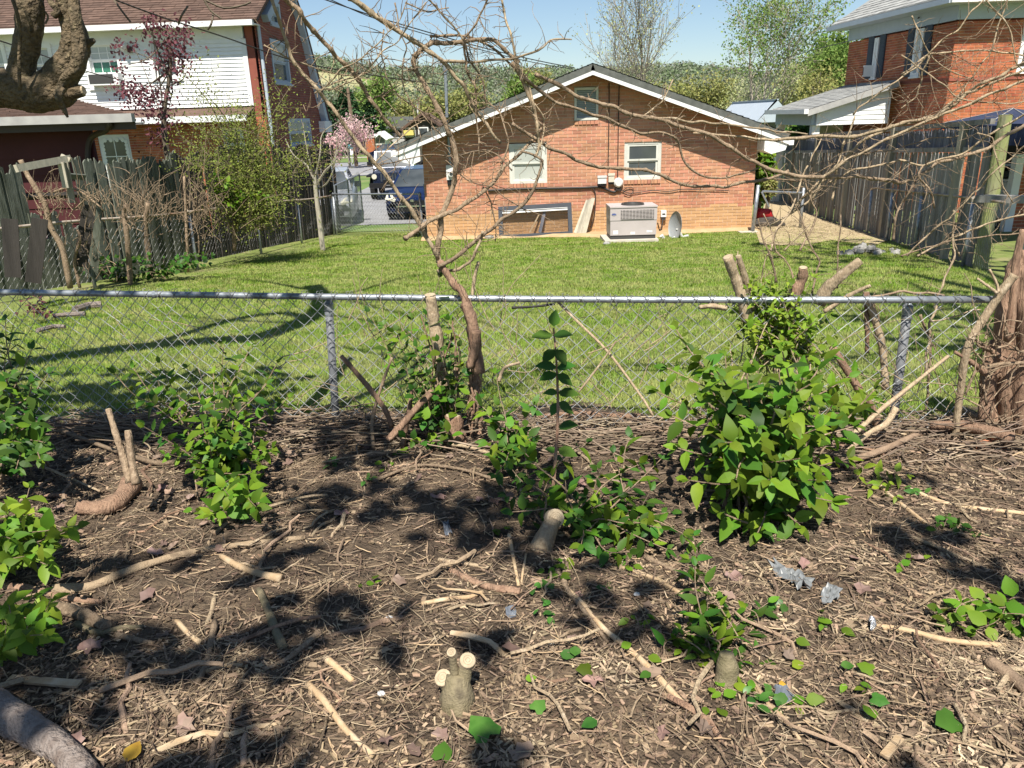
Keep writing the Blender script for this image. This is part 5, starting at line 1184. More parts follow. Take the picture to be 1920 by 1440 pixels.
setp(obj('lawn_grass', [(V.reshape(-1, 3), [np.arange(N * 3).reshape(-1, 3)])], M['grass']), kind='stuff')
# straw bits on the bank and tan clippings
g1 = rng.uniform(0, 1, (2600, 2)); sx = 5.5 + g1[:, 0] * 3.0; sy_ = 15.2 + g1[:, 1] * 4.5
d = np.column_stack([rng.normal(size=2600), rng.normal(size=2600), rng.normal(0, .12, 2600)])
V = scatter(np.array([(-.5, -.05, 0), (.5, -.04, 0), (.5, .05, .01), (-.5, .04, .01)]), [np.array([(0, 1, 2, 3)])], rotmats(d, np.tile((0, 0, 1.), (2600, 1)) + rng.normal(0, .2, (2600, 3))), np.column_stack([sx, sy_, .1 - .06 * sy_ + .04]), rng.uniform(.05, .14, 2600))
setp(obj('straw', [V], M['straw']), kind='stuff')

# ================================================================== PLANTS
def ovate(fold=.16, droop=.25, wmax=.28):
    xs_ = np.array([0, .22, .48, .74, 1.0]); wv = np.array([.03, .85, 1.0, .62, 0]) * wmax
    V = []; 
    for x, w_ in zip(xs_, wv):
        z = -droop * x * x
        V += [(x, -w_, z + fold * w_), (x, 0, z), (x, w_, z + fold * w_)]
    Fq = []
    for i in range(4):
        a = i * 3; Fq += [(a, a + 1, a + 4, a + 3), (a + 1, a + 2, a + 5, a + 4)]
    return np.array(V), [np.array(Fq)]
def ivyleaf():
    o = [(.02, 0), (-.13, .26), (.06, .5), (.3, .42), (.56, .44), (.76, .24), (1.02, 0), (.76, -.24), (.56, -.44), (.3, -.42), (.06, -.5), (-.13, -.26)]
    V = [(.35, 0, .06)] + [(x, y, -.12 * (x - .35) ** 2 - .18 * abs(y) ** 1.5) for x, y in o]; n = len(o)
    return np.array(V), [np.array([(0, i + 1, (i + 1) % n + 1) for i in range(n)])]
def deadleaf(seed):
    r = np.random.default_rng(seed); n = 11; a = np.arange(n) * 2 * math.pi / n
    rr = np.where(np.arange(n) % 2, r.uniform(.3, .45, n), r.uniform(.5, .65, n)); V = [(0, 0, 0)] + [(rr[i] * math.cos(a[i]), rr[i] * .8 * math.sin(a[i]), r.uniform(-.05, .22)) for i in range(n)]
    return np.array(V), [np.array([(0, i + 1, (i + 1) % n + 1) for i in range(n)])]
LEAFT = {'ovate_a': ovate(.28, .45, .25), 'ovate_b': ovate(.05, .6, .3), 'ovate_c': ovate(.22, -.05, .24), 'ovate': ovate(), 'narrow': ovate(.1, .4, .2), 'round': ovate(.12, .15, .36), 'ivy': ivyleaf()}
_lm = {}
def leafmesh(kind, m):
    k = (kind, m)
    if k not in _lm: me = mesh('leaf', [LEAFT[kind]], smooth=True); me.materials.append(M[m]); _lm[k] = me
    return _lm[k]
def m4(R, p, s):
    R = R * s; return Matrix(((R[0, 0], R[0, 1], R[0, 2], p[0]), (R[1, 0], R[1, 1], R[1, 2], p[1]), (R[2, 0], R[2, 1], R[2, 2], p[2]), (0, 0, 0, 1)))
def leaves_on(root, pos, dirs, nrm, size, kind, m, indiv, stuffname='foliage'):
    pos, dirs, nrm, size = [np.asarray(q, float) for q in (pos, dirs, nrm, size)]
    if len(pos) == 0: return
    Rm = rotmats(dirs, nrm); order = np.argsort(np.linalg.norm(pos - CAM, axis=1) / size)
    a, b = order[:indiv], order[indiv:]
    mats_ = m if isinstance(m, (list, tuple)) else [m]
    for i in a: inst('leaf', leafmesh(kind if kind != 'ovate' else ('ovate', 'ovate_a', 'ovate_b', 'ovate_c')[int(rng.integers(4))], mats_[int(rng.integers(len(mats_)))]), m4(Rm[i], pos[i], size[i]), root)
    if len(b):
        tv, tf = LEAFT[kind]; obj(stuffname, [scatter(tv, tf, Rm[b], pos[b], size[b])], M[mats_[0]], root, kind='stuff')
def shrub(name, label, cat, base, tips, leaf, m, stem_m='vine', r0=.006, spacing=.05, indiv=300, kind='ovate', t0=.2, arch=.25, basej=.06, side=2, group=None, lsz=(.55, 1.25), droop=.2):
    """stems from base to each tip, opposite leaves along them"""
    root = thing(name, label, cat, base, group); pos, dirs, nrm, siz = [], [], [], []
    for tip in tips:
        b = np.array(base) + np.array([rng.normal(0, basej), rng.normal(0, basej), -.01]); tip = np.array(tip)
        mid_ = b + (tip - b) * .5 + np.array([-(tip[0] - b[0]) * arch * .6, -(tip[1] - b[1]) * arch * .6, np.linalg.norm(tip - b) * arch * .5]) + rng.normal(0, .025, 3)
        c = smooth_curve([b, b * .6 + mid_ * .4 + (0, 0, .01), mid_, mid_ * .45 + tip * .55 + rng.normal(0, .012, 3), tip], 4)
        L = np.linalg.norm(np.diff(c, axis=0), axis=1).sum()
        obj('stem', [tube(c, np.linspace(r0, r0 * .35, len(c)), 5)], M[stem_m], root)
        n = max(2, int(L * (1 - t0) / spacing)); cl = np.r_[0, np.cumsum(np.linalg.norm(np.diff(c, axis=0), axis=1))]
        ph = rng.uniform(0, 3.14)
        for i in range(n + 1):
            t = t0 + (1 - t0) * i / n; p = np.array([np.interp(t * L, cl, c[:, q]) for q in range(3)]); p2 = np.array([np.interp(min(t * L + .02, L), cl, c[:, q]) for q in range(3)]); p1 = np.array([np.interp(max(0, t * L - .02), cl, c[:, q]) for q in range(3)])
            d = p2 - p1; d /= np.linalg.norm(d) + 1e-9; u = np.cross(d, (0.2, .1, 1)); u /= np.linalg.norm(u); v = np.cross(d, u)
            a = ph + i * 1.57 + rng.normal(0, .3)
            for s_ in range(side):
                o = u * math.cos(a + math.pi * s_) + v * math.sin(a + math.pi * s_)
                k = .75 if i < n else 1.1
                dd = o * .9 + d * (.45 + .5 * (i == n)) + np.array([0, 0, -droop + .1]) + rng.normal(0, .15, 3)
                pos.append(p + o * .004); dirs.append(dd); nn = np.array([0, 0, 1.]) * .9 + d * .35 + np.array([0, -.3, 0]) + rng.normal(0, .28, 3); nrm.append(nn)
                siz.append(leaf * rng.uniform(*lsz) * (1.05 - .35 * (t > .93)))
            if i == n:
                pos.append(p); dirs.append(d + rng.normal(0, .15, 3)); nrm.append(rng.normal(0, .3, 3) + (0, -.5, .6)); siz.append(leaf * .7)
    leaves_on(root, pos, dirs, nrm, siz, kind, m, indiv)
    return root
def ptip(px, py, Y, j=.04): return P(px, py, Y) + rng.normal(0, j, 3)
def ell(n, cx, cy, rx, ry, Y0, Y1, top_only=False):
    o = []
    for i in range(n):
        a = rng.uniform(0, 6.283); r_ = math.sqrt(rng.uniform(.15, 1))
        o.append(P(cx + rx * r_ * math.cos(a), cy + ry * r_ * math.sin(a), rng.uniform(Y0, Y1)))
    return o
def gbase(px, py): g = Gd(px, py, .03); return np.array([g[0], g[1], sz1(g[0], g[1])])
# big honeysuckle on the right
tips = [P(*q) for q in ((1268, 618, 3.35), (1250, 690, 3.2), (1232, 735, 3.2), (1300, 660, 3.4), (1360, 668, 3.6), (1420, 690, 3.6), (1500, 670, 3.6), (1560, 650, 3.6), (1600, 700, 3.5), (1635, 745, 3.4), (1640, 730, 3.2), (1600, 800, 3.0), (1590, 860, 2.9), (1560, 940, 2.75), (1500, 985, 2.65), (1420, 1000, 2.6), (1350, 960, 2.7), (1290, 900, 2.8), (1270, 840, 2.9), (1260, 780, 3.0), (1330, 720, 3.1), (1400, 700, 2.9), (1460, 690, 2.9), (1520, 720, 2.9), (1560, 760, 2.8), (1480, 780, 2.65), (1420, 800, 2.6), (1360, 830, 2.6), (1500, 860, 2.55), (1440, 900, 2.5), (1380, 900, 2.55), (1530, 900, 2.6))]
tips += ell(22, 1430, 790, 150, 150, 2.7, 3.3)
shrub('honeysuckle_shrub', 'large bushy shrub of big bright green leaves at the right in front of the fence', 'shrub', gbase(1430, 960), tips, .088, ['leaf', 'leaf', 'leafdk'], r0=.007, spacing=.047, indiv=300, t0=.22, basej=.07)
# left shrub
tips = [P(*q) for q in ((250, 690, 3.5), (215, 700, 3.4), (300, 680, 3.6), (350, 690, 3.7), (420, 645, 3.8), (470, 650, 3.8), (520, 680, 3.7), (540, 745, 3.6), (500, 720, 3.5), (400, 700, 3.5), (330, 740, 3.4), (290, 760, 3.3), (270, 800, 3.2), (310, 850, 3.1), (360, 880, 3.1), (430, 900, 3.05), (480, 880, 3.1), (510, 840, 3.2), (460, 780, 3.2), (400, 800, 3.1), (380, 760, 3.2), (440, 740, 3.3))]
tips += ell(9, 420, 850, 70, 50, 3.1, 3.4)
shrub('honeysuckle_shrub', 'airy green leafy shrub left of centre in front of the fence', 'shrub', gbase(420, 915), tips, .062, ['leaf', 'leafdk'], r0=.005, spacing=.042, indiv=280, t0=.25, basej=.05)
shrub('shrub_sprig', 'small leafy sprig lying in front of the airy left shrub', 'sprig', gbase(455, 945), [P(395, 965, 2.85), P(430, 930, 2.85), P(480, 950, 2.8)], .075, 'leaf', r0=.003, spacing=.045, indiv=60, t0=.35, arch=.1)
# left edge shrubs
tips = [P(*q) for q in ((10, 600, 3.9), (20, 640, 3.7), (60, 655, 3.7), (90, 700, 3.5), (60, 720, 3.4), (20, 700, 3.4), (-30, 680, 3.5), (70, 790, 3.2), (85, 830, 3.1), (40, 830, 3.1), (10, 790, 3.1), (-20, 760, 3.2), (75, 860, 3.0), (30, 880, 3.0), (0, 860, 3.0), (-40, 840, 3.2))]
shrub('honeysuckle_shrub', 'upright dark leafy shrub cut by the left edge beside the fence', 'shrub', gbase(20, 905), tips, .07, ['leafdk', 'leaf'], r0=.006, spacing=.045, indiv=200, t0=.2, basej=.08)
tips = [P(*q) for q in ((55, 915, 2.75), (70, 960, 2.6), (40, 990, 2.5), (90, 1010, 2.5), (130, 995, 2.5), (145, 985, 2.45), (60, 1040, 2.35), (20, 1010, 2.4), (10, 960, 2.5), (90, 1060, 2.3), (-20, 1000, 2.4), (0, 1060, 2.3))]
shrub('honeysuckle_shrub', 'low sunlit leafy shoots at the left edge above the fallen branch', 'shrub', gbase(-10, 1080), tips, .07, ['leaf', 'leafyl'], r0=.004, spacing=.045, indiv=160, t0=.2)
tips = [P(*q) for q in ((95, 1125, 2.05), (75, 1165, 2.0), (50, 1180, 1.95), (20, 1150, 2.0), (60, 1120, 2.1), (10, 1190, 1.95), (-20, 1140, 2.0), (85, 1190, 1.95))]
shrub('honeysuckle_shrub', 'lowest clump of bright leaves at the left edge below the fallen branch', 'shrub', gbase(0, 1210), tips, .062, ['leaf', 'leafyl'], r0=.003, spacing=.04, indiv=120, t0=.2)
# lone upright sapling
sb = gbase(1030, 985); sap = thing('sapling', 'tall single stemmed sapling with paired leaves standing alone at the centre', 'sapling', sb)
sp_ = [sb, P(1040, 880, 2.95), P(1046, 780, 3.02), P(1044, 690, 3.08), P(1038, 615, 3.12)]; c = smooth_curve(sp_, 6)
obj('stem', [tube(c, np.linspace(.0085, .004, len(c)), 7)], M['vinered'], sap)
pos, dirs, nrm, siz = [], [], [], []
for (px, py, dx, dz, s_) in ((1038, 612, .1, 1, .075), (1036, 628, -1, .12, .1), (1038, 628, 1, .2, .09), (1040, 655, -.7, -.5, .085), (1042, 655, .5, -.6, .085), (1043, 688, -1, .25, .1), (1044, 690, 1, .35, .09), (1043, 700, -.9, -.1, .09), (1044, 702, .9, -.5, .09), (1046, 735, -.9, .1, .07), (1047, 735, 1, .1, .1), (1046, 755, .9, -.55, .095), (1046, 755, -.5, -.7, .07), (1047, 800, .9, .35, .1), (1046, 842, .9, -.1, .1), (1044, 846, -.8, .3, .06), (1043, 880, -.9, .2, .06)):
    p = P(px, py, 3.05); pos.append(p); dirs.append((dx, rng.uniform(-.5, .1), dz)); nrm.append((0, -.4, 1)); siz.append(s_ * .92)
leaves_on(sap, pos, dirs, nrm, siz, 'round', 'leafdk', 60)
# low honeysuckle / ivy spread right of the sapling
tips = [P(*q) for q in ((960, 880, 3.0), (985, 850, 3.0), (950, 930, 2.9), (1000, 910, 2.85), (960, 960, 2.75), (1100, 830, 3.15), (1150, 850, 3.1), (1180, 820, 3.2), (1120, 880, 3.0), (1200, 870, 3.0), (1240, 860, 3.0), (1100, 930, 2.85), (1160, 930, 2.8), (1220, 920, 2.8), (1080, 970, 2.7), (1140, 985, 2.65), (1200, 980, 2.65), (1260, 960, 2.7), (1090, 1020, 2.6), (1180, 1035, 2.5), (1250, 1030, 2.55), (1280, 1000, 2.6), (1060, 900, 2.9), (1240, 990, 2.6))]
shrub('honeysuckle_shrub', 'low sprawling green shoots between the sapling and the large right shrub', 'shrub', gbase(1100, 985), tips, .068, ['leafdk', 'leaf'], r0=.005, spacing=.05, indiv=240, t0=.2, arch=.15, basej=.12)
tips = [P(*q) for q in ((905, 770, 3.7), (935, 760, 3.6), (960, 800, 3.5), (1000, 760, 3.5), (915, 830, 3.4), (950, 840, 3.3), (1000, 820, 3.3), (880, 740, 3.8), (930, 700, 3.8), (980, 890, 3.1), (930, 890, 3.1))]
shrub('honeysuckle_shrub', 'young leafy shoots between the vine stump and the lone sapling', 'shrub', gbase(960, 870), tips, .072, ['leaf', 'leafdk'], r0=.004, spacing=.055, indiv=130, t0=.3)
# small plant bottom right, around the little stump
tips = [P(*q) for q in ((1290, 1040, 2.3), (1300, 1005, 2.4), (1330, 1110, 2.15), (1290, 1150, 2.05), (1270, 1190, 2.0), (1350, 1130, 2.1), (1400, 1140, 2.1), (1410, 1170, 2.05), (1380, 1190, 2.0), (1330, 1200, 1.95), (1310, 1230, 1.9), (1390, 1240, 1.9), (1350, 1160, 2.1), (1420, 1220, 1.95), (1440, 1130, 2.15))]
shrub('honeysuckle_shrub', 'small dusty green plant growing round the little cut stump at lower right', 'shrub', gbase(1350, 1240), tips, .055, ['leafdk', 'leaf'], r0=.003, spacing=.04, indiv=150, t0=.2, arch=.15)
tips = [P(1790, 1150, 2.05), P(1760, 1140, 2.1), P(1830, 1180, 2.0), P(1880, 1150, 2.05), P(1900, 1175, 2.0), P(1775, 1165, 2.05)]
shrub('shrub_sprig', 'trailing sprig with round leaves at the right edge above the pale stick', 'sprig', gbase(1905, 1165), tips, .055, 'leaf', r0=.003, spacing=.05, indiv=40, t0=.3, arch=.05, kind='round')
tips = [P(1760, 980, 2.75), P(1800, 990, 2.7), P(1830, 1005, 2.65), P(1780, 970, 2.8)]
shrub('shrub_sprig', 'small fallen green sprig on the bare soil at the right', 'sprig', gbase(1800, 995), tips, .04, 'leafdk', r0=.002, spacing=.03, indiv=50, t0=.1, arch=.05)
tips = [P(1665, 905, 3.1), P(1700, 890, 3.15), P(1640, 880, 3.2), P(1680, 930, 3.0)]
shrub('shrub_sprig', 'leafy sprig reaching right from the base of the large right shrub', 'sprig', gbase(1620, 920), tips, .06, 'leafyl', r0=.003, spacing=.045, indiv=50, t0=.3, arch=.1)
# ivy-covered stump at the fence
tips = [P(*q) for q in ((800, 590, 4.0), (770, 600, 4.05), (745, 620, 4.05), (780, 650, 3.95), (820, 640, 3.9), (840, 600, 4.0), (760, 680, 3.9), (800, 700, 3.85), (840, 690, 3.85), (820, 740, 3.8), (775, 730, 3.8), (860, 650, 3.95), (735, 660, 4.0), (850, 740, 3.8), (870, 700, 3.9), (790, 780, 3.7), (830, 800, 3.7), (760, 820, 3.6), (720, 610, 4.1), (690, 585, 4.15), (825, 520, 4.2))]
shrub('ivy', 'dark green climber covering the cut vine stump on the fence', 'climbing plant', gbase(838, 832), tips, .06, ['leafdk', 'leaf'], r0=.004, spacing=.055, indiv=200, t0=.25, arch=.05, kind='round', basej=.05)
# vine pile on the fence behind the large shrub: small yellow-green leaves
tips = ell(46, 1450, 590, 85, 75, 3.85, 4.15) + [P(1500, 510, 4.0), P(1525, 520, 4.0), P(1390, 560, 4.0), P(1560, 580, 3.95), P(1575, 620, 3.9), P(1430, 530, 4.0)]
tips += ell(20, 1480, 620, 85, 60, 3.72, 3.95)
shrub('vine_tangle', 'tangle of small yellow green leaves and cut vine on the fence above the large shrub', 'climbing plant', P(1455, 690, 3.98), tips, .046, ['leafyl', 'leafyl', 'leaf'], r0=.004, spacing=.034, indiv=300, t0=.3, arch=.15, basej=.12, stem_m='vinepale')
# weeds along the left fence
for (px, py, lab) in ((310, 520, 'dark weeds at the foot of the left fence near the second post'), (430, 385, 'bright green leaves on top of the left fence by the feathery shrub'), (225, 530, 'dark weeds low behind the left fence beside the first post')):
    Y = 11.6 if py > 450 else 13.0
    b = P(px, py, Y)
    shrub('weed', lab, 'weed', b, [b + rng.normal(0, 1, 3) * np.array([.3, .15, .12]) + (0, 0, .25) for _ in range(16)], .09, 'leafdk' if py > 450 else 'leaf', r0=.004, spacing=.07, indiv=0, t0=.2, kind='round')
# ivy leaves and single leaves in the litter (each lies loose)
ivl = [((920, 1385), .085, 'large dark ivy leaf lying near the bottom edge at the centre', 'leafivy'), ((828, 1425), .055, 'dark ivy leaf at the bottom edge left of the large one', 'leafdk'), ((1050, 1235), .05, 'pale green leaf beside its twin right of the triple stump', 'leafivy'), ((1078, 1243), .05, 'pale green leaf, right one of the pair beyond the triple stump', 'leafivy'), ((1107, 1265), .045, 'bright ivy leaf on the crossing stick right of the pale pair', 'leaf'), ((1003, 1338), .045, 'ivy leaf lying above the large dark one', 'leafivy'), ((1120, 1355), .05, 'dull mottled leaf under the thin crossing twigs at lower centre', 'leafivy'), ((1635, 1265), .045, 'shiny ivy leaf by the straw bundle at lower right', 'leaf'), ((1815, 1188), .05, 'bright round leaf below the trailing sprig at right', 'leaf'), ((1635, 1310), .045, 'ivy leaf standing on edge at lower right', 'leafivy'), ((1790, 1355), .07, 'broad dark leaf beside the upright stick at lower right', 'leafdk'), ((1640, 1355), .055, 'bright leaf by the forked green shoot near the bottom', 'leaf'), ((1490, 1215), .045, 'small bright leaf on the wood chips right of the little stump', 'leaf'), ((1485, 1255), .045, 'small hanging leaf beside the little stump', 'leaf'), ((1575, 1255), .04, 'small leaf among the chips at lower right', 'leafivy'), ((1215, 1235), .045, 'bright leaf by the crossing pale sticks', 'leaf'), ((1220, 1270), .04, 'dusty leaf below the crossing pale sticks', 'leafdk'), ((985, 1280), .035, 'tiny bright leaf near the triple stump', 'leafyl'), ((1165, 1215), .04, 'small leaf at the top of the crossing sticks', 'leaf'), ((1735, 995), .04, 'leaf on the bare soil right of the large shrub', 'leaf'), ((1740, 1045), .035, 'bright curled leaf on the bare soil at right', 'leaf')]
for (px, py), s_, lab, m_ in ivl:
    g = Gd(px, py, .05); p = np.array([g[0], g[1], sz1(g[0], g[1]) + .025]); a = rng.uniform(0, 6.28)
    o = bpy.data.objects.new('ivy_leaf', leafmesh('ivy' if 'ivy' in lab or 'broad' in lab else 'round', m_)); col.objects.link(o); R = rotmats(np.array([[math.cos(a), math.sin(a), .1]]), np.array([[rng.normal(0, .25), -.35, 1.]]))[0]; o.matrix_basis = m4(R, p, s_); setp(o, lab, 'leaf', 'green leaves lying in the litter')

# ================================================================== VINES (bare, early spring)
def px_curve(pts, Y0, Y1, per=4, wob=.03, kink=0):
    if kink:
        q = [pts[0]]
        for a, b in zip(pts[:-1], pts[1:]):
            L_k = math.hypot(b[0] - a[0], b[1] - a[1]); m_k = max(1, int(L_k / 16))
            for j_k in range(1, m_k + 1): q.append((a[0] + (b[0] - a[0]) * j_k / m_k + rng.normal(0, kink), a[1] + (b[1] - a[1]) * j_k / m_k + rng.normal(0, kink)))
        pts = q
    n = len(pts); Ys_ = np.linspace(Y0, Y1, n) + rng.normal(0, wob, n)
    return smooth_curve([P(x, y, Yq) for (x, y), Yq in zip(pts, Ys_)], per)
def twigs_along(c, n, lmin, lmax, r, bend=.5, up=.2):
    o = []
    for _ in range(n):
        i = int(rng.integers(1, len(c) - 1)); p = c[i]; d = c[i + 1] - c[i - 1]; d /= np.linalg.norm(d) + 1e-9
        v = rng.normal(size=3); v[1] *= .6; v -= d * (v @ d) * .6; v /= np.linalg.norm(v); v += d * rng.uniform(-.2, .9) + np.array([0, 0, up]); v /= np.linalg.norm(v)
        L = rng.uniform(lmin, lmax); k = rng.integers(3, 6); q = [p]
        for j in range(k):
            v = v + rng.normal(0, bend * .5, 3); v /= np.linalg.norm(v); q.append(q[-1] + v * L / k)
        o.append(tube(np.array(q), np.linspace(r, r * .35, len(q)), 4))
        if rng.random() < .5:
            a = q[int(rng.integers(1, len(q)))]; v2 = v + rng.normal(0, .8, 3); v2 /= np.linalg.norm(v2); o.append(tube([a, a + v2 * L * .2, a + v2 * L * .35 + rng.normal(0, .01, 3)], [r * .6, r * .5, r * .3], 3))
    return o
def vine(name, label, cat, strokes, tw=(10, .05, .2, .0022), loc=None):
    root = thing(name, label, cat, loc if loc is not None else P(*strokes[0][0][0], strokes[0][1])); allc = []
    ws = []
    for st in strokes:
        pts, Y0, Y1, w0, w1, m = st
        c = px_curve(pts, Y0, Y1, 3, .012, 1.1); dep = np.array([(p - CAM) @ FW for p in c]); r = np.linspace(w0, w1, len(c)) / 2 / F * dep
        r = r * (1 + .28 * (np.arange(len(c)) % 7 == 0) + rng.normal(0, .06, len(c)))
        obj('branch', [tube(c, r, 9 if w0 > 4 else 5, jit=.06, ridge=.1)], M[m], root, smooth=True); allc.append(c)
        n = max(1, int(tw[0] * len(pts) / 7)); ws += twigs_along(c, n, tw[1], tw[2], tw[3])
    if ws: obj('twigs', ws, M['vine'], root, kind='stuff')
    return root
V_, VP_ = 'vine', 'vinepale'
main = [
 ([(897, 840), (893, 780), (890, 720), (888, 660), (884, 610), (878, 575), (866, 547), (842, 520), (824, 492)], 3.95, 4.15, 24, 12, 'vinered'),
 ([(824, 492), (820, 470), (825, 430), (832, 392), (842, 365), (851, 342), (854, 322), (855, 287), (847, 260), (832, 225), (812, 185), (795, 157), (780, 130), (776, 110), (788, 94), (810, 80)], 4.15, 4.2, 10, 8.5, V_),
 ([(655, -5), (692, 22), (737, 52), (762, 68), (790, 86), (830, 115), (867, 160), (892, 207), (915, 237), (940, 268)], 4.0, 4.3, 10, 5, VP_),
 ([(530, -8), (558, 18), (580, 48), (620, 94), (665, 140), (695, 188), (722, 222), (752, 258)], 3.8, 4.2, 9, 6.5, V_),
 ([(508, -8), (522, 37), (540, 87), (552, 120), (580, 150), (610, 185), (655, 247), (680, 280), (705, 305), (730, 337), (750, 367), (770, 392), (790, 425), (805, 455), (822, 485)], 3.9, 4.15, 6, 8, VP_),
 ([(760, 447), (805, 415), (855, 392), (890, 372), (930, 337), (945, 315), (965, 298), (990, 275), (1015, 240)], 4.05, 4.4, 9, 5, V_),
 ([(822, 500), (845, 488), (875, 465), (905, 440), (940, 412), (975, 390), (1000, 360), (1012, 320), (1016, 302), (1000, 290), (975, 286)], 4.12, 4.3, 7.5, 4, V_),
 ([(822, 508), (855, 507), (885, 487), (902, 450), (905, 435)], 4.15, 4.1, 6.5, 5, VP_),
 ([(777, 107), (792, 92), (812, 80), (855, 80), (892, 75), (925, 75), (955, 102), (975, 118)], 4.2, 4.3, 9, 6, V_),
 ([(806, 68), (840, 66), (880, 70), (915, 85), (950, 110), (968, 130)], 4.22, 4.35, 5, 4, V_),
 ([(830, 115), (880, 117), (930, 112), (960, 110), (1005, 96), (1032, 75), (1070, 73)], 4.15, 4.3, 6, 2.5, VP_),
 ([(495, 85), (555, 115), (605, 132), (640, 140), (680, 140), (710, 120), (730, 105)], 4.0, 4.1, 3.2, 2.2, VP_),
 ([(600, 172), (640, 130), (680, 107), (717, 72), (750, 37), (765, -5)], 4.0, 4.0, 3, 2.2, VP_),
 ([(615, 170), (660, 150), (690, 130), (720, 95), (745, 80), (770, 40), (800, 5)], 4.02, 4.05, 2.6, 2.2, VP_),
 ([(590, 175), (640, 150), (670, 145)], 4.02, 4.05, 2.8, 2, VP_),
 ([(1010, 240), (985, 160), (967, 115)], 4.3, 4.3, 6, 8, VP_),
 ([(1005, 292), (1012, 275), (1008, 237), (1000, 195), (987, 150), (967, 115), (955, 60), (940, 0)], 4.3, 4.3, 5, 4, VP_),
 ([(1012, 280), (1020, 250), (1018, 215), (1002, 195)], 4.28, 4.3, 3.5, 3, VP_),
 ([(740, 5), (748, 50), (760, 90), (755, 140), (762, 180), (785, 210), (815, 240), (830, 260)], 4.1, 4.2, 2.6, 2, V_),
 ([(720, 55), (718, 100), (725, 145), (735, 165)], 4.1, 4.1, 2.6, 2, V_),
 ([(915, -5), (900, 30), (880, 60), (870, 75), (880, 110), (905, 150), (910, 200), (893, 205)], 4.15, 4.25, 4, 3, V_),
 ([(800, -5), (830, 30), (850, 50), (870, 78)], 4.15, 4.2, 4, 4, VP_),
 ([(870, 80), (875, 130), (890, 160), (893, 215), (898, 260), (900, 295)], 4.2, 4.25, 5, 2.5, V_),
 ([(760, 5), (800, 20), (840, 15)], 4.1, 4.2, 3, 2, V_),
 ([(690, 190), (735, 170), (770, 195), (800, 215), (840, 235), (860, 250)], 4.12, 4.2, 2.8, 2, V_),
 ([(930, 337), (945, 300), (952, 270), (945, 240), (935, 210), (905, 180)], 4.2, 4.3, 3.4, 2.4, V_),
 ([(960, 320), (935, 292), (912, 280), (860, 290), (800, 290), (755, 300), (720, 310), (700, 320)], 4.2, 4.2, 2.6, 2, V_),
 ([(700, 308), (730, 275), (760, 250), (800, 220)], 4.1, 4.2, 2.6, 2, VP_),
 ([(835, 300), (862, 325), (880, 340), (925, 352), (960, 380), (990, 400)], 4.2, 4.25, 2.8, 2, V_),
 ([(905, 350), (920, 375), (928, 410), (930, 450)], 4.25, 4.3, 3, 2, V_),
]
vine('dead_vine', 'large bare arching vine growing through the fence in front of the brick house', 'vine', main, (22, .04, .2, .0024), loc=gbase(890, 845))
rstr = [
 ([(960, 117), (975, 140), (1000, 162), (1030, 185), (1060, 197), (1090, 207), (1135, 220), (1172, 237), (1205, 250), (1235, 248), (1260, 257), (1272, 270), (1282, 297), (1297, 319), (1320, 332), (1360, 335), (1400, 322), (1425, 315)], 4.3, 4.6, 7, 3, V_),
 ([(1005, 140), (1042, 157), (1080, 180), (1115, 190), (1150, 202), (1185, 215), (1230, 222), (1265, 232), (1300, 245), (1330, 252), (1355, 267), (1385, 287), (1415, 305), (1445, 320), (1500, 332), (1550, 332), (1615, 330), (1690, 341), (1727, 325), (1762, 305), (1840, 282), (1925, 232)], 4.35, 4.9, 7, 6, V_),
 ([(1230, 222), (1280, 225), (1335, 230), (1385, 237), (1440, 243), (1475, 248), (1515, 252)], 4.5, 4.6, 4.5, 3, VP_),
 ([(1300, 250), (1345, 252), (1400, 258), (1450, 262), (1470, 262)], 4.5, 4.7, 3.6, 5, VP_),
 ([(960, 232), (1005, 260), (1050, 287), (1095, 305), (1125, 312), (1167, 317), (1210, 320), (1242, 330), (1270, 342), (1292, 349), (1360, 350), (1395, 342), (1440, 335), (1480, 322)], 4.3, 4.7, 6.5, 5, V_),
 ([(1200, 222), (1230, 200), (1250, 175), (1263, 150)], 4.5, 4.5, 3, 1.8, VP_),
]
vine('dead_vine', 'long bare vine strands drooping to the right across the brick gable', 'vine', rstr, (20, .03, .12, .0024), loc=P(960, 117, 4.3))
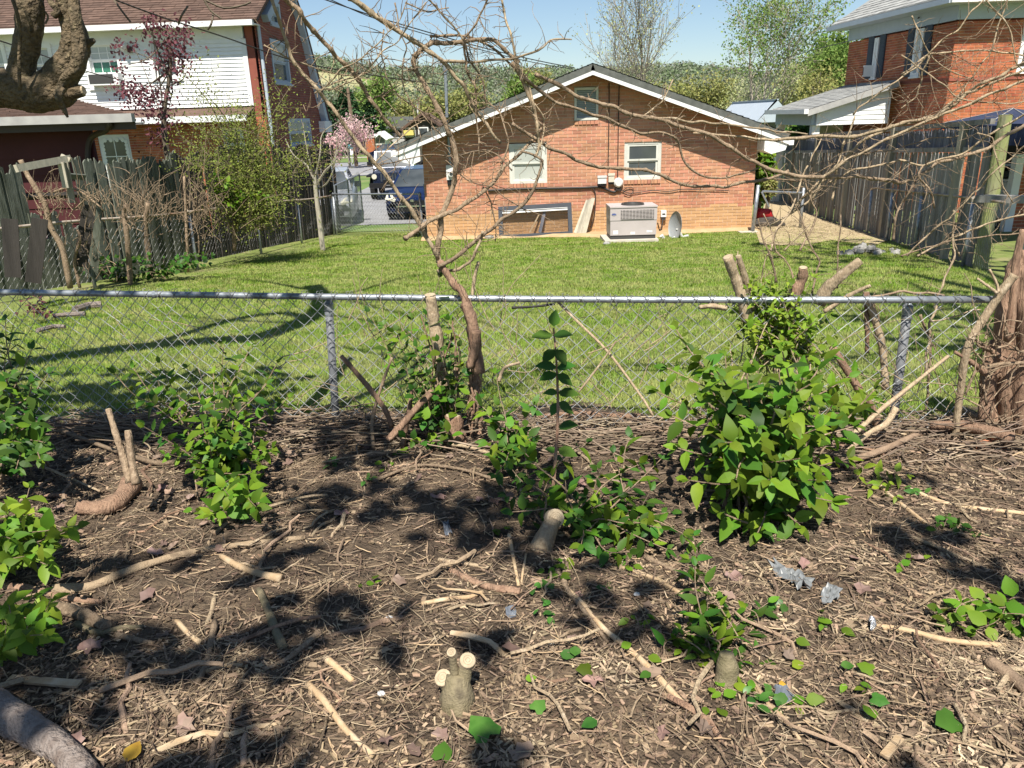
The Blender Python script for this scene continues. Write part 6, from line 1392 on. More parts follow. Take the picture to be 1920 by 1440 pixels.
rc = [
 ([(1455, 263), (1500, 258), (1545, 255), (1600, 257), (1660, 242), (1700, 228), (1752, 220), (1790, 195), (1830, 160), (1877, 142), (1925, 115)], 4.7, 4.4, 6, 5, VP_),
 ([(1480, 400), (1520, 355), (1545, 335), (1580, 302), (1615, 265), (1672, 238), (1752, 218), (1810, 175), (1865, 155), (1925, 128)], 4.8, 4.4, 5, 5, VP_),
 ([(1522, 375), (1545, 335), (1590, 300), (1660, 262), (1720, 235), (1790, 205), (1850, 180), (1925, 150)], 4.7, 4.3, 4.5, 5, VP_),
 ([(1600, 215), (1665, 160), (1715, 130), (1765, 77), (1795, 55), (1820, 22), (1850, -5)], 4.6, 4.4, 3.5, 3, VP_),
 ([(1690, 140), (1742, 103), (1790, 95), (1840, 94), (1900, 100), (1925, 105)], 4.6, 4.4, 3.6, 3.2, VP_),
 ([(1560, 375), (1570, 312), (1582, 270), (1602, 218)], 4.7, 4.7, 4, 3, VP_),
 ([(1742, 103), (1728, 150), (1718, 182), (1690, 205)], 4.55, 4.6, 3, 2, VP_),
 ([(1710, 30), (1730, 75), (1745, 103), (1775, 130), (1830, 150)], 4.5, 4.5, 2.6, 2, VP_),
 ([(1690, 104), (1720, 125), (1760, 150), (1800, 185), (1880, 195), (1925, 190)], 4.5, 4.4, 2.8, 2.2, VP_),
 ([(1845, -5), (1880, 35), (1895, 60), (1905, 120), (1920, 135)], 4.45, 4.4, 3, 2.5, VP_),
 ([(1890, -5), (1870, 60), (1855, 100), (1815, 155), (1780, 205)], 4.45, 4.5, 3.2, 2, VP_),
 ([(1440, 425), (1500, 390), (1540, 350), (1600, 320), (1690, 300), (1730, 310), (1800, 290), (1860, 250), (1925, 210)], 4.9, 4.4, 3.6, 4, VP_),
 ([(1440, 335), (1500, 340), (1600, 290), (1680, 280), (1740, 260), (1800, 255)], 4.8, 4.6, 3, 2, V_),
 ([(1700, 480), (1740, 440), (1790, 400), (1850, 340), (1880, 310), (1925, 270)], 4.6, 4.3, 4, 3, VP_),
 ([(1720, 480), (1800, 440), (1850, 420), (1925, 400)], 4.5, 4.3, 4, 3.4, VP_),
 ([(1690, 480), (1770, 455), (1830, 445), (1925, 435)], 4.5, 4.3, 3, 3, V_),
 ([(1832, 250), (1860, 260), (1870, 300), (1880, 350), (1900, 380)], 4.4, 4.4, 3, 2, VP_),
 ([(1752, 390), (1745, 360), (1720, 330), (1730, 310)], 4.6, 4.6, 3.4, 3, V_),
 ([(1675, 450), (1680, 400), (1710, 350), (1722, 330)], 4.6, 4.6, 5, 3, V_),
 ([(1500, 470), (1520, 430), (1530, 400), (1505, 330)], 4.7, 4.7, 4, 2.5, V_),
 ([(1445, 470), (1455, 430), (1480, 400), (1510, 320), (1540, 260)], 4.6, 4.8, 4, 2.5, VP_),
 ([(1800, 480), (1785, 440), (1790, 395)], 4.5, 4.5, 3.4, 2.5, VP_),
]
vine('dead_vine', 'dense sweep of thin pale vine stems hanging across the right edge of the picture', 'vine', rc, (22, .05, .3, .002), loc=P(1925, 130, 4.4))
# loose upright twigs growing above the fence at right
ut = [([(1495, 560), (1480, 500), (1455, 470), (1445, 430), (1432, 400)], 4.0, 4.1, 3.6, 2, V_), ([(1520, 560), (1535, 490), (1510, 440), (1500, 400), (1478, 360)], 4.05, 4.2, 4, 2.2, V_), ([(1570, 540), (1572, 460), (1575, 400)], 4.05, 4.1, 3, 2, V_), ([(1425, 560), (1430, 500), (1442, 470)], 4.05, 4.1, 3, 2, VP_), ([(1470, 470), (1500, 440), (1520, 420)], 4.1, 4.1, 3, 2, VP_), ([(1395, 560), (1380, 500), (1384, 470)], 4.05, 4.1, 3, 2, VP_), ([(1455, 530), (1448, 490), (1430, 450), (1420, 410)], 4.05, 4.1, 4.5, 2.5, V_), ([(1735, 700), (1745, 605), (1772, 520), (1790, 480), (1785, 440)], 3.8, 4.1, 5, 3, VP_), ([(1745, 602), (1800, 590), (1840, 580)], 3.8, 3.9, 3, 2, VP_), ([(1600, 560), (1690, 548), (1740, 550), (1770, 556)], 3.95, 3.9, 5, 4, V_), ([(1640, 560), (1650, 640), (1662, 700)], 3.95, 3.95, 3, 2.4, VP_), ([(1725, 590), (1745, 640), (1740, 740), (1735, 770)], 3.95, 3.9, 5, 4, V_)]
vine('vine_shoots', 'thin upright vine shoots sprouting above the fence around the leafy tangle', 'vine', ut, (16, .04, .16, .002), loc=P(1495, 560, 4.0))
# chopped stubs on the fence
def stub(pts, Y0, Y1, w0, w1, m, lab, name='vine_stub', cat='cut stem', cut=True):
    c = px_curve(pts, Y0, Y1, 6, .01); dep = np.array([(p - CAM) @ FW for p in c]); r = np.linspace(w0, w1, len(c)) / 2 / F * dep
    t = thing(name, lab, cat, c[0]); obj('stem', [tube(c, r * (1 + rng.normal(0, .06, len(c))), 14, jit=.05, ridge=.13)], M[m], t, smooth=True)
    if cut:
        d = c[-1] - c[-2]; d /= np.linalg.norm(d); obj('cut_face', [tube([c[-1] + d * .0006, c[-1] + d * .003], [r[-1] * .97, r[-1] * .93], 10)], M['cut'], t)
    return t
stub([(1402, 600), (1392, 560), (1378, 520), (1364, 482)], 3.98, 3.95, 22, 17, 'vinepale', 'pale chopped stub standing on the fence left of the leafy tangle')
stub([(1412, 580), (1402, 540), (1390, 500), (1384, 480)], 4.0, 4.0, 13, 10, 'vinepale', 'thin chopped stub beside the pale stub left of the leafy tangle')
stub([(1480, 580), (1490, 550), (1503, 525), (1506, 502)], 3.98, 3.95, 22, 15, 'vinered', 'splintered stub in the middle of the leafy tangle')
stub([(1535, 570), (1552, 540), (1580, 515), (1612, 489)], 3.95, 3.9, 24, 15, 'vinepale', 'thick pale cut branch slanting up right of the leafy tangle')
stub([(1545, 585), (1575, 565), (1600, 550), (1631, 536)], 3.9, 3.85, 9, 7, 'vinepale', 'thin pale stick slanting up below the thick pale cut branch')
stub([(1312, 576), (1335, 574), (1362, 578)], 3.9, 3.95, 7, 10, 'vinepale', 'short horizontal stub poking through the fence left of the tangle', cut=False)
stub([(1626, 662), (1626, 610), (1624, 548)], 3.9, 3.95, 6, 11, 'vinered', 'reddish stick hanging on the fence right of the tangle')
stub([(1660, 730), (1655, 660), (1640, 600), (1626, 560)], 3.9, 3.9, 15, 12, 'vinepale', 'pale stem rising to the rail left of the right fence post', cut=False)
stub([(1660, 870), (1640, 780), (1610, 730), (1560, 650)], 3.8, 3.85, 17, 13, 'vinered', 'thick reddish stem leaning behind the large shrub beside the right post', cut=False)
stub([(1595, 820), (1650, 770), (1700, 730), (1778, 668)], 3.6, 3.75, 11, 6, 'vinepale', 'long pale cut stem slanting up in front of the right fence post')
stub([(1560, 870), (1625, 815), (1660, 795), (1680, 765)], 3.55, 3.6, 9, 12, 'vinepale', 'split pale stem at the foot of the right fence post', cut=False)
stub([(843, 842), (838, 800), (832, 740), (822, 660), (813, 600), (806, 553)], 4.0, 4.0, 26, 22, 'vinepale', 'tall pale cut vine trunk standing at the fence under the climber')
stub([(858, 838), (853, 808), (850, 778)], 3.85, 3.85, 36, 30, 'vinered', 'short wide stump under the climber at the fence', cut=True)
stub([(898, 700), (890, 640), (884, 600), (872, 570)], 3.9, 4.0, 22, 20, 'vinered', 'peeling reddish vine trunk hanging off the rail beside the climber', cut=False)
stub([(880, 690), (892, 650), (893, 620)], 3.88, 3.9, 14, 18, 'vinered', 'hanging cut end of the peeling reddish vine trunk', cut=False)
stub([(885, 560), (890, 520), (897, 492)], 4.15, 4.15, 6, 6, 'vinepale', 'thin pale stub standing on the rail right of the vine trunk')
stub([(728, 825), (760, 790), (790, 755), (810, 735)], 3.75, 3.85, 13, 13, 'vinered', 'thick dark stem leaning left of the stump under the climber', cut=False)
stub([(735, 800), (720, 765), (690, 725), (660, 690), (640, 668)], 3.9, 3.95, 10, 8, 'vinered', 'bent dark stem arching between the left post and the climber')
stub([(700, 840), (698, 790), (712, 735), (735, 670)], 3.85, 3.95, 8, 5, 'vine', 'thin stem rising between the left post and the climber', cut=False)
stub([(755, 840), (765, 780), (775, 720)], 3.85, 3.95, 9, 8, 'vinered', 'upright stem close to the left side of the climber', cut=False)
stub([(960, 577), (1000, 575), (1040, 570)], 4.05, 4.1, 5, 4, 'cable', 'black twig caught in the fence mesh above the sapling', cut=False)
stub([(935, 715), (945, 690), (975, 680)], 3.95, 4.0, 7, 5, 'vinepale', 'pale broken twig on the fence right of the climber', cut=False)
stub([(1045, 565), (1090, 610), (1140, 660), (1200, 740), (1225, 780)], 4.1, 3.9, 5, 4.5, 'vinepale', 'long pale stem slanting down through the fence right of the sapling', cut=False)
stub([(1085, 735), (1120, 690), (1155, 640)], 3.9, 4.0, 4, 3.5, 'vinepale', 'pale twig crossing the long slanting stem right of the sapling', cut=False)
for a, b in (((590, 740), (510, 805)), ((590, 780), (640, 755))): pass
# thin stems tangled in the mesh of the front fence
tg = thing('tangled_stems', 'thin dry stems woven through the front fence mesh', 'dry stems', P(1000, 700, 4.05)); vv = []
for _ in range(120):
    x = rng.choice([rng.uniform(640, 960), rng.uniform(900, 1260), rng.uniform(1560, 1860), rng.uniform(0, 560)], p=[.3, .3, .3, .1]); y = rng.uniform(600, 800); Y = FY((x - 960) / 350) + rng.normal(0, .05); a = rng.uniform(-2.6, -.5); L = rng.uniform(40, 170)
    q = [(x, y)]
    for k in range(4): a += rng.normal(0, .25); q.append((q[-1][0] + math.cos(a) * L / 4, q[-1][1] + math.sin(a) * L / 4))
    vv.append(tube(smooth_curve([P(*p, Y) for p in q], 2), np.linspace(.0026, .0014, 9) * rng.uniform(.7, 1.4), 4))
o = obj('stems', vv, M['vinepale'], tg, kind='stuff')

# old vine trunk at the right edge
vt_ = thing('twisted_vine', 'thick twisted shaggy vine trunk against the fence at the right edge', 'vine', gbase(1880, 800))
for pts, Y0, Y1, w0, w1 in (([(1860, 800), (1862, 740), (1880, 660), (1890, 590), (1905, 520), (1925, 470)], 3.85, 3.9, 40, 38), ([(1900, 820), (1890, 740), (1905, 660), (1912, 590), (1930, 500)], 3.8, 3.85, 42, 36), ([(1925, 830), (1915, 760), (1925, 680), (1935, 560)], 3.75, 3.8, 46, 44), ([(1848, 790), (1850, 740), (1852, 700), (1870, 640)], 3.82, 3.86, 26, 24), ([(1890, 640), (1900, 560), (1907, 480), (1920, 430)], 3.75, 3.8, 16, 12)):
    c = px_curve(pts, Y0, Y1, 5, .01); dep = np.array([(p - CAM) @ FW for p in c]); r = np.linspace(w0, w1, len(c)) / 2 / F * dep
    obj('stem', [tube(c, r * (1 + .08 * np.sin(np.arange(len(c)))), 11, jit=.12)], M['vinered'], vt_, smooth=True)
ws = []
for _ in range(70):
    x, y = rng.uniform(1820, 1920), rng.uniform(600, 830); a = rng.uniform(-3.0, -.2); L = rng.uniform(20, 90); q = [(x, y)]
    for k in range(3): a += rng.normal(0, .4); q.append((q[-1][0] + math.cos(a) * L / 3, q[-1][1] + math.sin(a) * L / 3))
    ws.append(tube([P(*p, rng.uniform(3.65, 3.72)) for p in q], np.linspace(.004, .0015, 4) * rng.uniform(.5, 1.6), 4))
obj('bark_shreds', ws, M['vine'], vt_, kind='stuff')
for pts, w0, w1, m_, lab in (([(1790, 660), (1830, 685), (1848, 700)], 6, 14, 'vinered', 'broken dark stub pointing left from the vine trunk'), ([(1835, 690), (1880, 682), (1930, 680)], 6, 6, 'vine', 'thin stem lying across the right vine trunk'), ([(1790, 830), (1800, 740), (1815, 650), (1850, 590), (1880, 545), (1903, 515)], 11, 16, 'vinepale', 'pale leaning stem left of the right vine trunk with a forked top'), ([(1870, 550), (1850, 535), (1832, 522)], 6, 4, 'vinepale', 'short pale fork beside the top of the leaning stem'), ([(1872, 548), (1868, 530), (1855, 505)], 6, 4, 'vinepale', 'upright pale fork at the top of the leaning stem'), ([(1836, 645), (1862, 660), (1880, 675)], 12, 8, 'vinered', 'splintered stub on the front of the right vine trunk'), ([(1810, 740), (1835, 690), (1850, 760)], 5, 4, 'vine', 'bent twig in front of the right vine trunk')):
    stub(pts, 3.7, 3.72, w0, w1, m_, lab, cut=False)

# ================================================================== DEAD GROWTH AND SHRUBS BY THE LEFT FENCE
def dead_clump(label, trunk, Y, wt, brush, nbr, m='vinepale'):
    root = thing('dead_shrub', label, 'dead shrub', P(*trunk[0], Y)); c = px_curve(trunk, Y, Y, 4, .02); dep = (c[0] - CAM) @ FW
    obj('stem', [tube(c, np.linspace(wt * .75, wt * .55, len(c)) / 2 / F * dep, 8, jit=.15)], M['vine'], root, smooth=True); vv = []
    for _ in range(int(nbr * 1.2)):
        x0_, y0_ = brush[0] + rng.normal(0, brush[2]), brush[1] + rng.normal(0, brush[3]); a = -1.57 + rng.normal(0, .5); L = (rng.uniform(10, 50) + (rng.random() < .15) * rng.uniform(30, 90)) * brush[4]; q = [(x0_, y0_)]
        for k in range(4): a += rng.normal(0, .25); q.append((q[-1][0] + math.cos(a) * L / 4, q[-1][1] + math.sin(a) * L / 4))
        Yq = Y + rng.normal(0, .12); vv.append(tube([P(*p, Yq) for p in q], np.linspace(.007, .002, 5) * rng.uniform(.5, 1.2), 4))
    obj('brush', vv, M['vine' if m == 'vinepale' else m], root, kind='stuff'); return root
dead_clump('dead forked trunk with brush in the gap of the board fence', [(132, 540), (118, 470), (95, 425), (85, 385), (62, 345), (50, 325), (38, 300)], 10.2, 15, (90, 380, 18, 18, .6), 60)
dead_clump('arching dead brush drooping right from the gap in the board fence', [(100, 360), (130, 352), (160, 365), (195, 395)], 10.3, 6, (170, 385, 25, 14, .7), 70)
dead_clump('pale dead stump with brush on the left fence rail', [(245, 545), (242, 490), (238, 440), (232, 400), (236, 385)], 11.2, 13, (240, 400, 14, 20, .8), 60)
dead_clump('bushy pale dead clump standing above the left fence rail', [(285, 530), (278, 470), (272, 420), (278, 380)], 12.0, 15, (275, 390, 24, 25, .9), 120)
dead_clump('dead stem with grassy brush behind the second left fence post', [(352, 510), (350, 440), (348, 390), (345, 330)], 12.6, 8, (365, 400, 28, 30, 1.0), 110)
dead_clump('dead brush on the left fence under the feathery shrub', [(440, 470), (438, 420), (436, 380)], 13.4, 10, (420, 400, 40, 25, .8), 110)
dead_clump('dark dead stems behind the left fence rail at the far left', [(150, 540), (140, 490), (150, 450), (145, 430)], 10.5, 8, (160, 470, 40, 30, .6), 60, 'vine')
# leaf litter and logs along that fence
for pts, Y, w, lab in (([(140, 580), (165, 572), (190, 570)], 7.9, 14, 'short pale log at the foot of the left fence'), ([(100, 592), (125, 590), (160, 588)], 7.6, 9, 'split log lying in front of the left fence'), ([(70, 620), (100, 612), (122, 612)], 7.0, 8, 'mossy stick on the dirt at the left behind the front fence')):
    c = np.array([Gd(x, y, .05) for x, y in pts]); solo('log', [tube(c, w / 2 / F * 8, 8, jit=.15)], M['log'], lab, 'log')
g = Gd(70, 590, .1); shrub('weed', 'small purple leaved weed behind the front fence at the far left', 'weed', g, [g + rng.normal(0, .12, 3) + (0, 0, .15) for _ in range(7)], .06, 'leafpurp', r0=.003, spacing=.05, indiv=0)
# feathery yellow-green shrub
def feathery(name, label, base, tips, m, nleaf, lsz, Y, stem_m, r0, arch=.2):
    root = thing(name, label, 'shrub', base); pos, cs_ = [], []
    tw_ = []
    for tip in tips:
        b = base + rng.normal(0, .25, 3) * np.array([1, .6, .1]); mid_ = b * .45 + tip * .55 + np.array([-(tip[0] - b[0]) * arch, 0, np.linalg.norm(tip - b) * .1]); c = smooth_curve([b, mid_ + rng.normal(0, .05, 3), tip], 8)
        obj('stem', [tube(c, np.linspace(r0, r0 * .25, len(c)), 5)], M[stem_m], root); cs_.append(c); tw_ += twigs_along(c, 14, .2, .7, .004, .4, .35)
    obj('twigs', tw_, M[stem_m], root, kind='stuff')
    tip_pts = np.concatenate([v[0].reshape(-1, 4, 3).mean(1) for v in tw_ if len(v[0]) % 4 == 0] + [c[4:] for c in cs_])
    k = rng.integers(0, len(tip_pts), nleaf); p = tip_pts[k] + rng.normal(0, .1, (nleaf, 3))
    Vv = scatter(np.array([(0, -.22, 0), (.5, -.3, .05), (1, 0, 0), (.5, .3, .05)]), [np.array([(0, 1, 2, 3)])], rotmats(rng.normal(0, 1, (nleaf, 3)) + (0, 0, .4), rng.normal(0, .7, (nleaf, 3)) + (0, -.4, .6)), p, rng.uniform(.6, 1.3, nleaf) * lsz)
    obj('foliage', [Vv], M[m], root, kind='stuff'); return root
tips = [P(x, y, 13.2 + rng.normal(0, .35)) for x, y in ((340, 130), (380, 165), (400, 205), (350, 230), (420, 240), (450, 200), (480, 190), (510, 180), (545, 160), (560, 210), (540, 250), (500, 250), (585, 270), (600, 300), (620, 280), (570, 320), (530, 310), (460, 280), (400, 290), (370, 280), (340, 300), (330, 250), (430, 330), (490, 330), (550, 360), (600, 345), (450, 370), (520, 380), (390, 340), (420, 300))]
feathery('feathery_shrub', 'tall feathery yellow green shrub spilling over the left fence', P(480, 430, 13.4), tips, 'leaffine', 16000, .04, 13.2, 'moss', .016)
# purple-leaved tree
pt = thing('purple_tree', 'small tree with dark purple leaves in front of the white siding', 'tree', (P(310, 300, 15)[0], 15.0, gz(15)))
tr0 = np.array([P(312, 300, 15)[0], 15., gz(15)]); c = smooth_curve([tr0, P(312, 280, 15), P(308, 210, 15), P(320, 130, 15), P(318, 70, 15)], 5); obj('trunk', [tube(c, np.linspace(.07, .015, len(c)), 7)], M['barkdk'], pt)
cl, br = [], []
for (x, y, rx, ry, n) in ((315, 60, 35, 22, 260), (320, 95, 30, 25, 260), (285, 50, 18, 15, 90), (220, 88, 10, 16, 40), (250, 85, 8, 8, 25), (225, 125, 12, 14, 40), (335, 120, 18, 22, 130), (240, 165, 20, 14, 130), (265, 180, 30, 18, 200), (300, 180, 25, 20, 150), (275, 205, 22, 18, 130), (345, 70, 12, 16, 60), (290, 120, 15, 14, 50), (280, 30, 10, 8, 20), (310, 230, 20, 25, 120), (290, 260, 15, 15, 60)):
    p0 = c[int(rng.integers(len(c) // 3, len(c)))]; p1 = P(x, y, 15 + rng.normal(0, .4)); br.append(tube(smooth_curve([p0, p0 * .5 + p1 * .5 + rng.normal(0, .06, 3), p1], 3), [.015, .013, .012, .01, .008, .006, .004], 4))
    for _ in range(n): cl.append(P(x + rng.normal(0, rx * .72), y + rng.normal(0, ry * .72), 15 + rng.normal(0, .4)))
obj('branches', br, M['barkdk'], pt, kind='stuff')
cl = np.array(cl); n = len(cl); tv, tf = LEAFT['ovate']
obj('crown', [scatter(tv, tf, rotmats(rng.normal(size=(n, 3)) + (0, 0, -.3), rng.normal(0, .6, (n, 3)) + (0, -.4, .6)), cl, rng.uniform(.045, .085, n))], M['leafpurp'], pt, kind='stuff')
# slim pale tree at the far fence corner
st = thing('slim_tree', 'slim pale barked young tree beside the far left fence corner', 'tree', Gd(600, 435)); b = Gd(602, 437); Yb = 15.5
b = np.array([P(602, 437, Yb)[0], Yb, gz(Yb)]); q_ = [b, P(597, 400, Yb), P(592, 360, Yb), P(590, 330, Yb)]; c = smooth_curve(q_, 4); obj('trunk', [tube(c, np.linspace(.055, .035, len(c)), 8, jit=.05)], M['lumber'], st)
for pts in (((590, 340), (580, 300), (572, 260), (568, 230)), ((592, 350), (610, 320), (628, 300), (632, 250)), ((590, 335), (600, 290), (605, 250), (640, 225)), ((591, 345), (620, 310), (640, 270), (660, 250)), ((590, 338), (575, 310), (550, 290), (535, 260)), ((592, 355), (612, 345), (625, 318), (628, 300))):
    c2 = px_curve(pts, Yb, Yb, 4, .1); obj('branch', [tube(c2, np.linspace(.022, .006, len(c2)), 5)], M['lumber'], st); obj('twigs', twigs_along(c2, 9, .15, .5, .004), M['vine'], st, kind='stuff')

# ================================================================== BACKGROUND TREES
def grow(r, p, d, L, rad, lev, out_, tips, nch=4, spread=.6, upb=.25, seg=4, wob=.12, first=.35):
    q = [p]; v = d / np.linalg.norm(d); rr = [rad]
    for k in range(seg):
        v = v + r.normal(0, wob, 3) + np.array([0, 0, upb * .25]); v /= np.linalg.norm(v); q.append(q[-1] + v * L / seg); rr.append(rad * (1 - .62 * (k + 1) / seg))
    q = np.array(q); out_.append((q, np.array(rr)))
    if lev == 0: tips.append(q[-1]); tips.append(q[-2]); return
    for i in range(nch):
        t = first + (1 - first) * (i + r.uniform(.2, .9)) / nch; k = t * seg; a = int(min(k, seg - 1)); b = q[a] + (q[a + 1] - q[a]) * (k - a)
        dv = q[a + 1] - q[a]; dv /= np.linalg.norm(dv); o = r.normal(size=3); o -= dv * (o @ dv); o /= np.linalg.norm(o)
        grow(r, b, dv * (1 - spread * .5) + o * spread + np.array([0, 0, upb]), L * r.uniform(.45, .68), max(rad * (1 - .6 * t) * .55, .004), lev - 1, out_, tips, nch, spread, upb, max(2, seg - 1), wob, first)
def bgtree(name, label, base, height, m, leafn, lsz, seed, lev=3, nch=5, spread=.55, upb=.25, tr=.14, bark='bgtwig', jit=.5, crown='crown', group=None, first=.3, stems=1, minr=.012):
    r = np.random.default_rng(seed); br, tips = [], []; root = thing(name, label, 'tree', base, group)
    for k in range(stems):
        d0 = np.array([r.normal(0, .12 if stems > 1 else .03), r.normal(0, .12), 1.]); grow(r, np.array(base) + (r.normal(0, .15 * (stems > 1)), 0, 0), d0, height * .78, tr, lev, br, tips, nch, spread, upb, 5, .06, first)
    obj('trunk', [tube(q, np.maximum(w_, minr), 6) for q, w_ in br[:1]], M[bark], root)
    obj('branches', [tube(q, np.maximum(w_, minr), 4, cap=False) for q, w_ in br[1:]], M[bark], root, kind='stuff')
    if leafn:
        tips = np.array(tips); k = r.integers(0, len(tips), leafn); p = tips[k] + r.normal(0, jit, (leafn, 3))
        tv = np.array([(0, -.3, 0), (.6, -.4, .1), (1, .1, 0), (.4, .4, .1)])
        obj(crown, [scatter(tv, [np.array([(0, 1, 2, 3)])], rotmats(r.normal(size=(leafn, 3)), r.normal(0, .6, (leafn, 3)) + (0, -.3, .6)), p, r.uniform(.5, 1.3, leafn) * lsz)], M[m], root, kind='stuff')
    return root
def bgp(px, Y): p = P(px, 300, Y); return np.array([p[0], Y, gz(Y)])
def htop(px, py, Y): return P(px, py, Y)[2] - gz(Y)
def hb(px, Y):
    p = P(px, 250, Y); z = float(hillz(np.array(p[0]), np.array(float(Y)))) if Y > 130 else gz(Y); return np.array([p[0], Y, z])
bgtree('tall_tree', 'tall bare tree with pale buds rising behind the gable roof', bgp(1195, 60), htop(1195, 5, 60), 'bgpale', 3600, .13, 5, lev=3, nch=9, spread=.62, upb=.3, tr=.2, jit=.3, first=.1)
bgtree('tall_tree', 'fresh green leafy tree right of the gable roof', bgp(1405, 55), htop(1405, 14, 55), 'bgleaf', 8000, .15, 11, lev=3, nch=6, spread=.7, upb=.18, tr=.14, jit=.24, first=.28, stems=2)
kinds = {'o': ('bgyel', 'olive budding tree'), 'g': ('bgleaf', 'bright green tree'), 'b': ('bgpale', 'bare greyish tree'), 'e': ('needle', 'dark evergreen')}
specs = [
 (1150, 190, 80, 'o', 'behind the right roof slope left of the tall bare tree'), (1225, 185, 85, 'o', 'just right of the tall bare tree'), (1265, 180, 95, 'o', 'between the tall bare tree and the distant pole'), (1300, 190, 80, 'o', 'low behind the distant pole'), (1345, 175, 78, 'o', 'left of the fresh green tree'), (1375, 165, 70, 'b', 'close behind the fresh green tree on its left'),
 (1440, 145, 68, 'b', 'behind the fresh green tree on its right'), (1475, 160, 74, 'o', 'right of the fresh green tree above the porch'), (1500, 125, 95, 'g', 'leftmost of the bright green trees left of the red house'), (1540, 108, 95, 'g', 'tallest of the bright green trees left of the red house'), (1580, 115, 92, 'g', 'nearest to the corner of the red house'), (1525, 165, 60, 'o', 'low in front of the bright green trees'), (1570, 160, 58, 'o', 'beside the porch roof and the red house'), (1400, 185, 62, 'b', 'low behind the right roof corner'),
 (660, 168, 82, 'e', 'tallest, behind the wooden pole'), (628, 190, 80, 'e', 'left of the wooden pole beside the maroon gable'), (700, 190, 86, 'e', 'right of the wooden pole'), (612, 205, 78, 'e', 'low against the maroon gable'), (715, 178, 88, 'g', 'right of the evergreens on the hill foot'), (755, 212, 105, 'o', 'behind the brown house with the yellow porch'), (800, 208, 110, 'o', 'behind the brown house close to the mast'), (850, 200, 105, 'o', 'behind the left roof slope by the mast'), (905, 190, 110, 'o', 'behind the middle of the left roof slope'), (960, 178, 120, 'g', 'behind the upper left roof slope'), (1010, 158, 130, 'o', 'behind the roof near the ridge'), (685, 210, 95, 'o', 'low behind the long grey building')]
for i, (px, py, Y, k, where) in enumerate(specs):
    m_, nm = kinds[k]; h = htop(px, py, Y)
    if k == 'e':
        t = thing('evergreen_tree', f'{nm} {where}', 'tree', bgp(px, Y)); b = bgp(px, Y); r = np.random.default_rng(100 + i)
        obj('trunk', [tube([b, b + (0, 0, h)], [.2, .03], 6)], M['barkdk'], t)
        n = 5200; z = r.uniform(.04, 1, n) ** .8; rad = (1 - z) ** .8 * h * .4 * np.sqrt(r.uniform(.1, 1, n)) * (1 + .25 * np.sin(z * 40)); a = r.uniform(0, 6.28, n)
        p = np.column_stack([b[0] + rad * np.cos(a), b[1] + rad * np.sin(a), b[2] + z * h - rad * .18]); d = np.column_stack([np.cos(a), np.sin(a), -.2 + 0 * a])
        obj('crown', [scatter(np.array([(0, -.2, 0), (.6, -.25, .05), (1, 0, -.1), (.6, .25, .05)]), [np.array([(0, 1, 2, 3)])], rotmats(d + r.normal(0, .3, (n, 3)), r.normal(0, .4, (n, 3)) + (0, 0, 1)), p, r.uniform(.3, .7, n))], M[m_], t, kind='stuff')
    else:
        bgtree('background_tree', f'{nm} {where}', bgp(px, Y), h, m_, {'o': 2400, 'g': 4200, 'b': 900}[k], {'o': .26, 'g': .34, 'b': .2}[k] * Y / 80, 200 + i, lev=2, nch=7, spread=.6, upb=.25, tr=.16, jit=.55 if k != 'b' else .35, group=None, first=.18, minr=.018)
# pink magnolia by the pole
t = bgtree('blossom_tree', 'low pink blossom tree in front of the brick pillars', bgp(655, 56), htop(655, 232, 56), 'pink', 3200, .13, 41, lev=3, nch=5, spread=.85, upb=.1, tr=.1, jit=.22, crown='blossom', first=.15)
# bushes beside the house and behind the pickets
def bush(label, px, py, rx, ry, Y, m, n, lsz, cat='bush', name='bush'):
    b = bgp(px, Y); t = thing(name, label, cat, b); c = P(px, py, Y); sx, sz_ = rx / F * Y, ry / F * Y; r = np.random.default_rng(px)
    d = r.normal(size=(n, 3)); d /= np.linalg.norm(d, axis=1)[:, None]; p = c + d * np.array([sx, sx * .8, sz_]) * (r.uniform(.3, 1, (n, 1)) ** .5) * (1 + .2 * np.sin(d[:, :1] * 9 + d[:, 2:] * 7))
    obj('stem', [tube([b, c], .05, 5)], M['barkdk'], t)
    tv, tf = LEAFT['ovate']
    obj('foliage', [scatter(tv, tf, rotmats(r.normal(size=(n, 3)), d * .8 + r.normal(0, .4, (n, 3)) + (0, -.2, .4)), p, r.uniform(.7, 1.3, n) * lsz)], M[m], t, kind='stuff'); return t
bush('bright green bush between the right brick corner and the picket fence', 1430, 325, 24, 55, 19.5, 'leaf', 1500, .13)
bush('green bush filling the gap under the porch roof', 1505, 252, 32, 22, 27, 'leafdk', 900, .16)
bush('dark green bush seen through the porch beside the white column', 1560, 262, 25, 14, 28.5, 'leafdk', 700, .16)
bush('clipped dark bush beside the smaller brick pillar', 735, 282, 14, 7, 64, 'needle', 500, .3)
bush('orange tinged shrub low behind the right brick corner', 1443, 352, 14, 16, 19, 'bgyel', 300, .1)

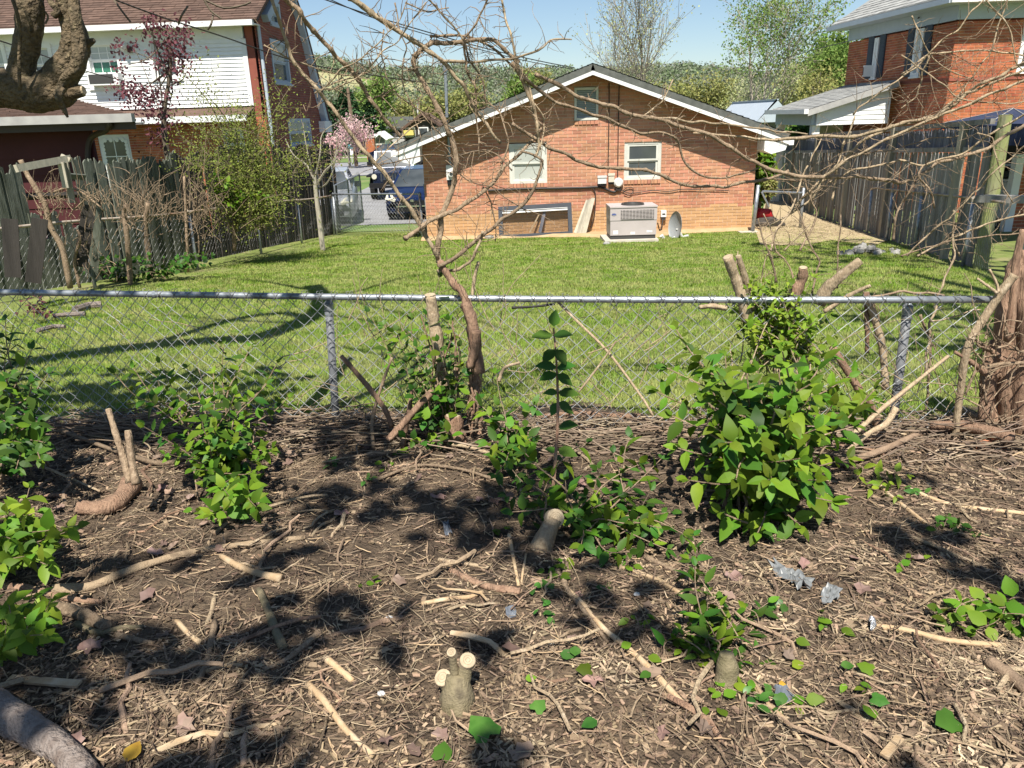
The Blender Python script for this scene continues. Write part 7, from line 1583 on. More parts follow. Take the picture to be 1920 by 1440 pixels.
# ================================================================== OVERHANGING TREE (limb at top left; its crown shades the ground)
TB = np.array([-3.6, 2.5, gz(2.5)])
tree = thing('old_tree', 'old rough barked tree whose thick limb reaches in at the top left corner', 'tree', TB)
lY = 3.05
j0 = P(-40, 172, lY)
def barktube(pts, rads, n=16, per=12, jit=.1, amp=.14):
    c = smooth_curve(pts, per); t = np.linspace(0, 1, len(c)); r = np.interp(t, np.linspace(0, 1, len(rads)), rads)
    V, Fs = tube(c, r, n, jit=0); V = V.reshape(len(c), n, 3); cen = c[:, None]
    for i in range(len(c)):
        for k in range(n):
            q = V[i, k] ; nz_ = mnoise.noise(Vector(q * 9.0)) * .6 + mnoise.noise(Vector(q * 26.0)) * .4 + .25 * abs(mnoise.noise(Vector(q * 60.0)))
            V[i, k] = c[i] + (q - c[i]) * (1 + amp * 2.2 * nz_)
    return V.reshape(-1, 3), Fs
pxr = lambda w_: w_ / 2 / F * (lY * _c + .1)
obj('trunk', [barktube([TB + (0, 0, -.3), TB + (.1, .1, 1.0), TB + (.3, .3, 1.6), P(-160, 178, lY)], [.2, .17, .14, .1], 16, 8)], M['bark'], tree, smooth=True)
limb = obj('limb', [barktube([P(-220, 190, lY), P(-60, 175, lY), P(0, 168, lY), P(40, 170, lY), P(75, 176, lY), P(110, 172, lY), P(132, 170, lY)], [pxr(76), pxr(70), pxr(66), pxr(66), pxr(62), pxr(56), pxr(40)], 22, 9)], M['bark'], tree, smooth=True)
obj('limb', [barktube([P(38, 165, lY), P(45, 120, lY), P(52, 70, lY), P(56, 20, lY), P(58, -40, lY), P(70, -200, 2.95), P(60, -600, 3.2), P(40, -1100, 3.6)], [pxr(54), pxr(44), pxr(42), pxr(46), pxr(42), pxr(40), .055, .035], 18, 9)], M['bark'], tree, smooth=True)
obj('limb', [barktube([P(82, 172, lY), P(112, 140, lY), P(136, 105, lY), P(142, 75, lY), P(132, 35, lY), P(122, 0, lY), P(120, -60, lY), P(200, -300, 3.1), P(330, -800, 3.3), P(420, -1500, 3.8)], [pxr(56), pxr(58), pxr(50), pxr(44), pxr(36), pxr(34), pxr(30), .05, .04, .03], 18, 9)], M['bark'], tree, smooth=True)
obj('limb', [barktube([P(108, 180, lY - .06), P(122, 150, lY - .08), P(146, 118, lY - .08), P(148, 70, lY - .06), P(140, 20, lY - .05), P(132, -40, lY)], [pxr(16), pxr(19), pxr(22), pxr(22), pxr(20), pxr(18)], 12, 7)], M['bark'], tree, smooth=True)
obj('limb', [barktube([P(140, 95, lY), P(158, 84, lY), P(177, 75, lY)], [pxr(26), pxr(18), pxr(8)], 12, 6)], M['bark'], tree, smooth=True)
o = obj('limb', [barktube([P(120, 176, lY), P(140, 172, lY), P(155, 170, lY)], [pxr(34), pxr(24), pxr(18)], 12, 5)], M['bark'], tree, smooth=True)
obj('cut_face', [tube([P(155, 170, lY), P(158, 169.5, lY)], [pxr(17), pxr(15)], 12)], M['cut'], tree)
obj('limb', [barktube([P(115, 165, lY - .1), P(110, 185, lY - .12), P(120, 205, lY - .1), P(127, 220, lY - .1)], [pxr(14), pxr(11), pxr(10), pxr(4)], 9, 5)], M['bark'], tree, smooth=True)
obj('limb', [barktube([P(100, 30, lY - .05), P(108, 20, lY - .05), P(96, 5, lY - .05), P(90, -10, lY)], [pxr(12), pxr(11), pxr(10), pxr(10)], 9, 4)], M['bark'], tree, smooth=True)
for pts in (((22, -5), (32, 25), (38, 60), (36, 110), (37, 170)), ((48, 20), (58, 45), (60, 60))): obj('creeper', [tube(px_curve(pts, lY - .12, lY - .1, 4, .01), pxr(6), 6)], M['bark'], tree, smooth=True)
for pts in (((380, -5), (395, 20), (415, 35)), ((352, 12), (340, 30), (335, 45)), ((210, -5), (228, 20), (245, 42)), ((385, 0), (420, 15), (455, 10), (470, 4)), ((400, 25), (396, 45), (390, 55)), ((75, 12), (90, 30), (85, 45))): obj('twig', [tube(px_curve(pts, 3.4, 3.4, 3, .02), pxr(4), 5)], M['barkdk'], tree)
# upper limbs: seen only by the shade they throw on the lawn
SVh = SV / SV[2]
def over(px, py, h):
    g = Gd(px, py); return g + SVh * h
for pts, h0, h1, r0_, r1_ in (([(-60, 700), (40, 682), (200, 657), (380, 640), (480, 632), (560, 606), (602, 580), (600, 552), (585, 535)], 3.2, 6.2, .17, .13), ([(250, 657), (350, 625), (450, 597), (530, 588), (590, 600)], 4.0, 5.6, .075, .07), ([(600, 560), (680, 545), (745, 525), (800, 515)], 6.2, 6.6, .06, .02), ([(610, 590), (680, 600), (740, 615), (790, 640)], 5.8, 6, .035, .015), ([(590, 545), (500, 530), (400, 520)], 6.2, 6.8, .05, .02), ([(560, 606), (420, 600), (300, 590)], 5.6, 5.9, .03, .012), ([(-60, 760), (100, 750), (250, 745), (400, 720)], 2.8, 4, .12, .06), ([(640, 560), (760, 590), (880, 600), (1000, 640)], 6, 6.4, .025, .01), ([(640, 650), (800, 680), (950, 700), (1080, 690)], 5, 5.5, .022, .01)):
    n = len(pts); c = smooth_curve([over(x, y, h) for (x, y), h in zip(pts, np.linspace(h0, h1, n))], 5)
    obj('limb', [tube(c, np.linspace(r0_, r1_, len(c)), 8)], M['bark'], tree, smooth=True); obj('twigs', twigs_along(c, 16, .3, 1.0, .008), M['barkdk'], tree, kind='stuff')
# crown foliage: clumps over the foreground and the fence line
def shade_clumps(X0, X1, Y0, Y1, step, dens, h0, h1, lsz, seed, root, m='leaf', name='foliage'):
    r = np.random.default_rng(seed); X, Y = np.meshgrid(np.arange(X0, X1, step), np.arange(Y0, Y1, step)); X = X.ravel() + r.uniform(-step, step, X.size) * .6; Y = Y.ravel() + r.uniform(-step, step, Y.size) * .6
    nz_ = np.array([mnoise.noise(Vector((x * 2.3, y * 2.6, 3.7))) + .5 * mnoise.noise(Vector((x * 6, y * 6.5, 9.1))) for x, y in zip(X, Y)])
    ok = nz_ < dens(X, Y); X, Y = X[ok], Y[ok]; h = h0 + (h1 - h0) * (.5 + .5 * np.array([mnoise.noise(Vector((x * .9, y * .9, 1.1))) for x, y in zip(X, Y)])) + r.normal(0, .25, len(X))
    p = np.column_stack([X, Y, .1 - .06 * Y]) + SVh[None] * h[:, None]; n = len(p); tv, tf = LEAFT['ovate']
    obj(name, [scatter(tv, tf, rotmats(r.normal(size=(n, 3)), r.normal(0, .45, (n, 3)) + SV), p - 0, r.uniform(.8, 1.3, n) * lsz)], M[m], root, kind='stuff')
def dens_fg(X, Y):
    d = np.where(X < -.45, .06, np.where(X < .25, -.06, -.42)); d = d + .12 * np.sin(Y * 2.2 + X) ; d = np.where((X < -1.0) & (Y > 2.75) & (Y < 3.3), d - .35, d); d = np.where(Y > 3.35, d - .3, d)
    return d
shade_clumps(-3.2, 2.8, .7, 4.3, .06, dens_fg, 3.2, 5.6, .15, 31, tree)
shade_clumps(-4.8, -1.6, 4.3, 5.9, .09, lambda X, Y: -.02 + 0 * X, 3.6, 5.0, .2, 32, tree)
tree2 = thing('shade_tree', 'tree standing outside the right edge that shades the right side of the lawn', 'tree', (5.2, 3.2, gz(3.2)))
tb2 = np.array([5.2, 3.2, gz(3.2)])
obj('trunk', [tube(smooth_curve([tb2, tb2 + (.1, .2, 3), tb2 + (-.2, .6, 6.5), tb2 + (-.5, 1.2, 9)], 5), np.linspace(.22, .06, 16), 10)], M['bark'], tree2)
for pts, h0, h1, r0_, r1_ in (([(1900, 660), (1830, 600), (1760, 560), (1700, 530)], 5, 7, .07, .03), ([(1920, 560), (1800, 500), (1650, 480), (1500, 475)], 7, 10, .07, .02), ([(1920, 540), (1780, 480), (1650, 465), (1560, 460)], 8, 10, .06, .02), ([(1900, 600), (1780, 580), (1640, 600)], 6, 7, .05, .02)):
    c = smooth_curve([over(x, y, h) for (x, y), h in zip(pts, np.linspace(h0, h1, len(pts)))], 5)
    obj('limb', [tube(c, np.linspace(r0_, r1_, len(c)), 8)], M['bark'], tree2); obj('twigs', twigs_along(c, 26, .4, 1.4, .009), M['barkdk'], tree2, kind='stuff')
shade_clumps(4.4, 8.0, 10.5, 14.5, .15, lambda X, Y: -.12 + 0 * X, 8.5, 10.5, .24, 33, tree2)
shade_clumps(3.3, 5.6, 5.2, 8.6, .12, lambda X, Y: -.08 + .1 * (X - 4), 5.5, 7.5, .2, 34, tree2)

# ================================================================== LITTER ON THE SOIL
def ground_pts(n, seed, y0=1.2, y1=4.4):
    r = np.random.default_rng(seed); out_ = np.zeros((0, 2))
    while len(out_) < n:
        y = y0 + (y1 - y0) * r.random(n * 3) ** 1.15; x = r.uniform(-3.3, 3.2, n * 3); ok = (np.abs(x) < .78 * y + .7) & (y < FY(x) + .15 + .2 * r.random(n * 3)); out_ = np.vstack([out_, np.column_stack([x, y])[ok]])
    return out_[:n]
def lay(n, seed, tv, tf, size, m, name, tilt=.25, thin=None, clump=None, lift=.006, kind='stuff'):
    r = np.random.default_rng(seed); g = ground_pts(n * (3 if clump else 1), seed)
    if clump:
        f = fbm(g[:, 0], g[:, 1], clump, seed, 3); g = g[np.argsort(-(f + r.normal(0, .55, len(g))))][:n]
    z = soilz(g[:, 0], g[:, 1]) + lift * r.uniform(.3, 1.6, len(g)); a = r.uniform(0, 6.283, len(g))
    d = np.column_stack([np.cos(a), np.sin(a), r.normal(0, tilt * .5, len(g))]); nn = np.column_stack([r.normal(0, tilt, len(g)), r.normal(0, tilt, len(g)), 1 + 0 * a])
    s = size(r, len(g)); return setp(obj(name, [scatter(tv, tf, rotmats(d, nn), np.column_stack([g, z]), s)], M[m]), kind=kind)
cv_, cf_ = box(-.5, .5, -.5, .5, -.5, .5); cv_ = cv_ * np.array([1, 1, 1]); cv_[[0, 4], 0] += .12; cv_[[2, 6], 0] -= .1
lay(24000, 51, cv_, cf_, lambda r, n: np.column_stack([r.uniform(.006, .036, n), r.uniform(.002, .008, n), r.uniform(.001, .004, n)]), 'chips', 'wood_chips', clump=2.2)
lay(1500, 53, cv_, cf_, lambda r, n: np.column_stack([r.uniform(.02, .06, n), r.uniform(.006, .018, n), r.uniform(.002, .006, n)]), 'stick', 'bark_pieces', clump=1.5)
lay(2600, 54, cv_, cf_, lambda r, n: r.uniform(.004, .02, n)[:, None] * np.array([1, .8, .6]), 'soil', 'soil_clods', tilt=.6)
lay(13000, 52, cv_, cf_, lambda r, n: np.column_stack([r.uniform(.008, .03, n), r.uniform(.002, .007, n), r.uniform(.001, .003, n)]), 'chipsdk', 'dark_chips')
# bent thin twigs
def twig_template(seed, n=5, k=4):
    r = np.random.default_rng(seed); c = np.column_stack([np.linspace(-.5, .5, k + 1), np.cumsum(r.normal(0, .05, k + 1)), np.cumsum(r.normal(0, .025, k + 1))]); return c
for q, (cnt, m_, l0, l1, r_) in enumerate(((5200, 'twig', .015, .08, .016), (2600, 'twig', .05, .16, .009), (2500, 'vinepale', .05, .2, .0075), (3000, 'chipsdk', .03, .12, .013), (1700, 'stick', .04, .16, .02), (700, 'pale', .03, .1, .022))):
    c = twig_template(q + 3); tv, tf = tube(c, [r_, r_ * 1.1, r_, r_ * .9, r_ * .7], 4); 
    lay(cnt, 60 + q, tv, tf, lambda r, n: r.uniform(l0, l1, n), m_, 'twig_litter', tilt=.16, lift=.012, clump=1.8 if q in (0, 2) else None)
# brush heap along the foot of the fence
r = np.random.default_rng(77); n = 1500; x = r.uniform(-2.9, 2.7, n); y = FY(x) - .14 + r.normal(0, .16, n); z = soilz(x, y) + np.abs(r.normal(0, .04, n)); a = r.normal(0, .45, n) + (r.random(n) < .3) * r.uniform(0, 3, n)
tv, tf = tube(twig_template(9), [.011, .012, .011, .01, .007], 5)
setp(obj('brush_heap', [scatter(tv, tf, rotmats(np.column_stack([np.cos(a), np.sin(a) * .6, r.normal(0, .14, n)]), np.tile((0, 0, 1.), (n, 1))), np.column_stack([x, y, z]), r.uniform(.1, .45, n))], M['twig']), kind='stuff')
# individual sticks
sm_ = []
for q in range(8):
    c = twig_template(20 + q, k=5); V = tube(c, np.array([1, 1.15, 1, .95, .9, .75]) * (.014 + .004 * (q % 4)), 6, jit=.08)
    for m_ in ('stick', 'vinepale', 'pale', 'vinered'):
        me = mesh('stick', [V]); me.materials.append(M[m_]); sm_.append(me)
g = ground_pts(230, 91); first = None
lab_s = ('broken dry stick lying among the wood chips on the bare soil',)
for i, (x, y) in enumerate(g):
    me = sm_[int(rng.integers(8)) * 4 + int(rng.choice(4, p=[.45, .3, .12, .13]))]; a = rng.uniform(0, 6.28); L = rng.uniform(.1, .34)
    R = rotmats(np.array([[math.cos(a), math.sin(a), rng.normal(0, .06)]]), np.array([[0, 0, 1.]]))[0]
    o = bpy.data.objects.new('stick', me); col.objects.link(o); o.matrix_basis = m4(R, (x, y, sz1(x, y) + .012), L); mn = me.materials[0].name; px_, py_ = proj((x, y, 0)); setp(o, f"{'long' if L > .26 else 'short' if L < .18 else 'middling'} {dict(stick_bark='brown', pale_vine='tan', pale_wood='pale peeled', red_bark='reddish')[mn]} stick lying in the {'far' if py_ < 1000 else 'middle' if py_ < 1200 else 'near'} litter at the {'left' if px_ < 640 else 'centre' if px_ < 1280 else 'right'}", 'stick', 'dry sticks scattered over the soil')
# dead leaves
dm = []
for q in range(5):
    me = mesh('dead_leaf', [deadleaf(q)]); me.materials.append(M['deadleaf']); dm.append(me)
g = ground_pts(150, 93)
for i, (x, y) in enumerate(g):
    R = rotmats(rng.normal(size=(1, 3)) * np.array([1, 1, .2]), np.array([[rng.normal(0, .3), rng.normal(0, .3) - .1, 1]]))[0]
    o = bpy.data.objects.new('dead_leaf', dm[i % 5]); col.objects.link(o); o.matrix_basis = m4(R, (x, y, sz1(x, y) + .014), rng.uniform(.035, .075)); px_, py_ = proj((x, y, 0)); setp(o, f"{'large' if o.matrix_basis.median_scale > .06 else 'small' if o.matrix_basis.median_scale < .047 else 'medium'} brown dead leaf in the {'far' if py_ < 1000 else 'middle' if py_ < 1200 else 'near'} litter at the {'left' if px_ < 640 else 'centre' if px_ < 1280 else 'right'}", 'dead leaf', 'dead leaves scattered over the soil')
# small weeds in the litter
wl2 = [(690, 905), (700, 1095), (1170, 640), (1010, 1105), (1040, 1080), (1150, 1045), (1120, 1100), (1180, 1070), (1060, 1060), (620, 870), (735, 880), (760, 855), (1025, 1145), (940, 1000), (1690, 1070), (1460, 1160), (1550, 1180), (1500, 1330), (1420, 1330), (1340, 1330), (1600, 1300), (1460, 1330), (1390, 1310), (380, 965), (1720, 930), (1270, 1225), (1195, 1165)]
for i, (px, py) in enumerate(wl2):
    b = gbase(px, py); n = int(rng.integers(4, 9)); t = thing('seedling', f"tiny {'round' if i % 2 else 'pointed'} leaved seedling in the {'far' if py < 1000 else 'middle' if py < 1200 else 'near'} litter at the {'left' if px < 640 else 'centre' if px < 1280 else 'right'}", 'seedling', b, 'seedlings sprouting in the litter')
    p = b + rng.normal(0, .022, (n, 3)) * np.array([1, 1, .2]) + (0, 0, .018); d = rng.normal(size=(n, 3)) * np.array([1, 1, .3]); nn = rng.normal(0, .3, (n, 3)) + (0, -.2, 1)
    for k in range(n): inst('leaf', leafmesh('round' if i % 2 else 'ovate', 'leaf' if i % 3 else 'leafivy'), m4(rotmats(d[k:k + 1], nn[k:k + 1])[0], p[k], rng.uniform(.025, .05)), t)
# named branches and logs
def gl(pts, w0, w1, m_, lab, name='branch', cat='branch', jit=.08, n=9, lift=.0, amp=0):
    c3 = []
    for x, y in pts:
        q = Gd(x, y, .04); c3.append((q[0], q[1], sz1(q[0], q[1])))
    c3 = np.array(c3); dep = np.array([(p - CAM) @ FW for p in c3]); r = np.linspace(w0, w1, len(c3)) / 2 / F * dep; c3[:, 2] += r * .8 + lift
    if amp: V = barktube(c3, r, 16, 8, amp=amp)
    else:
        c = smooth_curve(c3, 4); rr = np.interp(np.linspace(0, 1, len(c)), np.linspace(0, 1, len(r)), r); V = tube(c, rr * (1 + rng.normal(0, .06, len(c))), n + 3, jit=jit * .6, ridge=.12)
    return solo(name, [V], M[m_], lab, cat, smooth=True)
gl([(-30, 1330), (30, 1360), (75, 1390), (120, 1425), (170, 1470)], 66, 46, 'log', 'weathered grey log crossing the bottom left corner', 'log', 'log', amp=.12)
gl([(100, 1108), (170, 1098), (240, 1074), (340, 1043), (440, 1026), (570, 1014)], 20, 10, 'stick', 'long smooth fallen branch lying across the left foreground')
gl([(-20, 1106), (50, 1106), (120, 1118), (190, 1124)], 14, 9, 'vinered', 'dark branch end lying at the left edge beside the long fallen branch')
gl([(104, 1136), (150, 1156), (205, 1182)], 22, 24, 'vine', 'thick short branch stub below the long fallen branch')
gl([(145, 1172), (185, 1188), (225, 1178), (268, 1170)], 14, 9, 'moss', 'mossy forked twig under the thick short branch stub')
gl([(216, 1190), (250, 1196), (288, 1202)], 11, 9, 'vine', 'short brown stick right of the mossy forked twig')
gl([(415, 1050), (450, 1066), (490, 1082), (528, 1090)], 10, 16, 'pale', 'pale stick with a knob at its right end')
gl([(498, 1037), (485, 1065), (474, 1095)], 8, 7, 'vine', 'grey brown stick crossing the knobbed pale stick')
gl([(486, 1110), (500, 1140), (515, 1180), (532, 1218)], 14, 17, 'moss', 'greenish mossy stick pointing down below the knobbed pale stick')
gl([(402, 1121), (396, 1140), (387, 1166)], 9, 8, 'vinepale', 'short pale curved stick left of the mossy stick')
gl([(402, 1165), (396, 1205), (385, 1250), (370, 1283)], 13, 11, 'vine', 'dark crooked stick standing out of the chips at left')
gl([(330, 1160), (355, 1185), (375, 1205)], 9, 10, 'pale', 'small pale stick left of the dark crooked stick')
gl([(386, 1260), (420, 1252), (455, 1250)], 9, 9, 'pale', 'bright cut stick lying right of the dark crooked stick')
gl([(600, 1190), (570, 1215), (530, 1245), (495, 1265)], 11, 8, 'vine', 'brown branch slanting down left from the centre left')
gl([(578, 1285), (610, 1325), (650, 1370), (700, 1418)], 14, 13, 'pale', 'long pale stick slanting down near the triple stump')
gl([(612, 1236), (640, 1262), (662, 1278)], 14, 11, 'pale', 'short thick pale stick above the long slanting pale stick')
gl([(300, 1295), (318, 1330), (345, 1355), (370, 1372)], 8, 11, 'vine', 'knotted thin branch in the dark chips at lower left')
gl([(200, 1288), (250, 1305), (290, 1325), (282, 1375), (308, 1400)], 4, 4, 'vine', 'thin crooked twig bending in the dark chips at lower left')
gl([(458, 1440), (457, 1400), (462, 1380)], 11, 10, 'stick', 'upright grey stick at the bottom edge')
gl([(845, 1068), (880, 1085), (920, 1098), (975, 1106)], 11, 13, 'vinered', 'red brown strip of bark lying near the centre')
gl([(790, 1126), (840, 1122), (880, 1115), (905, 1104)], 9, 8, 'pale', 'pale bent stick just below the red brown bark strip')
gl([(822, 1045), (870, 1052), (916, 1062)], 8, 7, 'vinepale', 'pale stick above the red brown bark strip')
gl([(955, 1003), (962, 1040), (972, 1090)], 8, 6, 'pale', 'thin pale stick pointing at the tilted cut stump')
gl([(986, 1036), (980, 1065), (977, 1090)], 5, 4, 'pale', 'thinner pale stick beside the one below the tilted stump')
gl([(1060, 1090), (1090, 1130), (1130, 1175), (1180, 1215), (1225, 1262), (1290, 1335)], 9, 12, 'pale', 'long pale split stick running down to the right of centre')
gl([(1066, 1046), (1058, 1085), (1095, 1145), (1140, 1200)], 11, 7, 'vine', 'greyish bent stick crossing the long pale split stick')
gl([(1092, 1176), (1060, 1190), (1030, 1225), (1015, 1255)], 7, 6, 'vine', 'curved brown twig left of the long pale split stick')
gl([(1010, 1180), (985, 1220), (965, 1290), (960, 1350), (975, 1420)], 7, 6, 'stick', 'long thin stick reaching down to the bottom edge at the centre')
gl([(1160, 1058), (1220, 1080), (1285, 1115)], 8, 8, 'pale', 'pale stick pointing at the small dusty plant')
gl([(1210, 1040), (1250, 1060), (1300, 1085)], 11, 8, 'vine', 'brown stick beyond the pale stick by the small dusty plant')
gl([(1640, 1180), (1700, 1190), (1780, 1203), (1885, 1212)], 10, 11, 'pale', 'long straight pale stick lying at the right')
gl([(1852, 1243), (1885, 1262), (1930, 1292)], 26, 26, 'stick', 'thick brown cut branch at the right edge', 'branch')
gl([(1410, 1282), (1440, 1325), (1470, 1350), (1500, 1390)], 13, 9, 'pale', 'bent pale stick below the little stump at lower right')
for k in range(6): gl([(1535 + k * 4, 1288 + k * 3), (1610 + k * 3, 1335 + k * 4), (1670 + k * 6, 1375 + k * 5), (1725 + k * 5, 1440 + k)], 4, 3, 'vinepale', ('outermost left', 'second', 'third', 'fourth', 'fifth', 'outermost right')[k] + ' straw of the flat pale bundle at lower right', 'straw', 'straw', n=5)
gl([(1770, 1300), (1820, 1340), (1870, 1380), (1912, 1408)], 9, 11, 'stick', 'brown stick running into the bottom right corner')
gl([(1778, 1440), (1782, 1400), (1786, 1360)], 9, 8, 'vinered', 'upright reddish stick at the bottom right')
gl([(1690, 912), (1740, 935), (1800, 948), (1925, 962)], 7, 7, 'pale', 'long thin pale branch on the bare soil at the right')
gl([(1640, 905), (1670, 930), (1710, 960), (1740, 985)], 7, 9, 'pale', 'slanting pale twig by the sprig right of the large shrub')
gl([(1740, 825), (1800, 828), (1850, 838), (1890, 850)], 16, 26, 'vinered', 'thick fallen branch lying behind the broken red brick', lift=.04)
gl([(1570, 875), (1640, 862), (1700, 842), (1725, 828)], 14, 10, 'stick', 'dark branch on the ground from the large shrub to the right fence post', lift=.02)
gl([(1800, 790), (1840, 815), (1890, 830)], 12, 9, 'vine', 'broken branch above the broken red brick', lift=.05)
gl([(1010, 798), (1080, 796), (1140, 800), (1200, 802)], 9, 11, 'vinered', 'long branch on the brush heap right of the sapling', lift=.05)
gl([(700, 905), (780, 880), (860, 885), (930, 905)], 7, 6, 'vine', 'dark root like branch across the soil below the climber', lift=.01)
gl([(840, 842), (880, 850), (935, 862)], 8, 7, 'vinepale', 'pale stick on the ground below the climber stump', lift=.02)
gl([(860, 836), (872, 812), (884, 790)], 7, 6, 'pale', 'thin pale stick propped against the climber stump', lift=.03)
gl([(150, 960), (190, 958), (225, 945), (252, 918)], 26, 36, 'vinered', 'curved exposed root at the left with two cut shoots', 'root', 'root', lift=.01)
stub([(243, 905), (232, 860), (216, 810), (203, 768)], 3.05, 3.15, 14, 10, 'vine', 'taller of two cut shoots standing on the curved root')
stub([(255, 908), (248, 870), (240, 808)], 3.02, 3.1, 15, 12, 'vine', 'shorter of two cut shoots standing on the curved root')
gl([(0, 895), (70, 890), (130, 905), (190, 932)], 5, 4, 'vinepale', 'thin arching twig at the left in front of the upright shrub', lift=.03)
gl([(430, 830), (330, 880), (250, 870), (120, 820)], 9, 7, 'vine', 'dark branch lying behind the curved root', lift=.03)
gl([(520, 800), (570, 780), (600, 770), (650, 742)], 5, 4, 'pale', 'pale straight stick leaning left of the left fence post', lift=.04)
# pale splinter of board
q = Gd(20, 1280, .04); q2_ = Gd(150, 1288, .04)
board('wood_splinter', np.array([q[0], q[1], sz1(q[0], q[1]) + .02]), np.array([q2_[0], q2_[1], sz1(q2_[0], q2_[1]) + .02]), .028, .008, 'pale', 'bright splinter of split wood near the left edge', 'splinter', up=(0, 0, 1))
q = Gd(1395 + 260, 1435, .04); q2_ = Gd(1395 + 290, 1400, .04)
board('wood_splinter', np.array([q[0], q[1], sz1(q[0], q[1]) + .02]), np.array([q2_[0], q2_[1], sz1(q2_[0], q2_[1]) + .02]), .022, .008, 'pale', 'bright chunk of split wood at the bottom right', 'splinter', up=(0, 0, 1))
# cut stumps
def stump(lab, px, py, tops, root_r):
    b = gbase(px, py); t = thing('stump', lab, 'stump', b)
    obj('base', [barktube([b + (0, 0, -.05), b + (0, .01, .04), b + (0.0, .02, .09)], [root_r * 1.4, root_r * 1.1, root_r * .75], 18, 9, amp=.2)], M['moss'], t, smooth=True)
    for (tx, ty, w_, dz) in tops:
        p = P(tx, ty, b[1] + .03); dep = (p - CAM) @ FW; r_ = w_ / 2 / F * dep; d = (p - (b + (0, .02, .03))); 
        obj('cut_stem', [barktube([b + (0, .02, .02), b * .5 + p * .5 + (0, .01, .0), p], [r_ * 1.5, r_ * 1.2, r_], 16, 8, amp=.1)], M['moss'], t, smooth=True)
        dn = d / np.linalg.norm(d); dn = dn * .35 + np.array([tx * 0 + (.12 if tx > 860 else -.12), -.62, .7]); dn /= np.linalg.norm(dn)
        f = obj('cut_face', [tube([p - dn * .012, p + dn * .013, p + dn * .0145], [r_ * 1.26, r_ * 1.2, r_ * 1.12], 16)], M['cut'], t)
        obj('growth_ring', [tube([p + dn * .0147 + (r_ * k * math.cos(q) * np.cross(dn, (1, 0, 0)) / np.linalg.norm(np.cross(dn, (1, 0, 0))) + r_ * k * math.sin(q) * np.cross(dn, np.cross(dn, (1, 0, 0)))) for q in np.linspace(0, 6.283, 15)], .0008, 3, cap=False) for k in (.35, .7)], M['vinepale'], f, kind='stuff')
stump('mossy stump with three cut stems in the foreground centre', 858, 1318, [(833, 1273, 27, 0), (876, 1241, 25, 0), (848, 1226, 15, 0)], .04)
stump('small cut stump under the dusty plant at lower right', 1362, 1290, [(1366, 1255, 28, 0)], .026)
b = gbase(1012, 1025); p = P(1040, 972, b[1] + .05); dep = (p - CAM) @ FW; r_ = 15 / F * dep
t = thing('stump', 'tilted pale stump with a round sawn face in the middle of the picture', 'stump', b)
obj('base', [barktube([b + (-.01, 0, -.04), b * .55 + p * .45, p], [r_ * 1.5, r_ * 1.15, r_ * 1.02], 16, 6, amp=.1)], M['vinepale'], t, smooth=True)
dn = np.array([.35, -.75, .55]); dn /= np.linalg.norm(dn); f = obj('cut_face', [tube([p - dn * .02, p + dn * .012, p + dn * .014], [r_ * 1.22, r_ * 1.16, r_ * 1.08], 18)], M['cut'], t)
e1_ = np.cross(dn, (0, 0, 1)); e1_ /= np.linalg.norm(e1_); e2_ = np.cross(e1_, dn)
obj('growth_ring', [tube([p + dn * .0142 + (e1_ * math.cos(q) + e2_ * math.sin(q)) * r_ * k for q in np.linspace(0, 6.283, 19)], .0009, 3, cap=False) for k in (.25, .5, .75)], M['vinepale'], f, kind='stuff')
# scraps: crumpled plastic, slate, foil, leaves, broken brick
def scrap(pts, m_, lab, name='scrap', cat='scrap', h=.02, seed=0):
    r = np.random.default_rng(seed); q = np.array([Gd(x, y, .04) for x, y in pts]); q = np.vstack([q, q[:1]]); cen = q[:-1].mean(0); K = 5; nn_ = (len(q) - 1) * 4
    out_ = [(q[i // 4] + (q[i // 4 + 1] - q[i // 4]) * (i % 4) / 4) for i in range(nn_)]; V = []
    for k in range(K + 1):
        for i in range(nn_):
            t = (k + .001) / K; p = cen + (out_[i] - cen) * t * (1 + .1 * r.normal() * (k == K)); V.append((p[0], p[1], sz1(p[0], p[1]) + .006 + h * abs(mnoise.noise(Vector((p[0] * 34, p[1] * 34, seed)))) * 1.6 + h * .5 * abs(mnoise.noise(Vector((p[0] * 90, p[1] * 90, seed + 5))))))
    V = np.array(V); fs = [np.array([(k * nn_ + i, (k + 1) * nn_ + i, (k + 1) * nn_ + (i + 1) % nn_, k * nn_ + (i + 1) % nn_) for k in range(K) for i in range(nn_)])]
    return solo(name, [(V, fs), (V - (0, 0, .0012), [f[:, ::-1] for f in fs])], M[m_], lab, cat)
scrap([(1440, 1062), (1460, 1066), (1485, 1080), (1505, 1088), (1522, 1100), (1515, 1112), (1495, 1118), (1480, 1100), (1455, 1090)], 'plastic', 'long torn strip of grey plastic lying at the right', h=.03, seed=1)
scrap([(1535, 1125), (1555, 1112), (1575, 1120), (1568, 1135), (1545, 1142)], 'plastic', 'smaller crumpled piece of pale plastic right of the torn strip', h=.03, seed=2)
scrap([(828, 988), (842, 986), (848, 1010), (836, 1014)], 'slate', 'grey blue flat scrap standing on the dark soil at centre', h=.03, seed=3)
scrap([(1448, 1305), (1470, 1298), (1490, 1310), (1480, 1325), (1455, 1322)], 'slate', 'dark grey lump of plastic at lower right', h=.035, seed=4)
scrap([(1625, 1170), (1638, 1165), (1642, 1190), (1630, 1194)], 'foil', 'shiny bit of foil beside the long straight pale stick', h=.03, seed=5)
scrap([(945, 1135), (965, 1128), (968, 1145), (950, 1148)], 'slate', 'small grey chip near the centre', h=.012, seed=6)
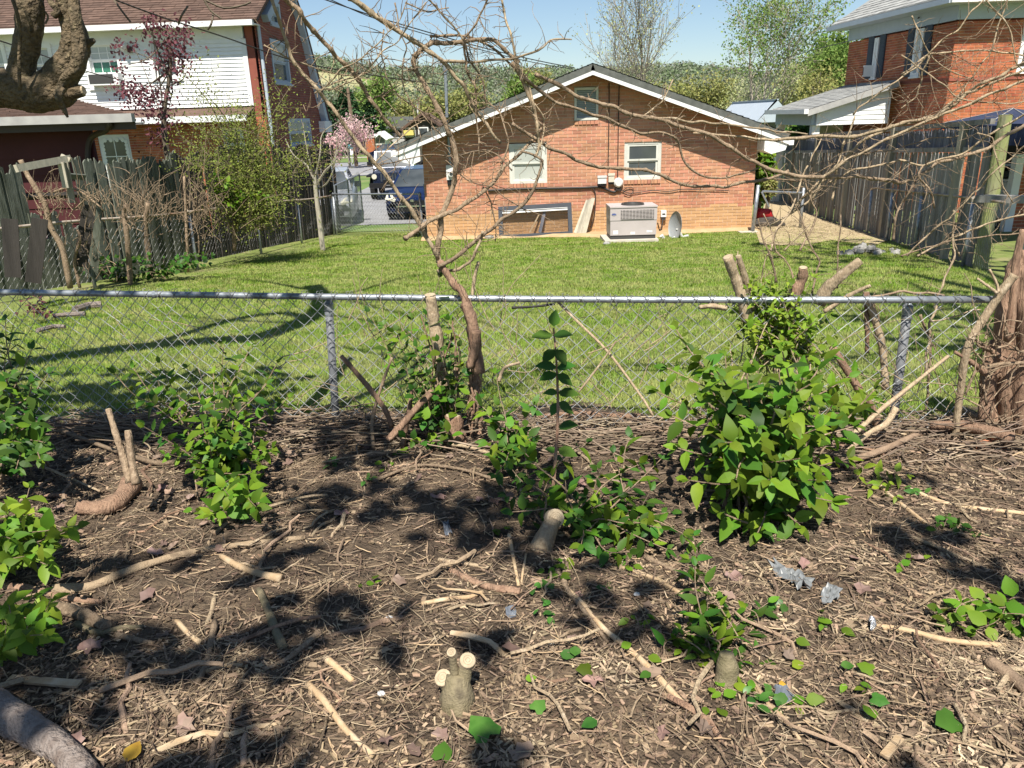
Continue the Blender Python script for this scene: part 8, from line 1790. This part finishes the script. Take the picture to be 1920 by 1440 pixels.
for (px, py, s_, lab) in ((240, 1440, .062, 'yellow fallen leaf at the bottom left'), (1468, 1294, .03, 'small yellow leaf by the little stump at lower right')):
    g = Gd(px, py, .04); o = bpy.data.objects.new('yellow_leaf', leafmesh('round', 'yellowleaf')); col.objects.link(o); o.matrix_basis = m4(rotmats(np.array([[.15, .9, .25]]), np.array([[.1, -.45, 1.]]))[0], (g[0], g[1], sz1(g[0], g[1]) + .02), s_); setp(o, lab, 'leaf')
for k, (pts, lab) in enumerate((((800, 1105), (818, 1098), (832, 1106), (825, 1118), (806, 1118)), 'grey brown dead leaf above the pale bent stick'), ) if False else ():
    pass
for k, (cx, cy, s_, lab) in enumerate(((1850, 842, 16, 'largest piece of a broken orange brick by the right vine trunk'), (1872, 832, 10, 'upper piece of the broken orange brick by the right vine trunk'), (1838, 848, 8, 'small left piece of the broken orange brick'), (1885, 846, 7, 'small right piece of the broken orange brick'))):
    q = Gd(cx, cy, .04); s = s_ / F * 3.6; f = Frame((q[0], q[1], sz1(q[0], q[1])), rng.uniform(-.6, .6)); V, Fs = box(-s, s, -s * .6, s * .6, -.01, s * .9); V = V * rng.uniform(.75, 1.15, V.shape); solo('brick_piece', [f.w((V, Fs))], M['terracotta'], lab, 'broken brick')
for k, (cx, cy, lab) in enumerate(((1035, 1205, 'small white stone near the pale leaf pair'), (730, 1165, 'white chip of wood left of the triple stump'), (1195, 1115, 'white pebble left of the small dusty plant'), (715, 1305, 'pale pebble beside the triple stump'))):
    q = Gd(cx, cy, .04); th1 = np.linspace(0, math.pi, 5); V = np.array([(np.sin(t) * math.cos(p_), np.sin(t) * math.sin(p_) * .7, np.cos(t) * .6) for t in th1 for p_ in np.arange(7) * 6.283 / 7]) * rng.uniform(.8, 1.15, (35, 1)) * .013 + np.array([q[0], q[1], sz1(q[0], q[1]) + .008])
    solo('pebble', [(V, [np.array([(i * 7 + j, i * 7 + (j + 1) % 7, (i + 1) * 7 + (j + 1) % 7, (i + 1) * 7 + j) for i in range(4) for j in range(7)])])], M['boxgrey'], lab, 'pebble')

# thin stems packed round the climber at the fence
cs = []
for _ in range(16):
    x0_ = rng.uniform(800, 905); x1_ = x0_ + rng.normal(0, 22); y1_ = rng.uniform(560, 700); cs.append(([(x0_, 835), ((x0_ * 2 + x1_) / 3 + rng.normal(0, 8), 760), ((x0_ + x1_ * 2) / 3 + rng.normal(0, 8), (835 + y1_) / 2 - 30), (x1_, y1_)], 3.9, 4.0, rng.uniform(3, 7), 2.5, ('vinered', 'vine', 'vinepale')[int(rng.integers(3))]))
vine('vine_shoots', 'crowd of thin upright stems around the stump under the dark climber', 'vine', cs, (10, .03, .14, .002), loc=P(860, 835, 3.9))
# labels of the scattered pieces: by the landmark that lies nearest
LM = ((858, 1300, 'triple stump'), (1362, 1270, 'little right stump'), (1025, 1000, 'tilted pale stump'), (420, 905, 'airy left shrub'), (1430, 965, 'large right shrub'), (230, 935, 'curved root'), (210, 1085, 'long fallen branch'), (400, 1035, 'fallen branch tip'), (480, 1078, 'knobbed pale stick'), (510, 1165, 'mossy stick'), (395, 1220, 'dark crooked stick'), (640, 1355, 'long slanting pale stick'), (910, 1090, 'red brown bark strip'), (1150, 1190, 'long split stick'), (1480, 1090, 'torn grey plastic'), (1760, 1202, 'long straight pale stick'), (1630, 1360, 'flat straw bundle'), (1890, 1265, 'thick right edge branch'), (80, 1400, 'weathered grey log'), (240, 1420, 'yellow leaf'), (920, 1385, 'large dark ivy leaf'), (1860, 840, 'broken brick'), (1800, 945, 'thin pale right branch'), (1110, 960, 'sprawling green shoots'), (850, 832, 'climber stump'), (60, 1010, 'sunlit left shoots'), (40, 1175, 'lowest left clump'), (1785, 1380, 'upright reddish stick'), (1850, 1165, 'round leaved sprig'), (150, 1160, 'thick branch stub'), (838, 1003, 'blue grey scrap'), (85, 1284, 'bright splinter'), (640, 815, 'left fence post'), (1668, 835, 'right fence post'), (1040, 940, 'lone sapling'), (20, 905, 'upright left edge shrub'), (1270, 1090, 'pale stick by the dusty plant'), (455, 945, 'leafy sprig by the airy shrub'), (1468, 1312, 'dark plastic lump'), (1690, 1320, 'leaves at lower right'), (560, 1230, 'slanting brown branch'), (1180, 1240, 'leaves by the crossing sticks'), (1030, 1215, 'pale leaf pair'), (970, 1050, 'two thin pale sticks'), (720, 890, 'root like branch'))
for o in list(sc.objects):
    g_ = o.get('group', '')
    if o.parent is None and g_ in ('dry sticks scattered over the soil', 'dead leaves scattered over the soil', 'seedlings sprouting in the litter'):
        x_, y_ = proj(o.matrix_basis.translation); k = min(LM, key=lambda q: (q[0] - x_) ** 2 + (1.3 * (q[1] - y_)) ** 2); dx_, dy_ = x_ - k[0], y_ - k[1]
        rel = ('right of' if dx_ > 0 else 'left of') if abs(dx_) > 1.3 * abs(dy_) else ('in front of' if dy_ > 0 else 'behind')
        far = 'close ' if abs(dx_) + abs(dy_) < 45 else 'some way ' if abs(dx_) + abs(dy_) > 110 else 'just '
        b_ = o['label'].split(' lying')[0].split(' in the')[0]; o['label'] = f"{b_} {far}{rel} the {k[2]}"
